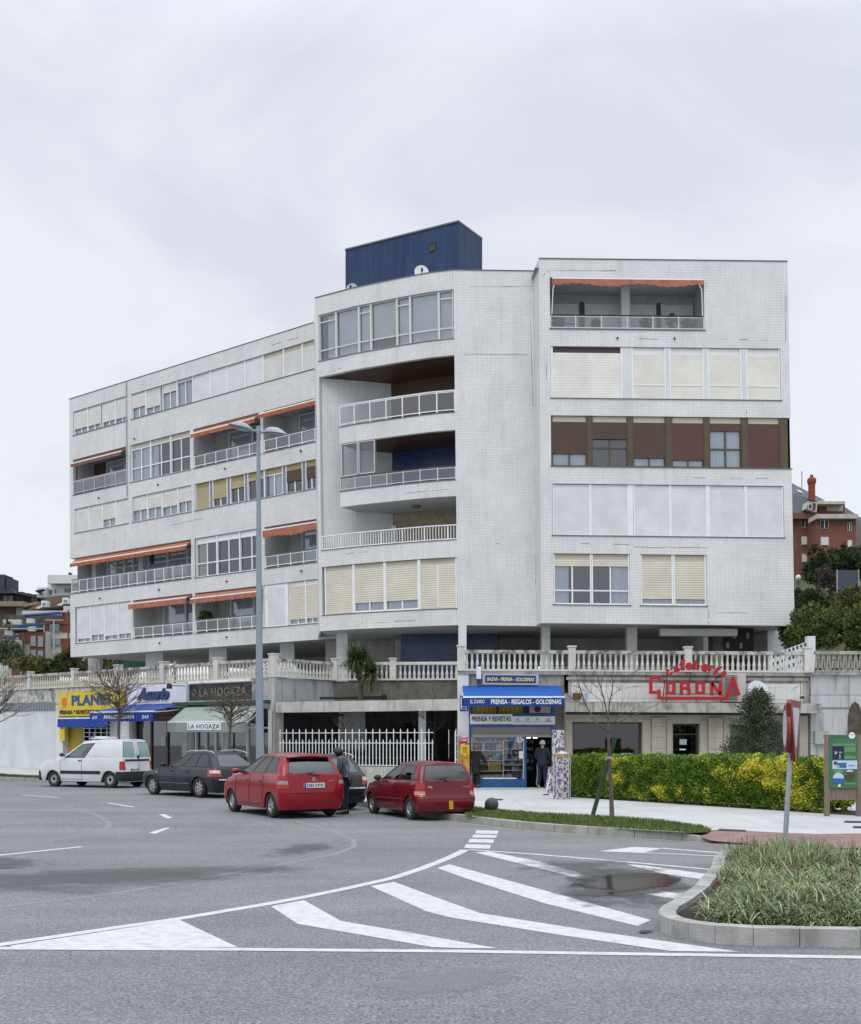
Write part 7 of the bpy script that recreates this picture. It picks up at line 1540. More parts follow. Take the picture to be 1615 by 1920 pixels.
b = B(); b.box(-.63, -.60, -.09, .0, 1.08, 1.2, blk); b.build('rear_door_handle', c4.o)
pn_ = [c4.pt(u, v, .004) for u, v in ((.47, .12), (.72, .12), (.72, .82), (.47, .82))]; b = B(); b.tube(pn_+[pn_[0]], .008, mat('van_crease', (.42, .44, .46)), 5); b.build('panel_crease', c4.o)
b = B(); q4 = [c4.pt(u, v, .006) for u, v in ((.50, .58), (.53, .58), (.53, .80), (.50, .80))]; b.face(q4, mat('sticker_grey', (.3, .35, .42))); q5 = [c4.pt(u, v, .008) for u, v in ((.505, .66), (.525, .66), (.525, .76), (.505, .76))]; b.face(q5, mw); b.build('side_sticker', c4.o)
b = B(); b.obox((.95, .1, 1.82), (.38, 0, 0), (0, .22, 0), (0, 0, .022), white); b.obox((.95, -.1, 1.86), (.3, 0, .02), (0, .3, 0), (0, 0, .02), white); b.tube([(1.2, -.2, 1.76), (1.2, .2, 1.80)], .02, rub, 6); b.build('roof_hatch', c4.o)
b = B(); g4 = [c4.pt(1.0-.03, v, -.006) for v in (.1, .9)]; b.build('x', None) if 0 else None
# --- silver car up on the terrace: only its roof shows above the balustrade
S5 = dict(S3); S5['paint'] = paint_mat('silver_paint', (.38, .42, .46)); S5 = {**S5, 'spokes': 5}
ct = at(470, 1240, 49.5); c5 = Car('silver_estate_car', 'silver estate car parked under the block, only its roof above the cream balustrade', 'car', S5, (ct.x+1.2, 52.5, TZ-.16), math.pi-rad(8))
for g_ in (1, -1): b = B(); b.tube([(1.0, g_*.60, 1.40), (.1, g_*.60, 1.46), (-.5, g_*.61, 1.36)], .016, alu, 6); b.build('roof_rail', c5.o)
# ================================================================== PEOPLE
def skin_mesh(name, nodes, edges, m, parent, levels=1):
    me = bpy.data.meshes.new(name); ks = list(nodes); me.from_pydata([nodes[k][0] for k in ks], [(ks.index(a), ks.index(b_)) for a, b_ in edges], [])
    ob = bpy.data.objects.new(name, me); COL.objects.link(ob); ob.modifiers.new('s', 'SKIN'); sv = me.skin_vertices[0].data
    for i, k in enumerate(ks):
        r = nodes[k][1]; sv[i].radius = r if isinstance(r, tuple) else (r, r); sv[i].use_root = (i == 0)
    sb = ob.modifiers.new('u', 'SUBSURF'); sb.levels = levels; sb.render_levels = levels
    me2 = bpy.data.meshes.new_from_object(ob.evaluated_get(bpy.context.evaluated_depsgraph_get())); bpy.data.objects.remove(ob)
    me2.materials.clear(); me2.materials.append(m); me2.polygons.foreach_set('use_smooth', [True]*len(me2.polygons)); me2.polygons.foreach_set('material_index', [0]*len(me2.polygons))
    o = bpy.data.objects.new(name, me2); COL.objects.link(o); o.parent = parent; return o
skinm = mat('skin', (.42, .25, .18), (.38, .21, .15), 6, rough=.55); 
def person(label, loc, rz, H, pose_, top_m, leg_m, hair_m, shoe_m, coat_len=.0, hair='short', head_fwd=0, head_down=0, coat_r=1.0, extras=None):
    """pose_: joints in body frame (x to the person's left, y forward (negative = back), z up) as fractions of height"""
    o = thing('person', label, 'person', loc, rz, world=False); J = {k: Vector(v)*H for k, v in pose_.items()}
    N_ = {}; E = []
    def nd(k, p, r): N_[k] = (tuple(p), r*H if not isinstance(r, tuple) else (r[0]*H, r[1]*H))
    nd('pel', J['pel'], .075); nd('waist', J['waist'], .07); nd('chest', J['chest'], .082); nd('neckb', J['neck'], .034); hd = J['head']; dn = (J['head']-J['neck']).normalized()
    nd('neckt', J['neck']+dn*.035*H, .03); nd('jaw', hd+Vector((0, .018*H, -.035*H)), .038); nd('skull', hd+Vector((0, -.004*H, .008*H)), .056); nd('crown', hd+dn*.045*H, .036)
    E += [('pel', 'waist'), ('waist', 'chest'), ('chest', 'neckb'), ('neckb', 'neckt'), ('neckt', 'jaw'), ('jaw', 'skull'), ('skull', 'crown')]
    for s_ in 'lr':
        nd('sh'+s_, J['sh'+s_], .032); nd('el'+s_, J['el'+s_], .024); nd('wr'+s_, J['wr'+s_], .016); dv = (J['wr'+s_]-J['el'+s_]).normalized(); nd('pa'+s_, J['wr'+s_]+dv*.035*H, (.02, .011))
        E += [('chest', 'sh'+s_), ('sh'+s_, 'el'+s_), ('el'+s_, 'wr'+s_), ('wr'+s_, 'pa'+s_)]
        nd('hi'+s_, J['hi'+s_], .05); nd('kn'+s_, J['kn'+s_], .034); nd('an'+s_, J['an'+s_], .024); nd('toe'+s_, J['an'+s_]+Vector((0, .07*H, -.02*H)), .018); E += [('pel', 'hi'+s_), ('hi'+s_, 'kn'+s_), ('kn'+s_, 'an'+s_), ('an'+s_, 'toe'+s_)]
    body = skin_mesh('body', N_, E, skinm, o, 2)
    # face and fingers merged into the body mesh
    bm = bmesh.new(); bm.from_mesh(body.data); b = B()
    b.lathe(hd+Vector((0, .055*H, -.012*H)), [(.0001, .012*H), (.007*H, -.0*H), (.009*H, -.008*H), (.0001, -.012*H)], skinm, 6)
    for sx in (-1, 1): b.lathe(hd+Vector((sx*.054*H, 0, -.006*H)), [(.0001, -.016*H), (.009*H, -.008*H), (.011*H, .006*H), (.0001, .016*H)], skinm, 6, sx=.5)
    for s_, sx in (('l', 1), ('r', -1)):
        w = J['wr'+s_]; dv = (w-J['el'+s_]).normalized(); p0 = w+dv*.045*H; lat = dv.cross(Vector((1, 0, .2))).normalized(); cur = dv.cross(lat).normalized()
        for k, ln in enumerate((.036, .042, .040, .032)):
            q_ = p0+lat*(k-1.5)*.0105*H; b.tube([q_, q_+dv*ln*.5*H+cur*.003*H, q_+dv*ln*.85*H+cur*.012*H], [.0052*H, .005*H, .0038*H], skinm, 6)
        q_ = w+dv*.02*H+lat*.016*H; b.tube([q_, q_+dv*.018*H+lat*.016*H, q_+dv*.036*H+lat*.018*H], [.006*H, .0055*H, .0042*H], skinm, 6)
    t_ = b.build('tmp', o); bm.from_mesh(t_.data); bm.to_mesh(body.data); bm.free(); bpy.data.objects.remove(t_)
    b = B(); dk_ = mat('eye_dark', (.03, .02, .02)); 
    for sx in (-1, 1): b.lathe(hd+Vector((sx*.021*H, .047*H, .004*H)), [(.0001, -.005*H), (.007*H, 0), (.0001, .005*H)], dk_, 6, sy=.6)
    b.lathe(hd+Vector((0, .048*H, -.032*H)), [(.0001, -.003*H), (.014*H, 0), (.0001, .003*H)], mat('lips', (.35, .12, .11)), 6, sy=.5); b.build('face_features', body)
    # coat / jacket
    C = {}; CE = []; cr = coat_r
    def cn(k, p, r): C[k] = (tuple(p), (r[0]*H, r[1]*H) if isinstance(r, tuple) else r*H)
    hem = J['pel']-Vector((0, 0, coat_len*H)); cn('waist', J['waist'], (.088*cr, .07*cr)); cn('pel', J['pel']*.6+hem*.4, (.094*cr, .074*cr)); cn('hem', hem, (.098*cr+coat_len*.12, .078*cr+coat_len*.12)); cn('chest', J['chest'], (.098*cr, .074*cr)); cn('col', J['neck']-dn*.012*H, .048)
    CE += [('hem', 'pel'), ('pel', 'waist'), ('waist', 'chest'), ('chest', 'col')]
    for s_ in 'lr': cn('sh'+s_, J['sh'+s_], .046*cr); cn('el'+s_, J['el'+s_], .037*cr); cn('wr'+s_, J['wr'+s_]*.93+J['el'+s_]*.07, .028*cr); CE += [('chest', 'sh'+s_), ('sh'+s_, 'el'+s_), ('el'+s_, 'wr'+s_)]
    skin_mesh('coat' if coat_len > .05 else 'jacket', C, CE, top_m, o, 2)
    T = {}; TE = []
    def tn(k, p, r): T[k] = (tuple(p), r*H)
    tn('pel', J['pel'], .078)
    for s_ in 'lr': tn('hi'+s_, J['hi'+s_], .058); tn('kn'+s_, J['kn'+s_], .044); tn('an'+s_, J['an'+s_]+Vector((0, 0, .01*H)), .036); TE += [('pel', 'hi'+s_), ('hi'+s_, 'kn'+s_), ('kn'+s_, 'an'+s_)]
    skin_mesh('trousers', T, TE, leg_m, o, 2)
    for s_ in 'lr':
        a = J['an'+s_]; b = B(); b.grid(lambda u, v: a+Vector((math.cos(v*math.pi)*.028*H*(.8+.35*math.sin(u*math.pi)), (-.035+.15*u)*H, -a.z+.006*H+math.sin(v*math.pi)*(.05-.028*u)*H)), 8, 8, shoe_m); b.grid(lambda u, v: a+Vector(((1-2*v)*.028*H*(.8+.35*math.sin(u*math.pi)), (-.035+.15*u)*H, -a.z+.005*H)), 8, 2, shoe_m); b.build('shoe', o, smooth=True)
    b = B(); hr_ = .066*H
    def hf(u, v):
        az = 2*math.pi*u; el = -.5*math.pi+math.pi*v; lowz = -.02
        p = Vector((math.cos(el)*math.sin(az), math.cos(el)*math.cos(az), math.sin(el))); fr_ = max(0, p.y)  # front
        z = max(p.z, (-.85 if hair == 'bob' else -.25) if p.y < .25 else .28 if p.y > .55 else -.1)
        k = 1.0+(.2 if hair == 'bob' else .04)*(1-abs(z)); return hd+Vector((p.x*hr_*.93*k, p.y*hr_*1.02*k-.006*H, z*hr_*1.1+.016*H))
    b.grid(hf, 20, 14, hair_m); b.build('hair', o, smooth=True)
    if extras: extras(o, J, H)
    return o
base_pose = dict(pel=(0, 0, .53), waist=(0, .005, .61), chest=(0, 0, .73), neck=(0, 0, .83), head=(0, .012, .925), shl=(.105, 0, .80), shr=(-.105, 0, .80), ell=(.135, -.02, .64), elr=(-.135, -.02, .64), wrl=(.14, .03, .50), wrr=(-.14, .03, .50), hil=(.05, 0, .50), hir=(-.05, 0, .50), knl=(.055, .015, .28), knr=(-.055, .015, .28), anl=(.055, -.01, .045), anr=(-.055, -.01, .045))
def P_(**k): d = dict(base_pose); d.update(k); return d
charc = mat('charcoal_wool', (.018, .019, .021), rough=.95); blkt = mat('black_trousers', (.012, .012, .014), rough=.9); navyj = mat('navy_jacket', (.014, .018, .035), rough=.85); denim = mat('grey_blue_jacket', (.06, .08, .11), (.045, .06, .085), 8, rough=.9)
hblk = mat('black_hair', (.012, .009, .009), rough=.5); hgry = mat('grey_hair', (.40, .39, .37), rough=.7); hbrn = mat('fawn_hair', (.22, .15, .10), rough=.7); sblk = mat('black_shoe', (.015, .013, .013), rough=.35); swh_ = mat('white_shoe', (.55, .55, .55), rough=.6)
# woman in a long dark coat walking past the window, seen from behind
c = gp(893, 1477, .125)
def bag(o, J, H):
    b = B(); p = J['wrr']; b.lathe(p-Vector((0.02, 0, .16)), [(.02, 0), (.09, .03), (.10, .12), (.05, .2)], mat('brown_bag', (.09, .05, .03), rough=.6), 10, sy=.5); b.build('handbag', o, smooth=True)
    b = B(); b.lathe(J['neck']-Vector((0, .01, .06)), [(.12, 0), (.085, .05), (.06, .085)], charc, 12); b.build('coat_collar', o, smooth=True)
person('grey haired woman in a long dark coat by the newsagent window, one arm held out', (c.x, c.y, .125), rad(12), 1.56, P_(head=(0, .02, .915), ell=(.17, .03, .66), wrl=(.25, .10, .55), elr=(-.16, .0, .65), wrr=(-.18, .03, .5), anl=(.06, -.06, .045), knl=(.055, .0, .28), anr=(-.04, .09, .045), knr=(-.045, .06, .28)) if 0 else
       P_(head=(0, .02, .915), elr=(-.15, .0, .65), wrr=(-.17, .03, .5), ell=(.17, .03, .66), wrl=(.26, .08, .56), anl=(.06, -.07, .045), knl=(.055, .0, .28), anr=(-.04, .07, .045), knr=(-.045, .05, .28)), charc, blkt, hbrn, sblk, coat_len=.24, coat_r=1.08, extras=bag)
bpy.data.objects['person'].rotation_euler = (0, 0, rad(-8)); 
# the figure faces away from us (+y), so mirrored arm is on our right
c = gp(1017, 1477.5, .125)
def stripes(o, J, H):
    b = B()
    for dx in (-.02, .02): b.tube([J['hir']+Vector((-.105, dx, 0)), J['knr']+Vector((-.082, dx, 0)), J['anr']+Vector((-.066, dx, .03))], .006, mw, 4)
    b.build('trouser_stripe', o)
person('white haired man in navy jacket and striped track trousers at the newsagent door', (c.x, c.y, .125), rad(-20), 1.72, P_(head=(-.0, .03, .915), chest=(0, .01, .73), ell=(.14, .03, .64), wrl=(.09, .13, .58), elr=(-.15, .03, .64), wrr=(-.09, .13, .59), anl=(.07, .02, .045), anr=(-.075, -.04, .045)), navyj, navyj, hgry, swh_, coat_len=.06, coat_r=1.3, extras=stripes)
c = gp(646, 1527); 
def blouse(o, J, H):
    b = B(); b.prism([J['chest']+Vector((-.04, .105, -.02)), J['chest']+Vector((.04, .105, -.02)), J['neck']+Vector((.045, .055, .0)), J['neck']+Vector((-.045, .055, .0))], (0, .012, 0), mat('red_blouse', (.42, .02, .06))); b.build('blouse', o)
person('dark haired woman in a slate denim jacket and red top standing between the red cars', (c.x, c.y, GZ(c.x, c.y)), rad(72), 1.66, P_(waist=(0, .0, .61), chest=(0, .03, .725), neck=(0, .065, .815), head=(0, .105, .895), shl=(.10, .03, .795), shr=(-.10, .03, .795), ell=(.13, .02, .64), wrl=(.07, .14, .60), elr=(-.13, .03, .64), wrr=(-.05, .15, .59), pel=(0, -.02, .53), hil=(.045, -.02, .50), hir=(-.045, -.02, .50), knl=(.04, .0, .28), knr=(-.04, .02, .28), anl=(.03, -.02, .045), anr=(-.035, .0, .045)), denim, mat('dark_jeans', (.014, .018, .024), rough=.9), hblk, sblk, coat_len=.03, hair='bob', coat_r=1.0, extras=blouse)
c = at(323, 1262, 51.5)
person('dark haired person in a grey top walking on the terrace behind the cream balustrade', (c.x, 52, TZ-.14), rad(-75), 1.5, P_(), mat('grey_top', (.28, .28, .27), rough=.9), blkt, hblk, sblk, coat_len=.02)
# ================================================================== VEGETATION
def leaf_mat(name, c1, c2, c3=None, sc=1.2, isl=.3, rough=.55, lo=.4, hi=.6):
    m = bpy.data.materials.new(name); m.use_nodes = True; t = m.node_tree; b = t.nodes['Principled BSDF']; L = t.links.new; nod = t.nodes.new
    b.inputs['Roughness'].default_value = rough; b.inputs['Specular IOR Level'].default_value = .35
    co = nod('ShaderNodeTexCoord'); n = nod('ShaderNodeTexNoise'); n.inputs['Scale'].default_value = sc; n.inputs['Detail'].default_value = 5; n.inputs['Roughness'].default_value = .65; L(co.outputs['Object'], n.inputs[0])
    g = nod('ShaderNodeNewGeometry'); ad = nod('ShaderNodeMath'); ad.operation = 'MULTIPLY_ADD'; ad.inputs[1].default_value = .22; L(g.outputs['Random Per Island'], ad.inputs[0]); sb = nod('ShaderNodeMath'); sb.operation = 'SUBTRACT'; sb.inputs[1].default_value = .11; L(n.outputs['Fac'], sb.inputs[0]); L(sb.outputs[0], ad.inputs[2])
    r = nod('ShaderNodeMapRange'); r.inputs[1].default_value = lo; r.inputs[2].default_value = hi; L(ad.outputs[0], r.inputs[0])
    x = nod('ShaderNodeMix'); x.data_type = 'RGBA'; x.inputs[6].default_value = (*c1, 1); x.inputs[7].default_value = (*c2, 1); L(r.outputs[0], x.inputs[0])
    hs = nod('ShaderNodeHueSaturation'); r2 = nod('ShaderNodeMapRange'); r2.inputs[3].default_value = 1-isl; r2.inputs[4].default_value = 1+isl; L(g.outputs['Random Per Island'], r2.inputs[0]); L(r2.outputs[0], hs.inputs['Value']); L(x.outputs[2], hs.inputs['Color']); L(hs.outputs[0], b.inputs['Base Color'])
    MATS[name] = m; return m
RV = random.Random(21)
def rnd_dir():
    z = RV.uniform(-1, 1); a = RV.uniform(0, 2*math.pi); r = math.sqrt(1-z*z); return Vector((r*math.cos(a), r*math.sin(a), z))
def leaf(b, p, d, L_, w, m, up_=None):
    """folded leaf of two triangles-ish quads"""
    s = d.cross(up_ or rnd_dir()); 
    if s.length < .01: s = Vector((1, 0, 0))
    s.normalize(); i = len(b.v); k = b.mi(m); n = d.cross(s)*w*.35
    b.v += [p, p+d*L_*.5+s*w/2+n, p+d*L_, p+d*L_*.5-s*w/2+n]; b.f.append((i, i+1, i+2, i+3)); b.m.append(k); b.uv.append([(0, 0)]*4)
def crown(name, par, blobs, n, size, m, gap=.25, kind=None, inner=.25):
    """leaf clumps spread through lumpy ellipsoids (centre, radii)"""
    b = B(); tot = sum(r[0]*r[1]*r[2] for _, r in blobs)**1
    for c, r in blobs:
        k = max(12, int(n*(r[0]*r[1]*r[2])/tot)); c = Vector(c)
        ncl = max(8, k//22); cl = []
        for _ in range(ncl):
            d = rnd_dir(); f = RV.uniform(inner, 1)**.45; cl.append((c+Vector((d.x*r[0], d.y*r[1], d.z*r[2]))*f*RV.uniform(.85, 1.08), d))
        for q_, d in cl:
            cr_ = min(r)*RV.uniform(.14, .3)
            for _ in range(22):
                e_ = rnd_dir(); leaf(b, q_+e_*cr_*RV.random(), (e_+d*.5+Vector((0, 0, .25))).normalized(), size*RV.uniform(.6, 1.3), size*RV.uniform(.45, .7), m)
    return b.build(name, par, kind=kind)
def trunk(name, par, pts, r0, r1, m, n=8):
    b = B(); k = len(pts); b.tube(pts, [r0+(r1-r0)*i/(k-1) for i in range(k)], m, n); return b.build(name, par)
bark = mat('bark', (.12, .10, .08), (.07, .06, .05), 8, rough=.95, stretch=(3, 3, .6)); twig = mat('twig_bark', (.13, .105, .09), (.09, .07, .06), 6, rough=.95)
def bare(b, p, d, L_, r, depth, spread=.55, up_=.25, m=None, kids=(2, 3), seg=3, shrink=.68):
    pts = [p]; q_ = p.copy(); dd_ = d.copy()
    for i in range(seg): dd_ = (dd_+rnd_dir()*.13+Vector((0, 0, up_*.12))).normalized(); q_ = q_+dd_*L_/seg; pts.append(q_.copy())
    b.tube(pts, [r*(1-.45*i/seg) for i in range(seg+1)], m or twig, 5 if r > .008 else 3, cap=False)
    if depth <= 0: return
    for k in range(RV.randint(*kids)):
        f = RV.uniform(.45, 1.0); i = min(seg-1, int(f*seg)); s = pts[i].lerp(pts[i+1], f*seg-i)
        bare(b, s, (dd_+rnd_dir()*spread+Vector((0, 0, up_))).normalized(), L_*RV.uniform(shrink-.1, shrink+.12), r*.55, depth-1, spread, up_, m, kids, seg, shrink)
# --- the sapling with its stake on the verge
c = gp(1148, 1530, SW); Yt = c.y; A = lambda x, y, dy=0: at(x, y, Yt+dy)
o = thing('young_tree', 'bare young tree tied to a slanting green stake on the verge before the hedge', 'tree', c)
b = B(); b.tube([A(1148, 1532), A(1146, 1480), A(1143, 1420), A(1141, 1375)], [.055, .045, .038, .03], bark, 8); b.build('trunk', o)
b = B(); fork = A(1141, 1372)
for pts, r in (([(1141, 1372), (1120, 1357), (1100, 1325), (1088, 1290), (1081, 1266)], .022), ([(1141, 1372), (1141, 1350), (1133, 1310), (1122, 1272), (1115, 1262)], .022), ([(1141, 1350), (1143, 1320), (1149, 1290), (1150, 1262)], .018), ([(1141, 1372), (1165, 1352), (1195, 1338), (1232, 1322)], .018), ([(1100, 1325), (1078, 1312), (1062, 1300)], .009), ([(1143, 1362), (1160, 1345), (1178, 1338)], .01), ([(1133, 1310), (1122, 1290), (1100, 1268)], .010), ([(1146, 1305), (1160, 1295), (1172, 1270)], .009), ([(1133, 1318), (1110, 1300), (1095, 1293)], .008), ([(1128, 1290), (1129, 1275), (1133, 1255)], .008)):
    P3 = [A(x, y, RV.uniform(-.25, .25) if i else 0) for i, (x, y) in enumerate(pts)]; b.tube(P3, [r*(1-.7*i/(len(P3)-1)) for i in range(len(P3))], twig, 5, cap=False)
    for i in range(1, len(P3)):
        for _ in range(3): bare(b, P3[i], ((P3[i]-P3[i-1]).normalized()+rnd_dir()*.7).normalized(), RV.uniform(.2, .5), .005, 1, .6, .2)
b.build('branches', o)
b = B(); b.tube([gp(1112, 1528, SW), at(1154, 1382, Yt+.15)], .05, mat('stake_green', (.035, .06, .035), (.025, .045, .03), 5, rough=.8), 8); b.build('stake', o); b = B(); b.lathe(A(1143, 1421), [(.07, -.03), (.07, .03)], mat('tie_strap', (.25, .27, .24)), 10); b.build('tie', o)
# --- other bare street trees
def street_tree(label, px, yb, yt, wpx, Y, lean=0, n=7, depth=4, r=.045, split=.45, zb=.12, m=None, up_=.12, buds=None):
    c = at(px, yb, Y); c.z = zb; top = at(px+lean, yt, Y).z; H = top-zb; W = wpx*Y/F/2
    o = thing('street_tree', label, 'tree', c); x1 = (lean*.5)*Y/F; b = B(); zs = zb+H*split; P3 = [c, c+Vector((x1*.3, 0, (zs-zb)*.5)), c+Vector((x1, 0, zs-zb)), c+Vector((x1*1.6, 0, (zs-zb)+H*(1-split)*.55))]
    b.tube(P3, [r, r*.85, r*.7, r*.3], bark, 7); b.build('trunk', o); b = B()
    for k in range(n):
        f = RV.random(); s = P3[2].lerp(P3[3], f); a = RV.uniform(0, 2*math.pi); d = Vector((math.cos(a)*.9, math.sin(a)*.9, RV.uniform(.2, 1.1))).normalized(); bare(b, s, d, W*RV.uniform(.6, .95), r*.35, depth-1, .6, up_, m)
    b.build('branches', o)
    if buds:
        b = B()
        for _ in range(buds): a = RV.uniform(0, 6.28); q_ = P3[2]+Vector((math.cos(a)*W*RV.random(), math.sin(a)*W*RV.random()*.8, RV.uniform(-.25, .15)*H)); leaf(b, q_, rnd_dir(), .05, .03, leafbud)
        b.build('leaf_buds', o)
    return o
leafbud = leaf_mat('pale_buds', (.24, .24, .12), (.30, .30, .18))
street_tree('bare twiggy tree leaning slightly in front of the sage green awning', 427, 1478, 1262, 88, 41.2, 10, 32, 4, .07, .5, SW, up_=.05, buds=260)
street_tree('bare twiggy tree before the yellow sign and the worn blue awning', 222, 1470, 1258, 92, 45.6, 2, 34, 4, .08, .55, .3, up_=.02, buds=420)
street_tree('bare tree cut off by the edge of the picture before the long white wall', -14, 1465, 1275, 110, 47.5, 0, 28, 4, .07, .5, .35, up_=.05)
street_tree('thin bare sapling beside a stake behind the picket fence, below the palm', 645, 1474, 1290, 56, 43.6, -3, 7, 3, .045, .42, SW, up_=.3, buds=60)
street_tree('thin bare sapling with upswept twigs behind the picket fence by the brown door', 808, 1474, 1268, 90, 43.0, 12, 9, 3, .05, .45, .1, up_=.45)
# --- palm-like cordyline in the planter over the entrance beam
o = thing('cordyline_palm', 'spiky cordyline with two mop heads growing from the planter above the white beam', 'palm', at(677, 1312, 44.8)); b = B(); A = lambda x, y, dy=0: at(x, y, 44.8+dy)
b.tube([A(677, 1313), A(677, 1290), A(674, 1275), A(668, 1255), A(665, 1240)], [.11, .10, .075, .07, .06], bark, 8); b.tube([A(677, 1286), A(683, 1276), A(692, 1262)], [.08, .07, .06], bark, 8); b.build('trunk', o)
cordl = leaf_mat('sword_leaf', (.045, .075, .022), (.11, .14, .045), sc=5, isl=.4); deadl = leaf_mat('dead_leaf', (.14, .09, .05), (.2, .14, .08))
def blade(b, p, d, L_, w, m, droop=.6, seg=4):
    s = d.cross(Vector((0, 0, 1))); s = s.normalized() if s.length > .05 else Vector((1, 0, 0)); i = len(b.v); k = b.mi(m); q_ = p.copy(); dd_ = d.copy()
    for j in range(seg+1):
        ww = w*(1-(j/seg)**1.6)*.5+.001; b.v += [q_-s*ww, q_+s*ww]; dd_ = (dd_+Vector((0, 0, -droop/seg))).normalized(); q_ = q_+dd_*L_/seg
    for j in range(seg): b.f.append((i+2*j, i+2*j+1, i+2*j+3, i+2*j+2)); b.m.append(k); b.uv.append([(0, 0)]*4)
b = B()
for cc_, Rr, nn in ((A(666, 1236), .82, 560), (A(695, 1262, -.3), .78, 460), (A(682, 1228, .3), .62, 220)):
    for _ in range(nn): d = rnd_dir(); d.z = d.z*.8+.18; blade(b, cc_+d*.06, d.normalized(), Rr*RV.uniform(.75, 1.08), .042, cordl, RV.uniform(.2, .9))
b.build('leaves', o); b = B()
for _ in range(90): a = RV.uniform(0, 6.28); blade(b, A(693, 1272, -.3), Vector((math.cos(a)*.35, math.sin(a)*.35, -1)).normalized(), RV.uniform(.4, .75), .04, deadl, .3)
b.build('dead_leaves', o)
# --- clipped variegated hedge
hedg = leaf_mat('euonymus_leaf', (.07, .15, .018), (.17, .27, .03), sc=2, isl=.35); hedy = leaf_mat('euonymus_gold', (.40, .44, .04), (.72, .66, .08), sc=2, isl=.25); hcore = mat('hedge_core', (.015, .022, .008), rough=1)
def hedge(name, label, p0, p1, W, z0, z1, n, m, seed=0):
    p0, p1 = Vector(p0), Vector(p1); t = (p1-p0); Ln = t.length; t.normalize(); nrm = Vector((t.y, -t.x, 0)); o = thing(name, label, 'hedge', ((p0+p1)/2).to_tuple()); b = B()
    b.obox((p0+p1)/2+Vector((0, 0, (z0+z1)/2))-nrm*W/2, t*(Ln/2-.22), nrm*(W/2-.16), (0, 0, (z1-z0)/2-.10), hcore); b.build('inner_twigs', o); b = B()
    A1 = Ln*(z1-z0); A2 = Ln*W; A3 = W*(z1-z0)
    for _ in range(n):
        f = RV.random()*(A1*1.5+A2+2*A3)
        if f < A1*1.5: u, v, w, nn = RV.random()*Ln, RV.random()**.9, 0, nrm
        elif f < A1*1.5+A2: u, v, w, nn = RV.random()*Ln, 1, RV.random(), Vector((0, 0, 1))
        else: u, v, w, nn = (0 if RV.random() < .7 else Ln), RV.random(), RV.random(), -t
        if u == Ln: nn = t
        q_ = p0+t*u; bul = .15*mnoise.noise(Vector((u*1.3, v*2, w*2+seed)))+.10*mnoise.noise(Vector((u*4.5, v*5, w*4)))
        zt_ = z1+.05*mnoise.noise(Vector((u*.7, 3, 0)))+.03*mnoise.noise(Vector((u*5, 7, 0)))
        edge_ = .10*max(0, v-.85)/.15 if nn != Vector((0, 0, 1)) else 0; low_ = -.08*max(0, .12-v)/.12
        q_ = q_-nrm*(w*W)+nn*(bul-edge_+low_+RV.uniform(-.10, .02))+Vector((0, 0, z0+(zt_-z0)*v))
        leaf(b, q_, (nn+rnd_dir()*.9+Vector((0, 0, .35))).normalized(), RV.uniform(.04, .075), RV.uniform(.025, .04), hedy if mnoise.noise(Vector((q_.x*.8, q_.y*.8, q_.z*1.1+seed)))*.7+.55*mnoise.noise(Vector((q_.x*3.3, q_.y*3.3, q_.z*3.3)))+RV.uniform(-.16, .16)+.32*(u/Ln)**.8 > .32 and u > .13*Ln else m)
    for _ in range(int(n*.012)):
        u = RV.random()*Ln; q_ = p0+t*u-nrm*RV.random()*W+Vector((0, 0, z1)); h = RV.uniform(.03, .12)
        for j in range(5): leaf(b, q_+Vector((0, 0, h*j/5)), (rnd_dir()+Vector((0, 0, .5))).normalized(), .06, .035, m)
    b.build('leaves', o); return o
hA, hB = gp(1069, 1494, .13), gp(1549, 1524.5, .13); hA.z = hB.z = 0
hedge('hedge', 'long clipped hedge, plain green at one end turning yellow variegated', hA, hB, 1.0, .12, 1.33, 70000, hedg)
c = gp(1582, 1521, .13); o = thing('shrub', 'small yellow variegated bush below the boards of the information board', 'shrub', c); crown('leaves', o, [((c.x-.08, c.y+.1, .36), (.22, .2, .18)), ((c.x+.16, c.y+.1, .44), (.18, .2, .2)), ((c.x-.02, c.y+.3, .28), (.3, .2, .2))], 2600, .05, leaf_mat('yellow_leaf', (.20, .24, .02), (.50, .44, .04), sc=3))
# bare soil strip under the hedge and board
b = B(); t = (hB-hA).normalized(); n_ = Vector((t.y, -t.x, 0)); e1 = hB+t*6; b.face([p+Vector((0, 0, .129)) for p in (hA-t*.1+n_*.1, hB+n_*.16, e1+n_*.2, e1-n_*1.4, hA-t*.1-n_*1.2)], soil); b.build('planting_bed', kind='structure')
c = hB+t*1.9; o = thing('shrub', 'yellow green bush cut by the picture edge beyond the information board', 'shrub', (c.x, c.y, .1)); crown('leaves', o, [((c.x+.1, c.y+.4, .6), (.5, .5, .5))], 5000, .055, hedg)
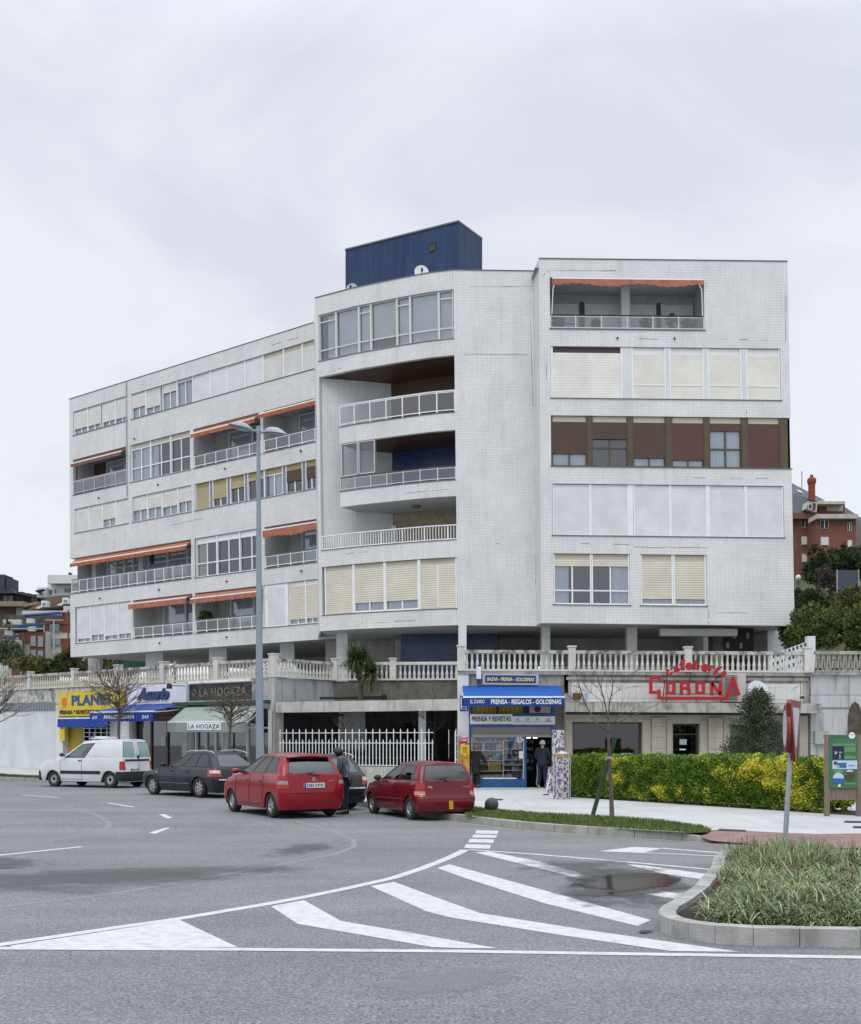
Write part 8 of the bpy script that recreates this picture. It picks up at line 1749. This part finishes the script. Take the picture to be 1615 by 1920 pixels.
# --- dark evergreen in front of the cafe
o = thing('evergreen_tree', 'dark loose evergreen tree standing between the hedge and the cafe window', 'tree', at(1422, 1440, 36)); A = lambda x, y, dy=0: at(x, y, 36+dy); dkl = leaf_mat('dark_evergreen', (.025, .042, .018), (.065, .085, .038), sc=2, isl=.45)
trunk('trunk', o, [A(1424, 1480), A(1422, 1400), A(1420, 1340), A(1426, 1292)], .08, .012, bark); b = B()
for _ in range(215):
    f = RV.random()**1.15; z = 1432-f*140; wd = (1-f)**.7*88+7; a = RV.uniform(0, 6.28); p = A(1421+math.cos(a)*wd*RV.uniform(.6, 1), z, math.sin(a)*wd*.011); s0 = A(1421, min(1440, z+18)); b.tube([s0, s0.lerp(p, .6)+Vector((0, 0, -.03)), p], [.012, .008, .004], twig, 4, cap=False)
    for _ in range(60):
        g_ = RV.random()**.6; q_ = s0.lerp(p, g_)+rnd_dir()*.13; leaf(b, q_, (rnd_dir()+Vector((0, 0, .3))).normalized(), RV.uniform(.06, .10), RV.uniform(.03, .045), dkl)
for _ in range(90): q_ = A(1424+RV.uniform(-4, 4)+ (8*RV.random()), 1340-RV.random()*52); leaf(b, q_, rnd_dir(), .08, .04, dkl)
b.build('leaves', o)
# --- ivy bush and low planting in the court
o = thing('ivy_bush', 'rounded dark ivy bush in shade behind the picket fence', 'shrub', at(765, 1440, 45.3)); p = at(768, 1398, 45.4); crown('leaves', o, [((p.x, p.y, 1.45), (.75, .5, 1.15)), ((p.x+.45, p.y, 1.2), (.5, .4, 1.0))], 9000, .11, leaf_mat('ivy_leaf', (.008, .02, .008), (.02, .04, .015), sc=2))
o = thing('shrub', 'low clipped shrubs just behind the lower rail of the picket fence', 'shrub', at(680, 1437, 44.5)); p0, p1 = at(600, 1420, 44.8), at(735, 1420, 43.9); crown('leaves', o, [(p0.lerp(p1, k/7), (.4, .3, .32)) for k in range(8)], 6500, .07, leaf_mat('court_leaf', (.02, .035, .012), (.06, .07, .025)))
# --- island planting: strap-leaved perennials
isl_ = [(p.x, p.y) for p in ISL]
def inside(x, y):
    c = False; n = len(isl_)
    for i in range(n):
        (a, b_), (d, e_) = isl_[i], isl_[(i+1) % n]
        if (b_ > y) != (e_ > y) and x < (d-a)*(y-b_)/(e_-b_)+a: c = not c
    return c
def edge_d(x, y):
    m_ = 9
    for i in range(len(isl_)):
        a, b_ = Vector(isl_[i]), Vector(isl_[(i+1) % len(isl_)]); p = Vector((x, y)); t_ = max(0, min(1, (p-a).dot(b_-a)/max(1e-6, (b_-a).length_squared))); m_ = min(m_, (p-a-(b_-a)*t_).length)
    return m_
gl1 = leaf_mat('strap_leaf', (.075, .125, .028), (.175, .225, .085), sc=2.2, isl=.45, rough=.45, lo=.38, hi=.62); gl2 = leaf_mat('straw_leaf', (.28, .26, .13), (.38, .34, .19), sc=3); gl3 = leaf_mat('silver_leaf', (.24, .29, .20), (.36, .41, .31), sc=3)
b = B(); flw = []
nt2 = 0
while nt2 < 2900:
    x, y = RV.uniform(2.6, 10), RV.uniform(9.9, 17.6)
    if not inside(x, y): continue
    if y > 9.9 and x > 807.5*y/F+.6: continue
    e_ = edge_d(x, y)
    if e_ < (.2 if y < 13.6 else .04) or (x < 4.6 and y < 13.5 and e_ < .26) or (e_ < .4 and y < 13.6 and RV.random() < .45): continue
    nt2 += 1; hm_ = min(1, e_/.9); mound = .07+.17*hm_+.05*mnoise.noise(Vector((x*1.3, y*1.3, 0)))-max(0, (y-13.2)*.045); tall = (y > 13.6 and 4.2 < x < 5.6 and RV.random() < .3)
    for _ in range(32 if not tall else 36):
        a = RV.uniform(0, 6.28); el = RV.uniform(.0, 1.0) if not tall else RV.uniform(.6, 1.3); d = Vector((math.cos(a)*math.cos(el), math.sin(a)*math.cos(el), math.sin(el))); d.x += .25; r_ = RV.random()
        m_ = gl1 if r_ < .66 else gl3 if r_ < .84 else gl2
        blade(b, Vector((x+RV.uniform(-.1, .1), y+RV.uniform(-.1, .1), .10+mound*RV.uniform(0, .75))), d.normalized(), RV.uniform(.12, .26)*(1.6 if tall else 1-max(0, (y-13)*.09)), RV.uniform(.006, .012), m_, RV.uniform(.4, 1.5), 3)
    if RV.random() < .012: flw.append((x, y, .16+mound))
pl = b.build('island_planting', kind='stuff')
b = B(); fo = mat('flower_orange', (.60, .14, .02)); fy = mat('flower_yellow', (.55, .38, .02))
for px, py, m_ in ((1348, 1653, fo), (1496, 1629, fo), (1596, 1637, fo), (1437, 1671, fy), (1410, 1602, fy), (1473, 1665, fy), (1530, 1600, fy)):
    q_ = gp(px, py, .36)
    for k in range(7): a = k*.9; leaf(b, q_, Vector((math.cos(a), math.sin(a)*.6, .5)).normalized(), .028, .02, m_)
b.build('flowers', kind='stuff')
# --- grass blades on the verge
gv = leaf_mat('grass_blade', (.065, .11, .02), (.13, .18, .045), sc=1.5, isl=.4, lo=.35, hi=.65); b = B(); vp = [gp(*p, SW) for p in verge_px]; vp2 = [(p.x, p.y) for p in vp]
def in_poly(x, y, P):
    c = False
    for i in range(len(P)):
        (a, b_), (d, e_) = P[i], P[(i+1) % len(P)]
        if (b_ > y) != (e_ > y) and x < (d-a)*(y-b_)/(e_-b_)+a: c = not c
    return c
xs_, ys_ = [p[0] for p in vp2], [p[1] for p in vp2]; k = 0
while k < 15000:
    x, y = RV.uniform(min(xs_), max(xs_)), RV.uniform(min(ys_), max(ys_))
    if not in_poly(x, y, vp2): continue
    k += 1; d = (rnd_dir()*.5+Vector((0, 0, 1))).normalized(); leaf(b, Vector((x, y, SW)), d, RV.uniform(.03, .085), .012, gv)
for _ in range(4500):
    y = RV.uniform(47.5, 51); x = -18.8-(y-49)*1.05+RV.uniform(-2.0, 1.4); q4 = [(p.x, p.y) for p in a] if False else None
    z = LZ_(x, y)+.02
    if in_poly(x, y, [(-30, 60), (-18.8, 50.9), (-16.4, 48.6), (-16.8, 47.3), (-18.9, 49.1), (-30, 58.3)]): leaf(b, Vector((x, y, z)), Vector((RV.uniform(-.4, .4), 0, 1)).normalized(), .1, .02, gv)
b.build('grass', kind='stuff')
# ================================================================== BACKGROUND, both sides
hillm = mat('hill_ground', (.04, .06, .02), (.07, .07, .035), .3, rough=1)
b = B(); b.grid(lambda u, v: Vector((14+u*60, 44+v*120, 3.4+ (v*26+u*6)*min(1, (u*4+.2)))), 16, 16, hillm); b.build('hillside', kind='structure')
b = B(); b.grid(lambda u, v: Vector((-110+u*90, 72+v*120, 4.0+v*14*(1.1-u)-5*max(0, 1-v*12))), 12, 24, hillm); b.build('slope', kind='structure')
bd = [leaf_mat('bush_dark', (.025, .045, .018), (.06, .09, .03), sc=.9, isl=.4), leaf_mat('bush_mid', (.05, .085, .02), (.14, .17, .045), sc=.8, isl=.4), leaf_mat('bush_olive', (.09, .10, .035), (.18, .19, .07), sc=.8, isl=.4), leaf_mat('bush_grey', (.10, .12, .07), (.17, .19, .11), sc=.8, isl=.35)]
def bush(name, label, px, py, Y, rx_, rz2, n, m, size=.16, cat='shrub', tr=False, lumps=5, zb=None):
    c = at(px, py, Y); o = thing(name, label, cat, (c.x, c.y, zb if zb is not None else c.z-rz2)); bl = []
    for _ in range(lumps): d = rnd_dir(); bl.append((c+Vector((d.x*rx_*.5, d.y*rx_*.4, d.z*rz2*.45)), (rx_*RV.uniform(.45, .65), rx_*RV.uniform(.4, .6), rz2*RV.uniform(.42, .62))))
    crown('crown', o, bl, n, size, m); zb_ = zb if zb is not None else c.z-rz2
    if tr: trunk('trunk', o, [(c.x, c.y, zb_-1.5), (c.x+.1, c.y, c.z-rz2*.2), (c.x, c.y, c.z+rz2*.3)], max(.06, rx_*.06), .03, bark)
    return o
GB_ = 'shrubs and trees on the slope beyond the block'
def grp(o): o['group'] = GB_; return o
R_b = [('laurel_bush', 'big glossy green laurel spilling over the forked balustrade beside the ramp parapet', 1545, 1180, 46, 1.5, 1.5, 14000, 1), ('laurel_bush', 'dark bush behind the open columns at the end of the block', 1490, 1190, 49, 1.0, 1.4, 6000, 0), ('laurel_bush', 'mid green bush at the picture edge above the forked balustrade', 1608, 1190, 45, 1.1, 1.3, 9000, 1),
       ('shrub', 'olive twiggy bush below the yellow flowering band', 1590, 1140, 52, 1.4, 1.0, 6000, 2), ('shrub', 'dark rounded bush under the yellow flowering band', 1530, 1140, 53, 1.3, .9, 6000, 0), ('shrub', 'small ball shaped bush beside the dark grey panel', 1591, 1119, 62, .55, .4, 1600, 0), ('shrub', 'dark low hedge before the brick building wall', 1518, 1112, 64, 2.2, .7, 6000, 0)]
for nm_, lb, px, py, Y, rx_, rz2, n, mi_ in R_b: grp(bush(nm_, lb, px, py, Y, rx_, rz2, n, bd[mi_], .13))
grp(bush('conifer_tree', 'broad dark conifer in front of the red brick building', 1585, 1062, 75, 2.6, 1.6, 12000, bd[0], .2, 'tree', True, 7)); grp(bush('conifer_tree', 'narrow grey green conifer against the red brick wall', 1530, 1060, 72, .9, 1.3, 4500, bd[0], .15, 'tree', True, 5)); grp(bush('bare_bush', 'brownish thicket between the conifers and the dark grey panel', 1552, 1085, 70, .9, 1.2, 3000, leaf_mat('brown_twigs', (.07, .055, .045), (.10, .085, .07)), .12))
o = thing('flower_bed', 'sloping band of yellow flowering ground cover above the retaining bank', 'flower bed', at(1580, 1135, 55)); crown('flowers', o, [(at(1545+k*12, 1143-k*3.6, 56), (.32, .4, .14)) for k in range(7)], 5200, .07, leaf_mat('yellow_flowers', (.18, .18, .02), (.52, .42, .02), sc=3), kind='stuff')
b = B(); b.obox(at(1592, 1165, 53.5), (1.7, 0, .15), (0, .2, 0), (0, 0, .55), mat('bank_wall', (.13, .11, .10), (.08, .07, .065), 1.5, rough=1)); o = thing('bank_wall', 'short brown grey bank wall under the yellow flowers', 'wall', at(1592, 1180, 53.5)); b.build('wall_face', o)
o = thing('site_panel', 'dark blue grey metal panel standing on the slope before the conifer', 'panel', at(1590, 1115, 66)); b = B(); p = at(1590, 1092, 66); b.box(p.x-.62, p.x+.62, 66, 66.1, p.z-.75, p.z+.72, mat('panel_slate', (.055, .075, .10), rough=.6)); b.build('panel_sheet', o); b = B(); b.box(p.x-.66, p.x-.60, 65.95, 66, p.z-.8, p.z+.74, metal); b.box(p.x+.6, p.x+.66, 65.95, 66, p.z-.8, p.z+.74, metal); b.build('panel_post', o)
# red brick building ------------------------------------------------------
rb = thing('brick_building', 'red brick apartment building with a slate mansard roof and tall chimney beyond the block', 'apartment building', at(1540, 1100, 90)); Yr = 90
brk = brick_mat('red_brick', (.17, .055, .040), (.23, .085, .06), (.16, .10, .08), .24, .08, ms=.01, offset=.5, rough=.9, dirt=((.1, .05, .04), .4)); slate = mat('slate_roof', (.045, .055, .07), (.06, .07, .085), 2, rough=.6); fasc = mat('red_fascia', (.16, .07, .05), rough=.8); cr_w = mat('cornice_cream', (.50, .48, .42), (.36, .35, .30), 2, rough=.8)
wx = lambda x, y: (1460+x/4.8, 870+y/4.8)
def Rw(x0, y0, x1, y1, Y, m, nm='wall', dep=.3, par=None):
    (a, d), (e_, f_) = wx(x0, y0), wx(x1, y1); p, q_ = at(a, f_, Y), at(e_, d, Y); fr = Fr([(p.x, Y), (q_.x, Y)]); b = B(); z0, z1 = p.z, q_.z; X0, X1 = p.x, q_.x
    b.face([(X0, Y, z0), (X1, Y, z0), (X1, Y, z1), (X0, Y, z1)], m, [(X0, z0), (X1, z0), (X1, z1), (X0, z1)]); b.face([(X1, Y, z0), (X1, Y+dep, z0), (X1, Y+dep, z1), (X1, Y, z1)], m, [(0, z0), (dep, z0), (dep, z1), (0, z1)]); b.face([(X0, Y, z0), (X0, Y+dep, z0), (X0, Y+dep, z1), (X0, Y, z1)], m, [(0, z0), (dep, z0), (dep, z1), (0, z1)]); b.face([(X0, Y, z1), (X1, Y, z1), (X1, Y+dep, z1), (X0, Y+dep, z1)], m); b.face([(X0, Y, z0), (X1, Y, z0), (X1, Y+dep, z0), (X0, Y+dep, z0)], m); return b.build(nm, par or rb)
Rw(-200, 460, 350, 1150, 91, brk, dep=8); Rw(350, 450, 700, 1150, 88.5, brk, dep=10)
Rw(-200, 440, 365, 492, 90.4, fasc, 'fascia', 1); Rw(345, 450, 718, 490, 88.0, cr_w, 'cornice', 2)
def proof(name, P4, m): b = B(); b.face([at(*wx(x, y), Y) for x, y, Y in P4], m); return b.build(name, rb)
proof('roof', [(-200, 410, 90.6), (355, 470, 90.4), (350, 330, 92.5), (120, 260, 92.5), (-200, 240, 92.5)], slate); proof('roof', [(-200, 240, 92.5), (350, 335, 92.5), (425, 330, 97), (120, 170, 98), (-200, 120, 98)], slate); proof('roof', [(590, 380, 94), (745, 485, 94), (745, 520, 93), (590, 450, 92)], slate)
b = B(); b.face([at(*wx(x, y), Y) for x, y, Y in ((160, 225, 94.5), (205, 242, 94.5), (225, 262, 94.2), (180, 245, 94.2))], mat('skylight', (.5, .55, .6), rough=.2)); b.build('skylight', rb)
Rw(360, 350, 600, 450, 91, brk, 'penthouse_wall', 4); Rw(435, 358, 580, 425, 90.9, cr_w, 'penthouse_shutter', .1); Rw(355, 335, 600, 360, 90, cr_w, 'penthouse_cornice', 4)
for (x0, y0, x1, y1, sh_) in ((207, 492, 272, 575, 0), (295, 515, 322, 575, 0), (378, 503, 452, 585, 0), (622, 525, 662, 605, 0), (207, 650, 277, 738, 1), (300, 668, 325, 735, 0), (380, 655, 456, 742, 1), (622, 683, 666, 765, 1), (210, 808, 280, 893, 1), (303, 828, 328, 890, 0), (383, 820, 458, 900, 1), (213, 968, 284, 1050, 1), (305, 985, 330, 1040, 0)):
    Yw = 90.95 if x0 < 350 else 88.45; wn = Rw(x0, y0, x1, y1, Yw, cr_w, 'window', .02); (Rw(x0+6, y0+6, x1-6, y1-14 if sh_ else y1-6, Yw-.03, sh_g if sh_ else dark, 'shutter' if sh_ else 'pane', .01, wn))
    if not sh_: Rw((x0+x1)/2-3, y0+6, (x0+x1)/2+3, y1-6, Yw-.06, pvc, 'mullion', .01, wn)
    else: Rw(x0+6, y1-14, x1-6, y1-4, Yw-.03, dark, 'pane', .01, wn)
b = B(); P4 = [at(*wx(x, y), 90.0) for x, y in ((268, 335), (352, 348), (345, 435), (243, 402))]; b.prism(P4, (0, 1.5, 0), cr_w); dm = b.build('dormer', rb); b = B(); P4 = [at(*wx(x, y), 89.97) for x, y in ((278, 345), (340, 355), (332, 420), (258, 398))]; b.prism(P4, (0, .02, 0), room); b.build('dormer_opening', dm); Rw(272, 355, 305, 408, 89.94, pvc, 'window', .01, dm); Rw(277, 362, 300, 400, 89.92, dark, 'pane', .01, dm)
ch = at(*wx(300, 290), 92); s_ = 92/F/4.8; b = B(); brm = mat('chimney_brick', (.24, .055, .035), (.18, .045, .03), 4, rough=.9); b.lathe((ch.x, 92, ch.z), [(30*s_, -.4), (31*s_, 100*s_), (40*s_, 125*s_), (40*s_, 150*s_), (30*s_, 165*s_), (14*s_, 170*s_), (14*s_, 192*s_)], brm, 12); b.build('chimney', rb)
b = B(); b.tube([at(*wx(212, 225), 95), at(*wx(212, 65), 95)], .05, metal, 5); b.build('aerial_mast', rb)
Rw(700, 490, 860, 1000, 96, mat('grey_neighbour', (.20, .19, .18), (.15, .14, .13), 1, rough=.9), 'annexe_wall', 3)
o = thing('globe_lamp', 'small white globe garden lamp against the red brick wall', 'lamp', at(*wx(180, 1060), 80)); b = B(); p = at(*wx(180, 1023), 80); b.lathe(p, [(.0001, -.22), (.15, -.15), (.22, 0), (.15, .15), (.0001, .22)], white, 12); b.build('globe', o, smooth=True); b = B(); b.tube([p, at(*wx(182, 1090), 80)], .04, dark, 5); b.build('post', o)
# left side: three buildings ------------------------------------------------
zl = lambda x, y: (x/5.383, 1040+y/5.385)
def Lw_(par, x0, y0, x1, y1, Y, m, nm='wall', dep=.3):
    (a, d), (e_, f_) = zl(x0, y0), zl(x1, y1); p, q_ = at(a, f_, Y), at(e_, d, Y); b = B(); b.box(p.x, q_.x, Y, Y+dep, p.z, q_.z, m); return b.build(nm, par)
def Lp_(par, pts, Y, off_, m, nm): b = B(); b.prism([at(*zl(x, y), Y) for x, y in pts], (0, off_, 0), m); return b.build(nm, par)
br1 = mat('brown_render', (.14, .095, .065), (.11, .075, .05), 1, rough=.9); dr_ = mat('dark_roof', (.03, .035, .045), (.045, .05, .06), 1, rough=.7); tan = mat('tan_band', (.26, .20, .14), rough=.9)
t1 = thing('brown_building', 'brown apartment building with dark penthouse roof and chimneys at the picture edge', 'apartment building', at(30, 1200, 125))
Lw_(t1, -200, 480, 235, 1000, 125, br1, 'wall', 10); Lw_(t1, 165, 530, 235, 1000, 124.6, mat('grey_render', (.26, .25, .23)), 'wall', 6); Lw_(t1, -200, 470, 240, 520, 124, tan, 'balcony_band', 2); Lp_(t1, [(235, 500), (380, 470), (380, 500), (235, 530)], 124, 2, tan, 'balcony_band'); Lw_(t1, 235, 520, 370, 900, 126, br1, 'wall', 8)
Lw_(t1, -200, 375, 230, 480, 127, room, 'penthouse_wall', 5); Lp_(t1, [(-200, 360), (110, 345), (150, 388), (-200, 395)], 125.5, 8, dr_, 'roof'); Lp_(t1, [(150, 388), (290, 388), (450, 430), (440, 450), (230, 405)], 125.5, 8, dr_, 'roof'); Lw_(t1, 230, 400, 440, 500, 127, dr_, 'penthouse_wall', 5)
for x0, x1, y0 in ((-20, 45, 200), (60, 122, 240)): Lw_(t1, x0, y0, x1, 365, 126, dr_, 'chimney', 2); 
Lw_(t1, 62, 225, 82, 245, 126.3, dr_, 'chimney_pot', .6); Lw_(t1, 92, 225, 112, 245, 126.3, dr_, 'chimney_pot', .6)
for x0, y0, x1, y1 in ((20, 505, 65, 565), (100, 525, 150, 580), (20, 620, 65, 680)): Lw_(t1, x0, y0, x1, y1, 124.95, mat('brown_shutter_far', (.10, .06, .045)), 'window', .05)
for x0, x1 in ((35, 75), (85, 130), (320, 345), (350, 375)): Lw_(t1, x0, 415, x1, 470, 126.6, mat('far_glass', (.16, .19, .22), rough=.2), 'window', .1)
wv = mat('villa_white', (.62, .64, .66), (.56, .58, .6), 1, rough=.7); fg = MATS['far_glass']
t2 = thing('white_building', 'white flat roofed villa with roof terrace above the terraced brick block', 'house', at(110, 1120, 118))
Lw_(t2, 480, 300, 900, 430, 118, wv, 'wall', 8); Lw_(t2, 480, 205, 900, 290, 117, wv, 'roof_parapet', 9); Lw_(t2, 550, 262, 900, 300, 117.6, tan, 'soffit', 5); Lw_(t2, 375, 330, 470, 430, 117, wv, 'wall', 5); Lw_(t2, 690, 180, 712, 200, 118, dark, 'roof_vent', .5)
for x0, y0, x1, y1 in ((485, 350, 530, 405), (545, 345, 570, 395), (645, 335, 720, 385), (390, 365, 430, 410)): w_ = Lw_(t2, x0, y0, x1, y1, 116.9 if x0 < 450 else 117.95, pvc, 'window', .05); Lw_(w_, x0+4, y0+4, x1-4, y1-4, 116.88 if x0 < 450 else 117.92, fg, 'pane', .02)
Lp_(t2, [(355, 360), (435, 345), (432, 355), (360, 375)], 116, .8, mat('navy_awning', (.02, .05, .12)), 'awning')
t3 = thing('terraced_building', 'stepped block of brick red and white panels with blue awnings and dormers', 'apartment building', at(70, 1240, 100)); bk3 = mat('rust_brick', (.20, .07, .035), (.15, .055, .03), 2, rough=.9); wh3 = mat('off_white_panel', (.55, .55, .52), (.46, .46, .43), 1.2, rough=.85); shf_ = mat('grey_far_shutter', (.24, .27, .32), rough=.7); rf3 = mat('brown_tile_roof', (.12, .08, .065), (.15, .10, .08), 3, rough=.9); bla = mat('far_blue_awning', (.03, .07, .28))
Lp_(t3, [(270, 560), (480, 440), (560, 415), (900, 400), (900, 540), (640, 520), (300, 560)], 106, 3, rf3, 'roof'); Lw_(t3, 225, 565, 640, 610, 103.5, wh3, 'parapet', 3); Lw_(t3, 640, 520, 900, 580, 103, wh3, 'parapet', 3)
for x0, y0 in ((415, 465), (630, 435)): d_ = Lw_(t3, x0, y0, x0+58, y0+55, 105, white, 'dormer', 2); Lw_(d_, x0+12, y0+22, x0+48, y0+45, 104.95, fg, 'pane', .03); Lp_(t3, [(x0-60, y0+75), (x0+5, y0+45), (x0+40, y0+48), (x0-30, y0+78)], 105.5, .3, wv, 'dormer_cheek')
Lw_(t3, 40, 610, 700, 760, 102, room, 'terrace_wall', 4); Lw_(t3, 440, 670, 900, 1200, 100, wh3, 'wall', 5); Lw_(t3, 440, 665, 900, 700, 99.8, bk3, 'wall_band', .5); Lw_(t3, 630, 580, 900, 670, 101, bk3, 'wall_band', 3)
Lw_(t3, 450, 700, 620, 770, 99.9, bk3, 'wall_band', .3); Lw_(t3, 620, 700, 900, 780, 99.9, bk3, 'wall_band', .3); Lw_(t3, 450, 845, 900, 905, 99.9, bk3, 'wall_band', .3); Lw_(t3, 620, 905, 900, 985, 99.88, bk3, 'wall_band', .3)
Lw_(t3, 190, 785, 442, 1240, 98, wh3, 'wall', 4); Lw_(t3, 190, 785, 442, 885, 97.8, bk3, 'wall_band', .4); Lw_(t3, 300, 800, 442, 1240, 97.7, bk3, 'wall_band', .4); Lw_(t3, 0, 860, 192, 1240, 96.5, wh3, 'wall', 4); Lw_(t3, 115, 905, 190, 1240, 96.3, bk3, 'wall_band', .3)
for x0, y0, x1, y1, Y in ((310, 820, 360, 925, 97.6), (382, 825, 434, 930, 97.6), (310, 962, 360, 1065, 97.6), (382, 970, 434, 1070, 97.6), (310, 1105, 360, 1180, 97.6), (382, 1110, 434, 1180, 97.6), (118, 945, 182, 1045, 96.2), (505, 845, 610, 910, 99.8), (500, 695, 600, 775, 99.8), (622, 985, 700, 1050, 99.8)): Lw_(t3, x0, y0, x1, y1, Y, shf_ if y0 != 695 else fg, 'window', .05)
for pts in ([(230, 605), (600, 575), (640, 590), (225, 618)], [(130, 715), (420, 690), (430, 700), (160, 730)], [(10, 825), (185, 805), (190, 818), (30, 840)]): Lp_(t3, pts, 97.5 if pts[0][1] > 700 else 100.5, .8, bla, 'awning')
for x0, y0, x1, y1, Y in ((30, 655, 205, 705, 99), (265, 645, 335, 690, 99), (45, 762, 108, 812, 96), (280, 705, 345, 770, 99)): Lw_(t3, x0, y0, x1, y1, Y, wh3, 'parapet', .5)
Lw_(t3, -60, 740, 440, 752, 97.4, metal, 'terrace_rail', .1); Lw_(t3, 455, 655, 640, 664, 99.5, metal, 'terrace_rail', .1)
for x, y0, y1, Y in ((235, 785, 1240, 97.3), (455, 670, 1240, 99.4), (543, 665, 1100, 94), (688, 560, 1000, 97)): b = B(); b.tube([at(*zl(x, y1), Y), at(*zl(x, y0), Y)], .07, room if x != 543 else metal, 5); b.build('downpipe', t3)
o = thing('traffic_light', 'traffic light with dark back seen above the cream balustrade before the terraced block', 'traffic light', at(*zl(282, 1200), 75)); b = B(); p = at(*zl(282, 1103), 75); b.obox(p, (.17, 0, 0), (0, .12, 0), (0, 0, .42), dark); 
for k in (-1, 0, 1): b.lathe(p+Vector((-.13, -.14, k*.27)), [(.10, -.1), (.12, 0)], dark, 8, axis='y')
b.build('signal_head', o); b = B(); b.tube([p-Vector((0, 0, .4)), (p.x, p.y, TZ-.5)], .05, metal, 6); b.build('post', o)
L_b = [('shrub', 'pale grey green tangled bush at the picture edge above the cream balustrade', 15, 1232, 70, 1.6, 1.2, 6500, 3), ('shrub', 'reddish green bush beside the traffic light', 35, 1245, 68, 1.6, .8, 6500, 2), ('conifer_tree', 'low dark pine between the traffic light and the block', 95, 1252, 72, 1.5, .7, 6000, 0), ('tree', 'yellow green tree against the corner of the block', 128, 1238, 74, 1.0, 1.1, 5500, 2), ('tree', 'dark tree seen between the first white columns under the block', 145, 1250, 78, 1.5, .9, 6000, 0), ('tree', 'dark spreading tree behind the first wide column', 225, 1248, 82, 2.5, .9, 9000, 0), ('shrub', 'green hedge mass glimpsed beside the netting under the block', 205, 1250, 76, 1.6, .5, 4000, 1)]
for nm_, lb, px, py, Y, rx_, rz2, n, mi_ in L_b: grp(bush(nm_, lb, px, py, Y, rx_, rz2, n, bd[mi_], .15, 'tree' if 'tree' in nm_ else 'shrub', 'tree' in nm_))
o = thing('small_palm', 'small palm on the roof terrace of the stepped block', 'palm', at(*zl(90, 760), 96)); b = B(); p = at(*zl(85, 700), 96)
for _ in range(70): d = rnd_dir(); d.z = abs(d.z)*.6+.1; blade(b, p, d.normalized(), RV.uniform(.5, .95), .12, bd[1], 1.0)
b.build('leaves', o); trunk('trunk', o, [at(*zl(95, 765), 96), p], .09, .08, bark)
o = thing('safety_netting', 'green netting fence glimpsed under the block beside the white column', 'fence', at(256, 1252, 73)); b = B(); p = at(256, 1245, 73); b.box(p.x-1.0, p.x+1.0, 73, 73.1, p.z-.5, p.z+.28, mat('green_net', (.015, .10, .075), rough=.8)); b.build('net_panel', o)
# ================================================================== BALCONY PLANTS
potm = mat('clay_pot', (.25, .10, .06), (.18, .07, .04), 4, rough=.9); plm = leaf_mat('balcony_leaf', (.04, .08, .02), (.12, .17, .05), sc=4)
for lb, fr, px, py, d, h, w, zb_ in (('bushy potted plant at the glazed end of the top balcony beside the folding door', FR, 1045, 600, -.5, .5, .3, R6[0]), ('small potted plant in the top balcony between the first two doors', FR, 1117, 605, -.4, .32, .2, R6[0]), ('potted plant right of the white pillar on the top balcony', FR, 1212, 602, -.4, .42, .3, R6[0]), ('tall leafy potted plant on the top balcony before the last door', FR, 1260, 595, -.4, .62, .28, R6[0]), ('low spreading potted plant in the last corner of the top balcony', FR, 1292, 603, -.4, .4, .34, R6[0]), ('dark leafy potted plant behind the lowest wing balcony railing by the lamp post', FL, 388, 1165, -.45, .95, .42, LZ[2][0])):
    s = fr.u(px, py, d); p = fr.P(s, d, zb_); o = thing('potted_plant', lb, 'plant', p, group='potted plants on the balconies'); b = B(); b.lathe(p, [(.09, 0), (.14, .2), (.15, .22)], potm, 10); b.build('pot', o)
    crown('leaves', o, [(p+Vector((0, 0, .2+h*.55)), (w, w*.7, h*.5))], 700 if h < .9 else 1400, .09 if h < .9 else .14, plm)
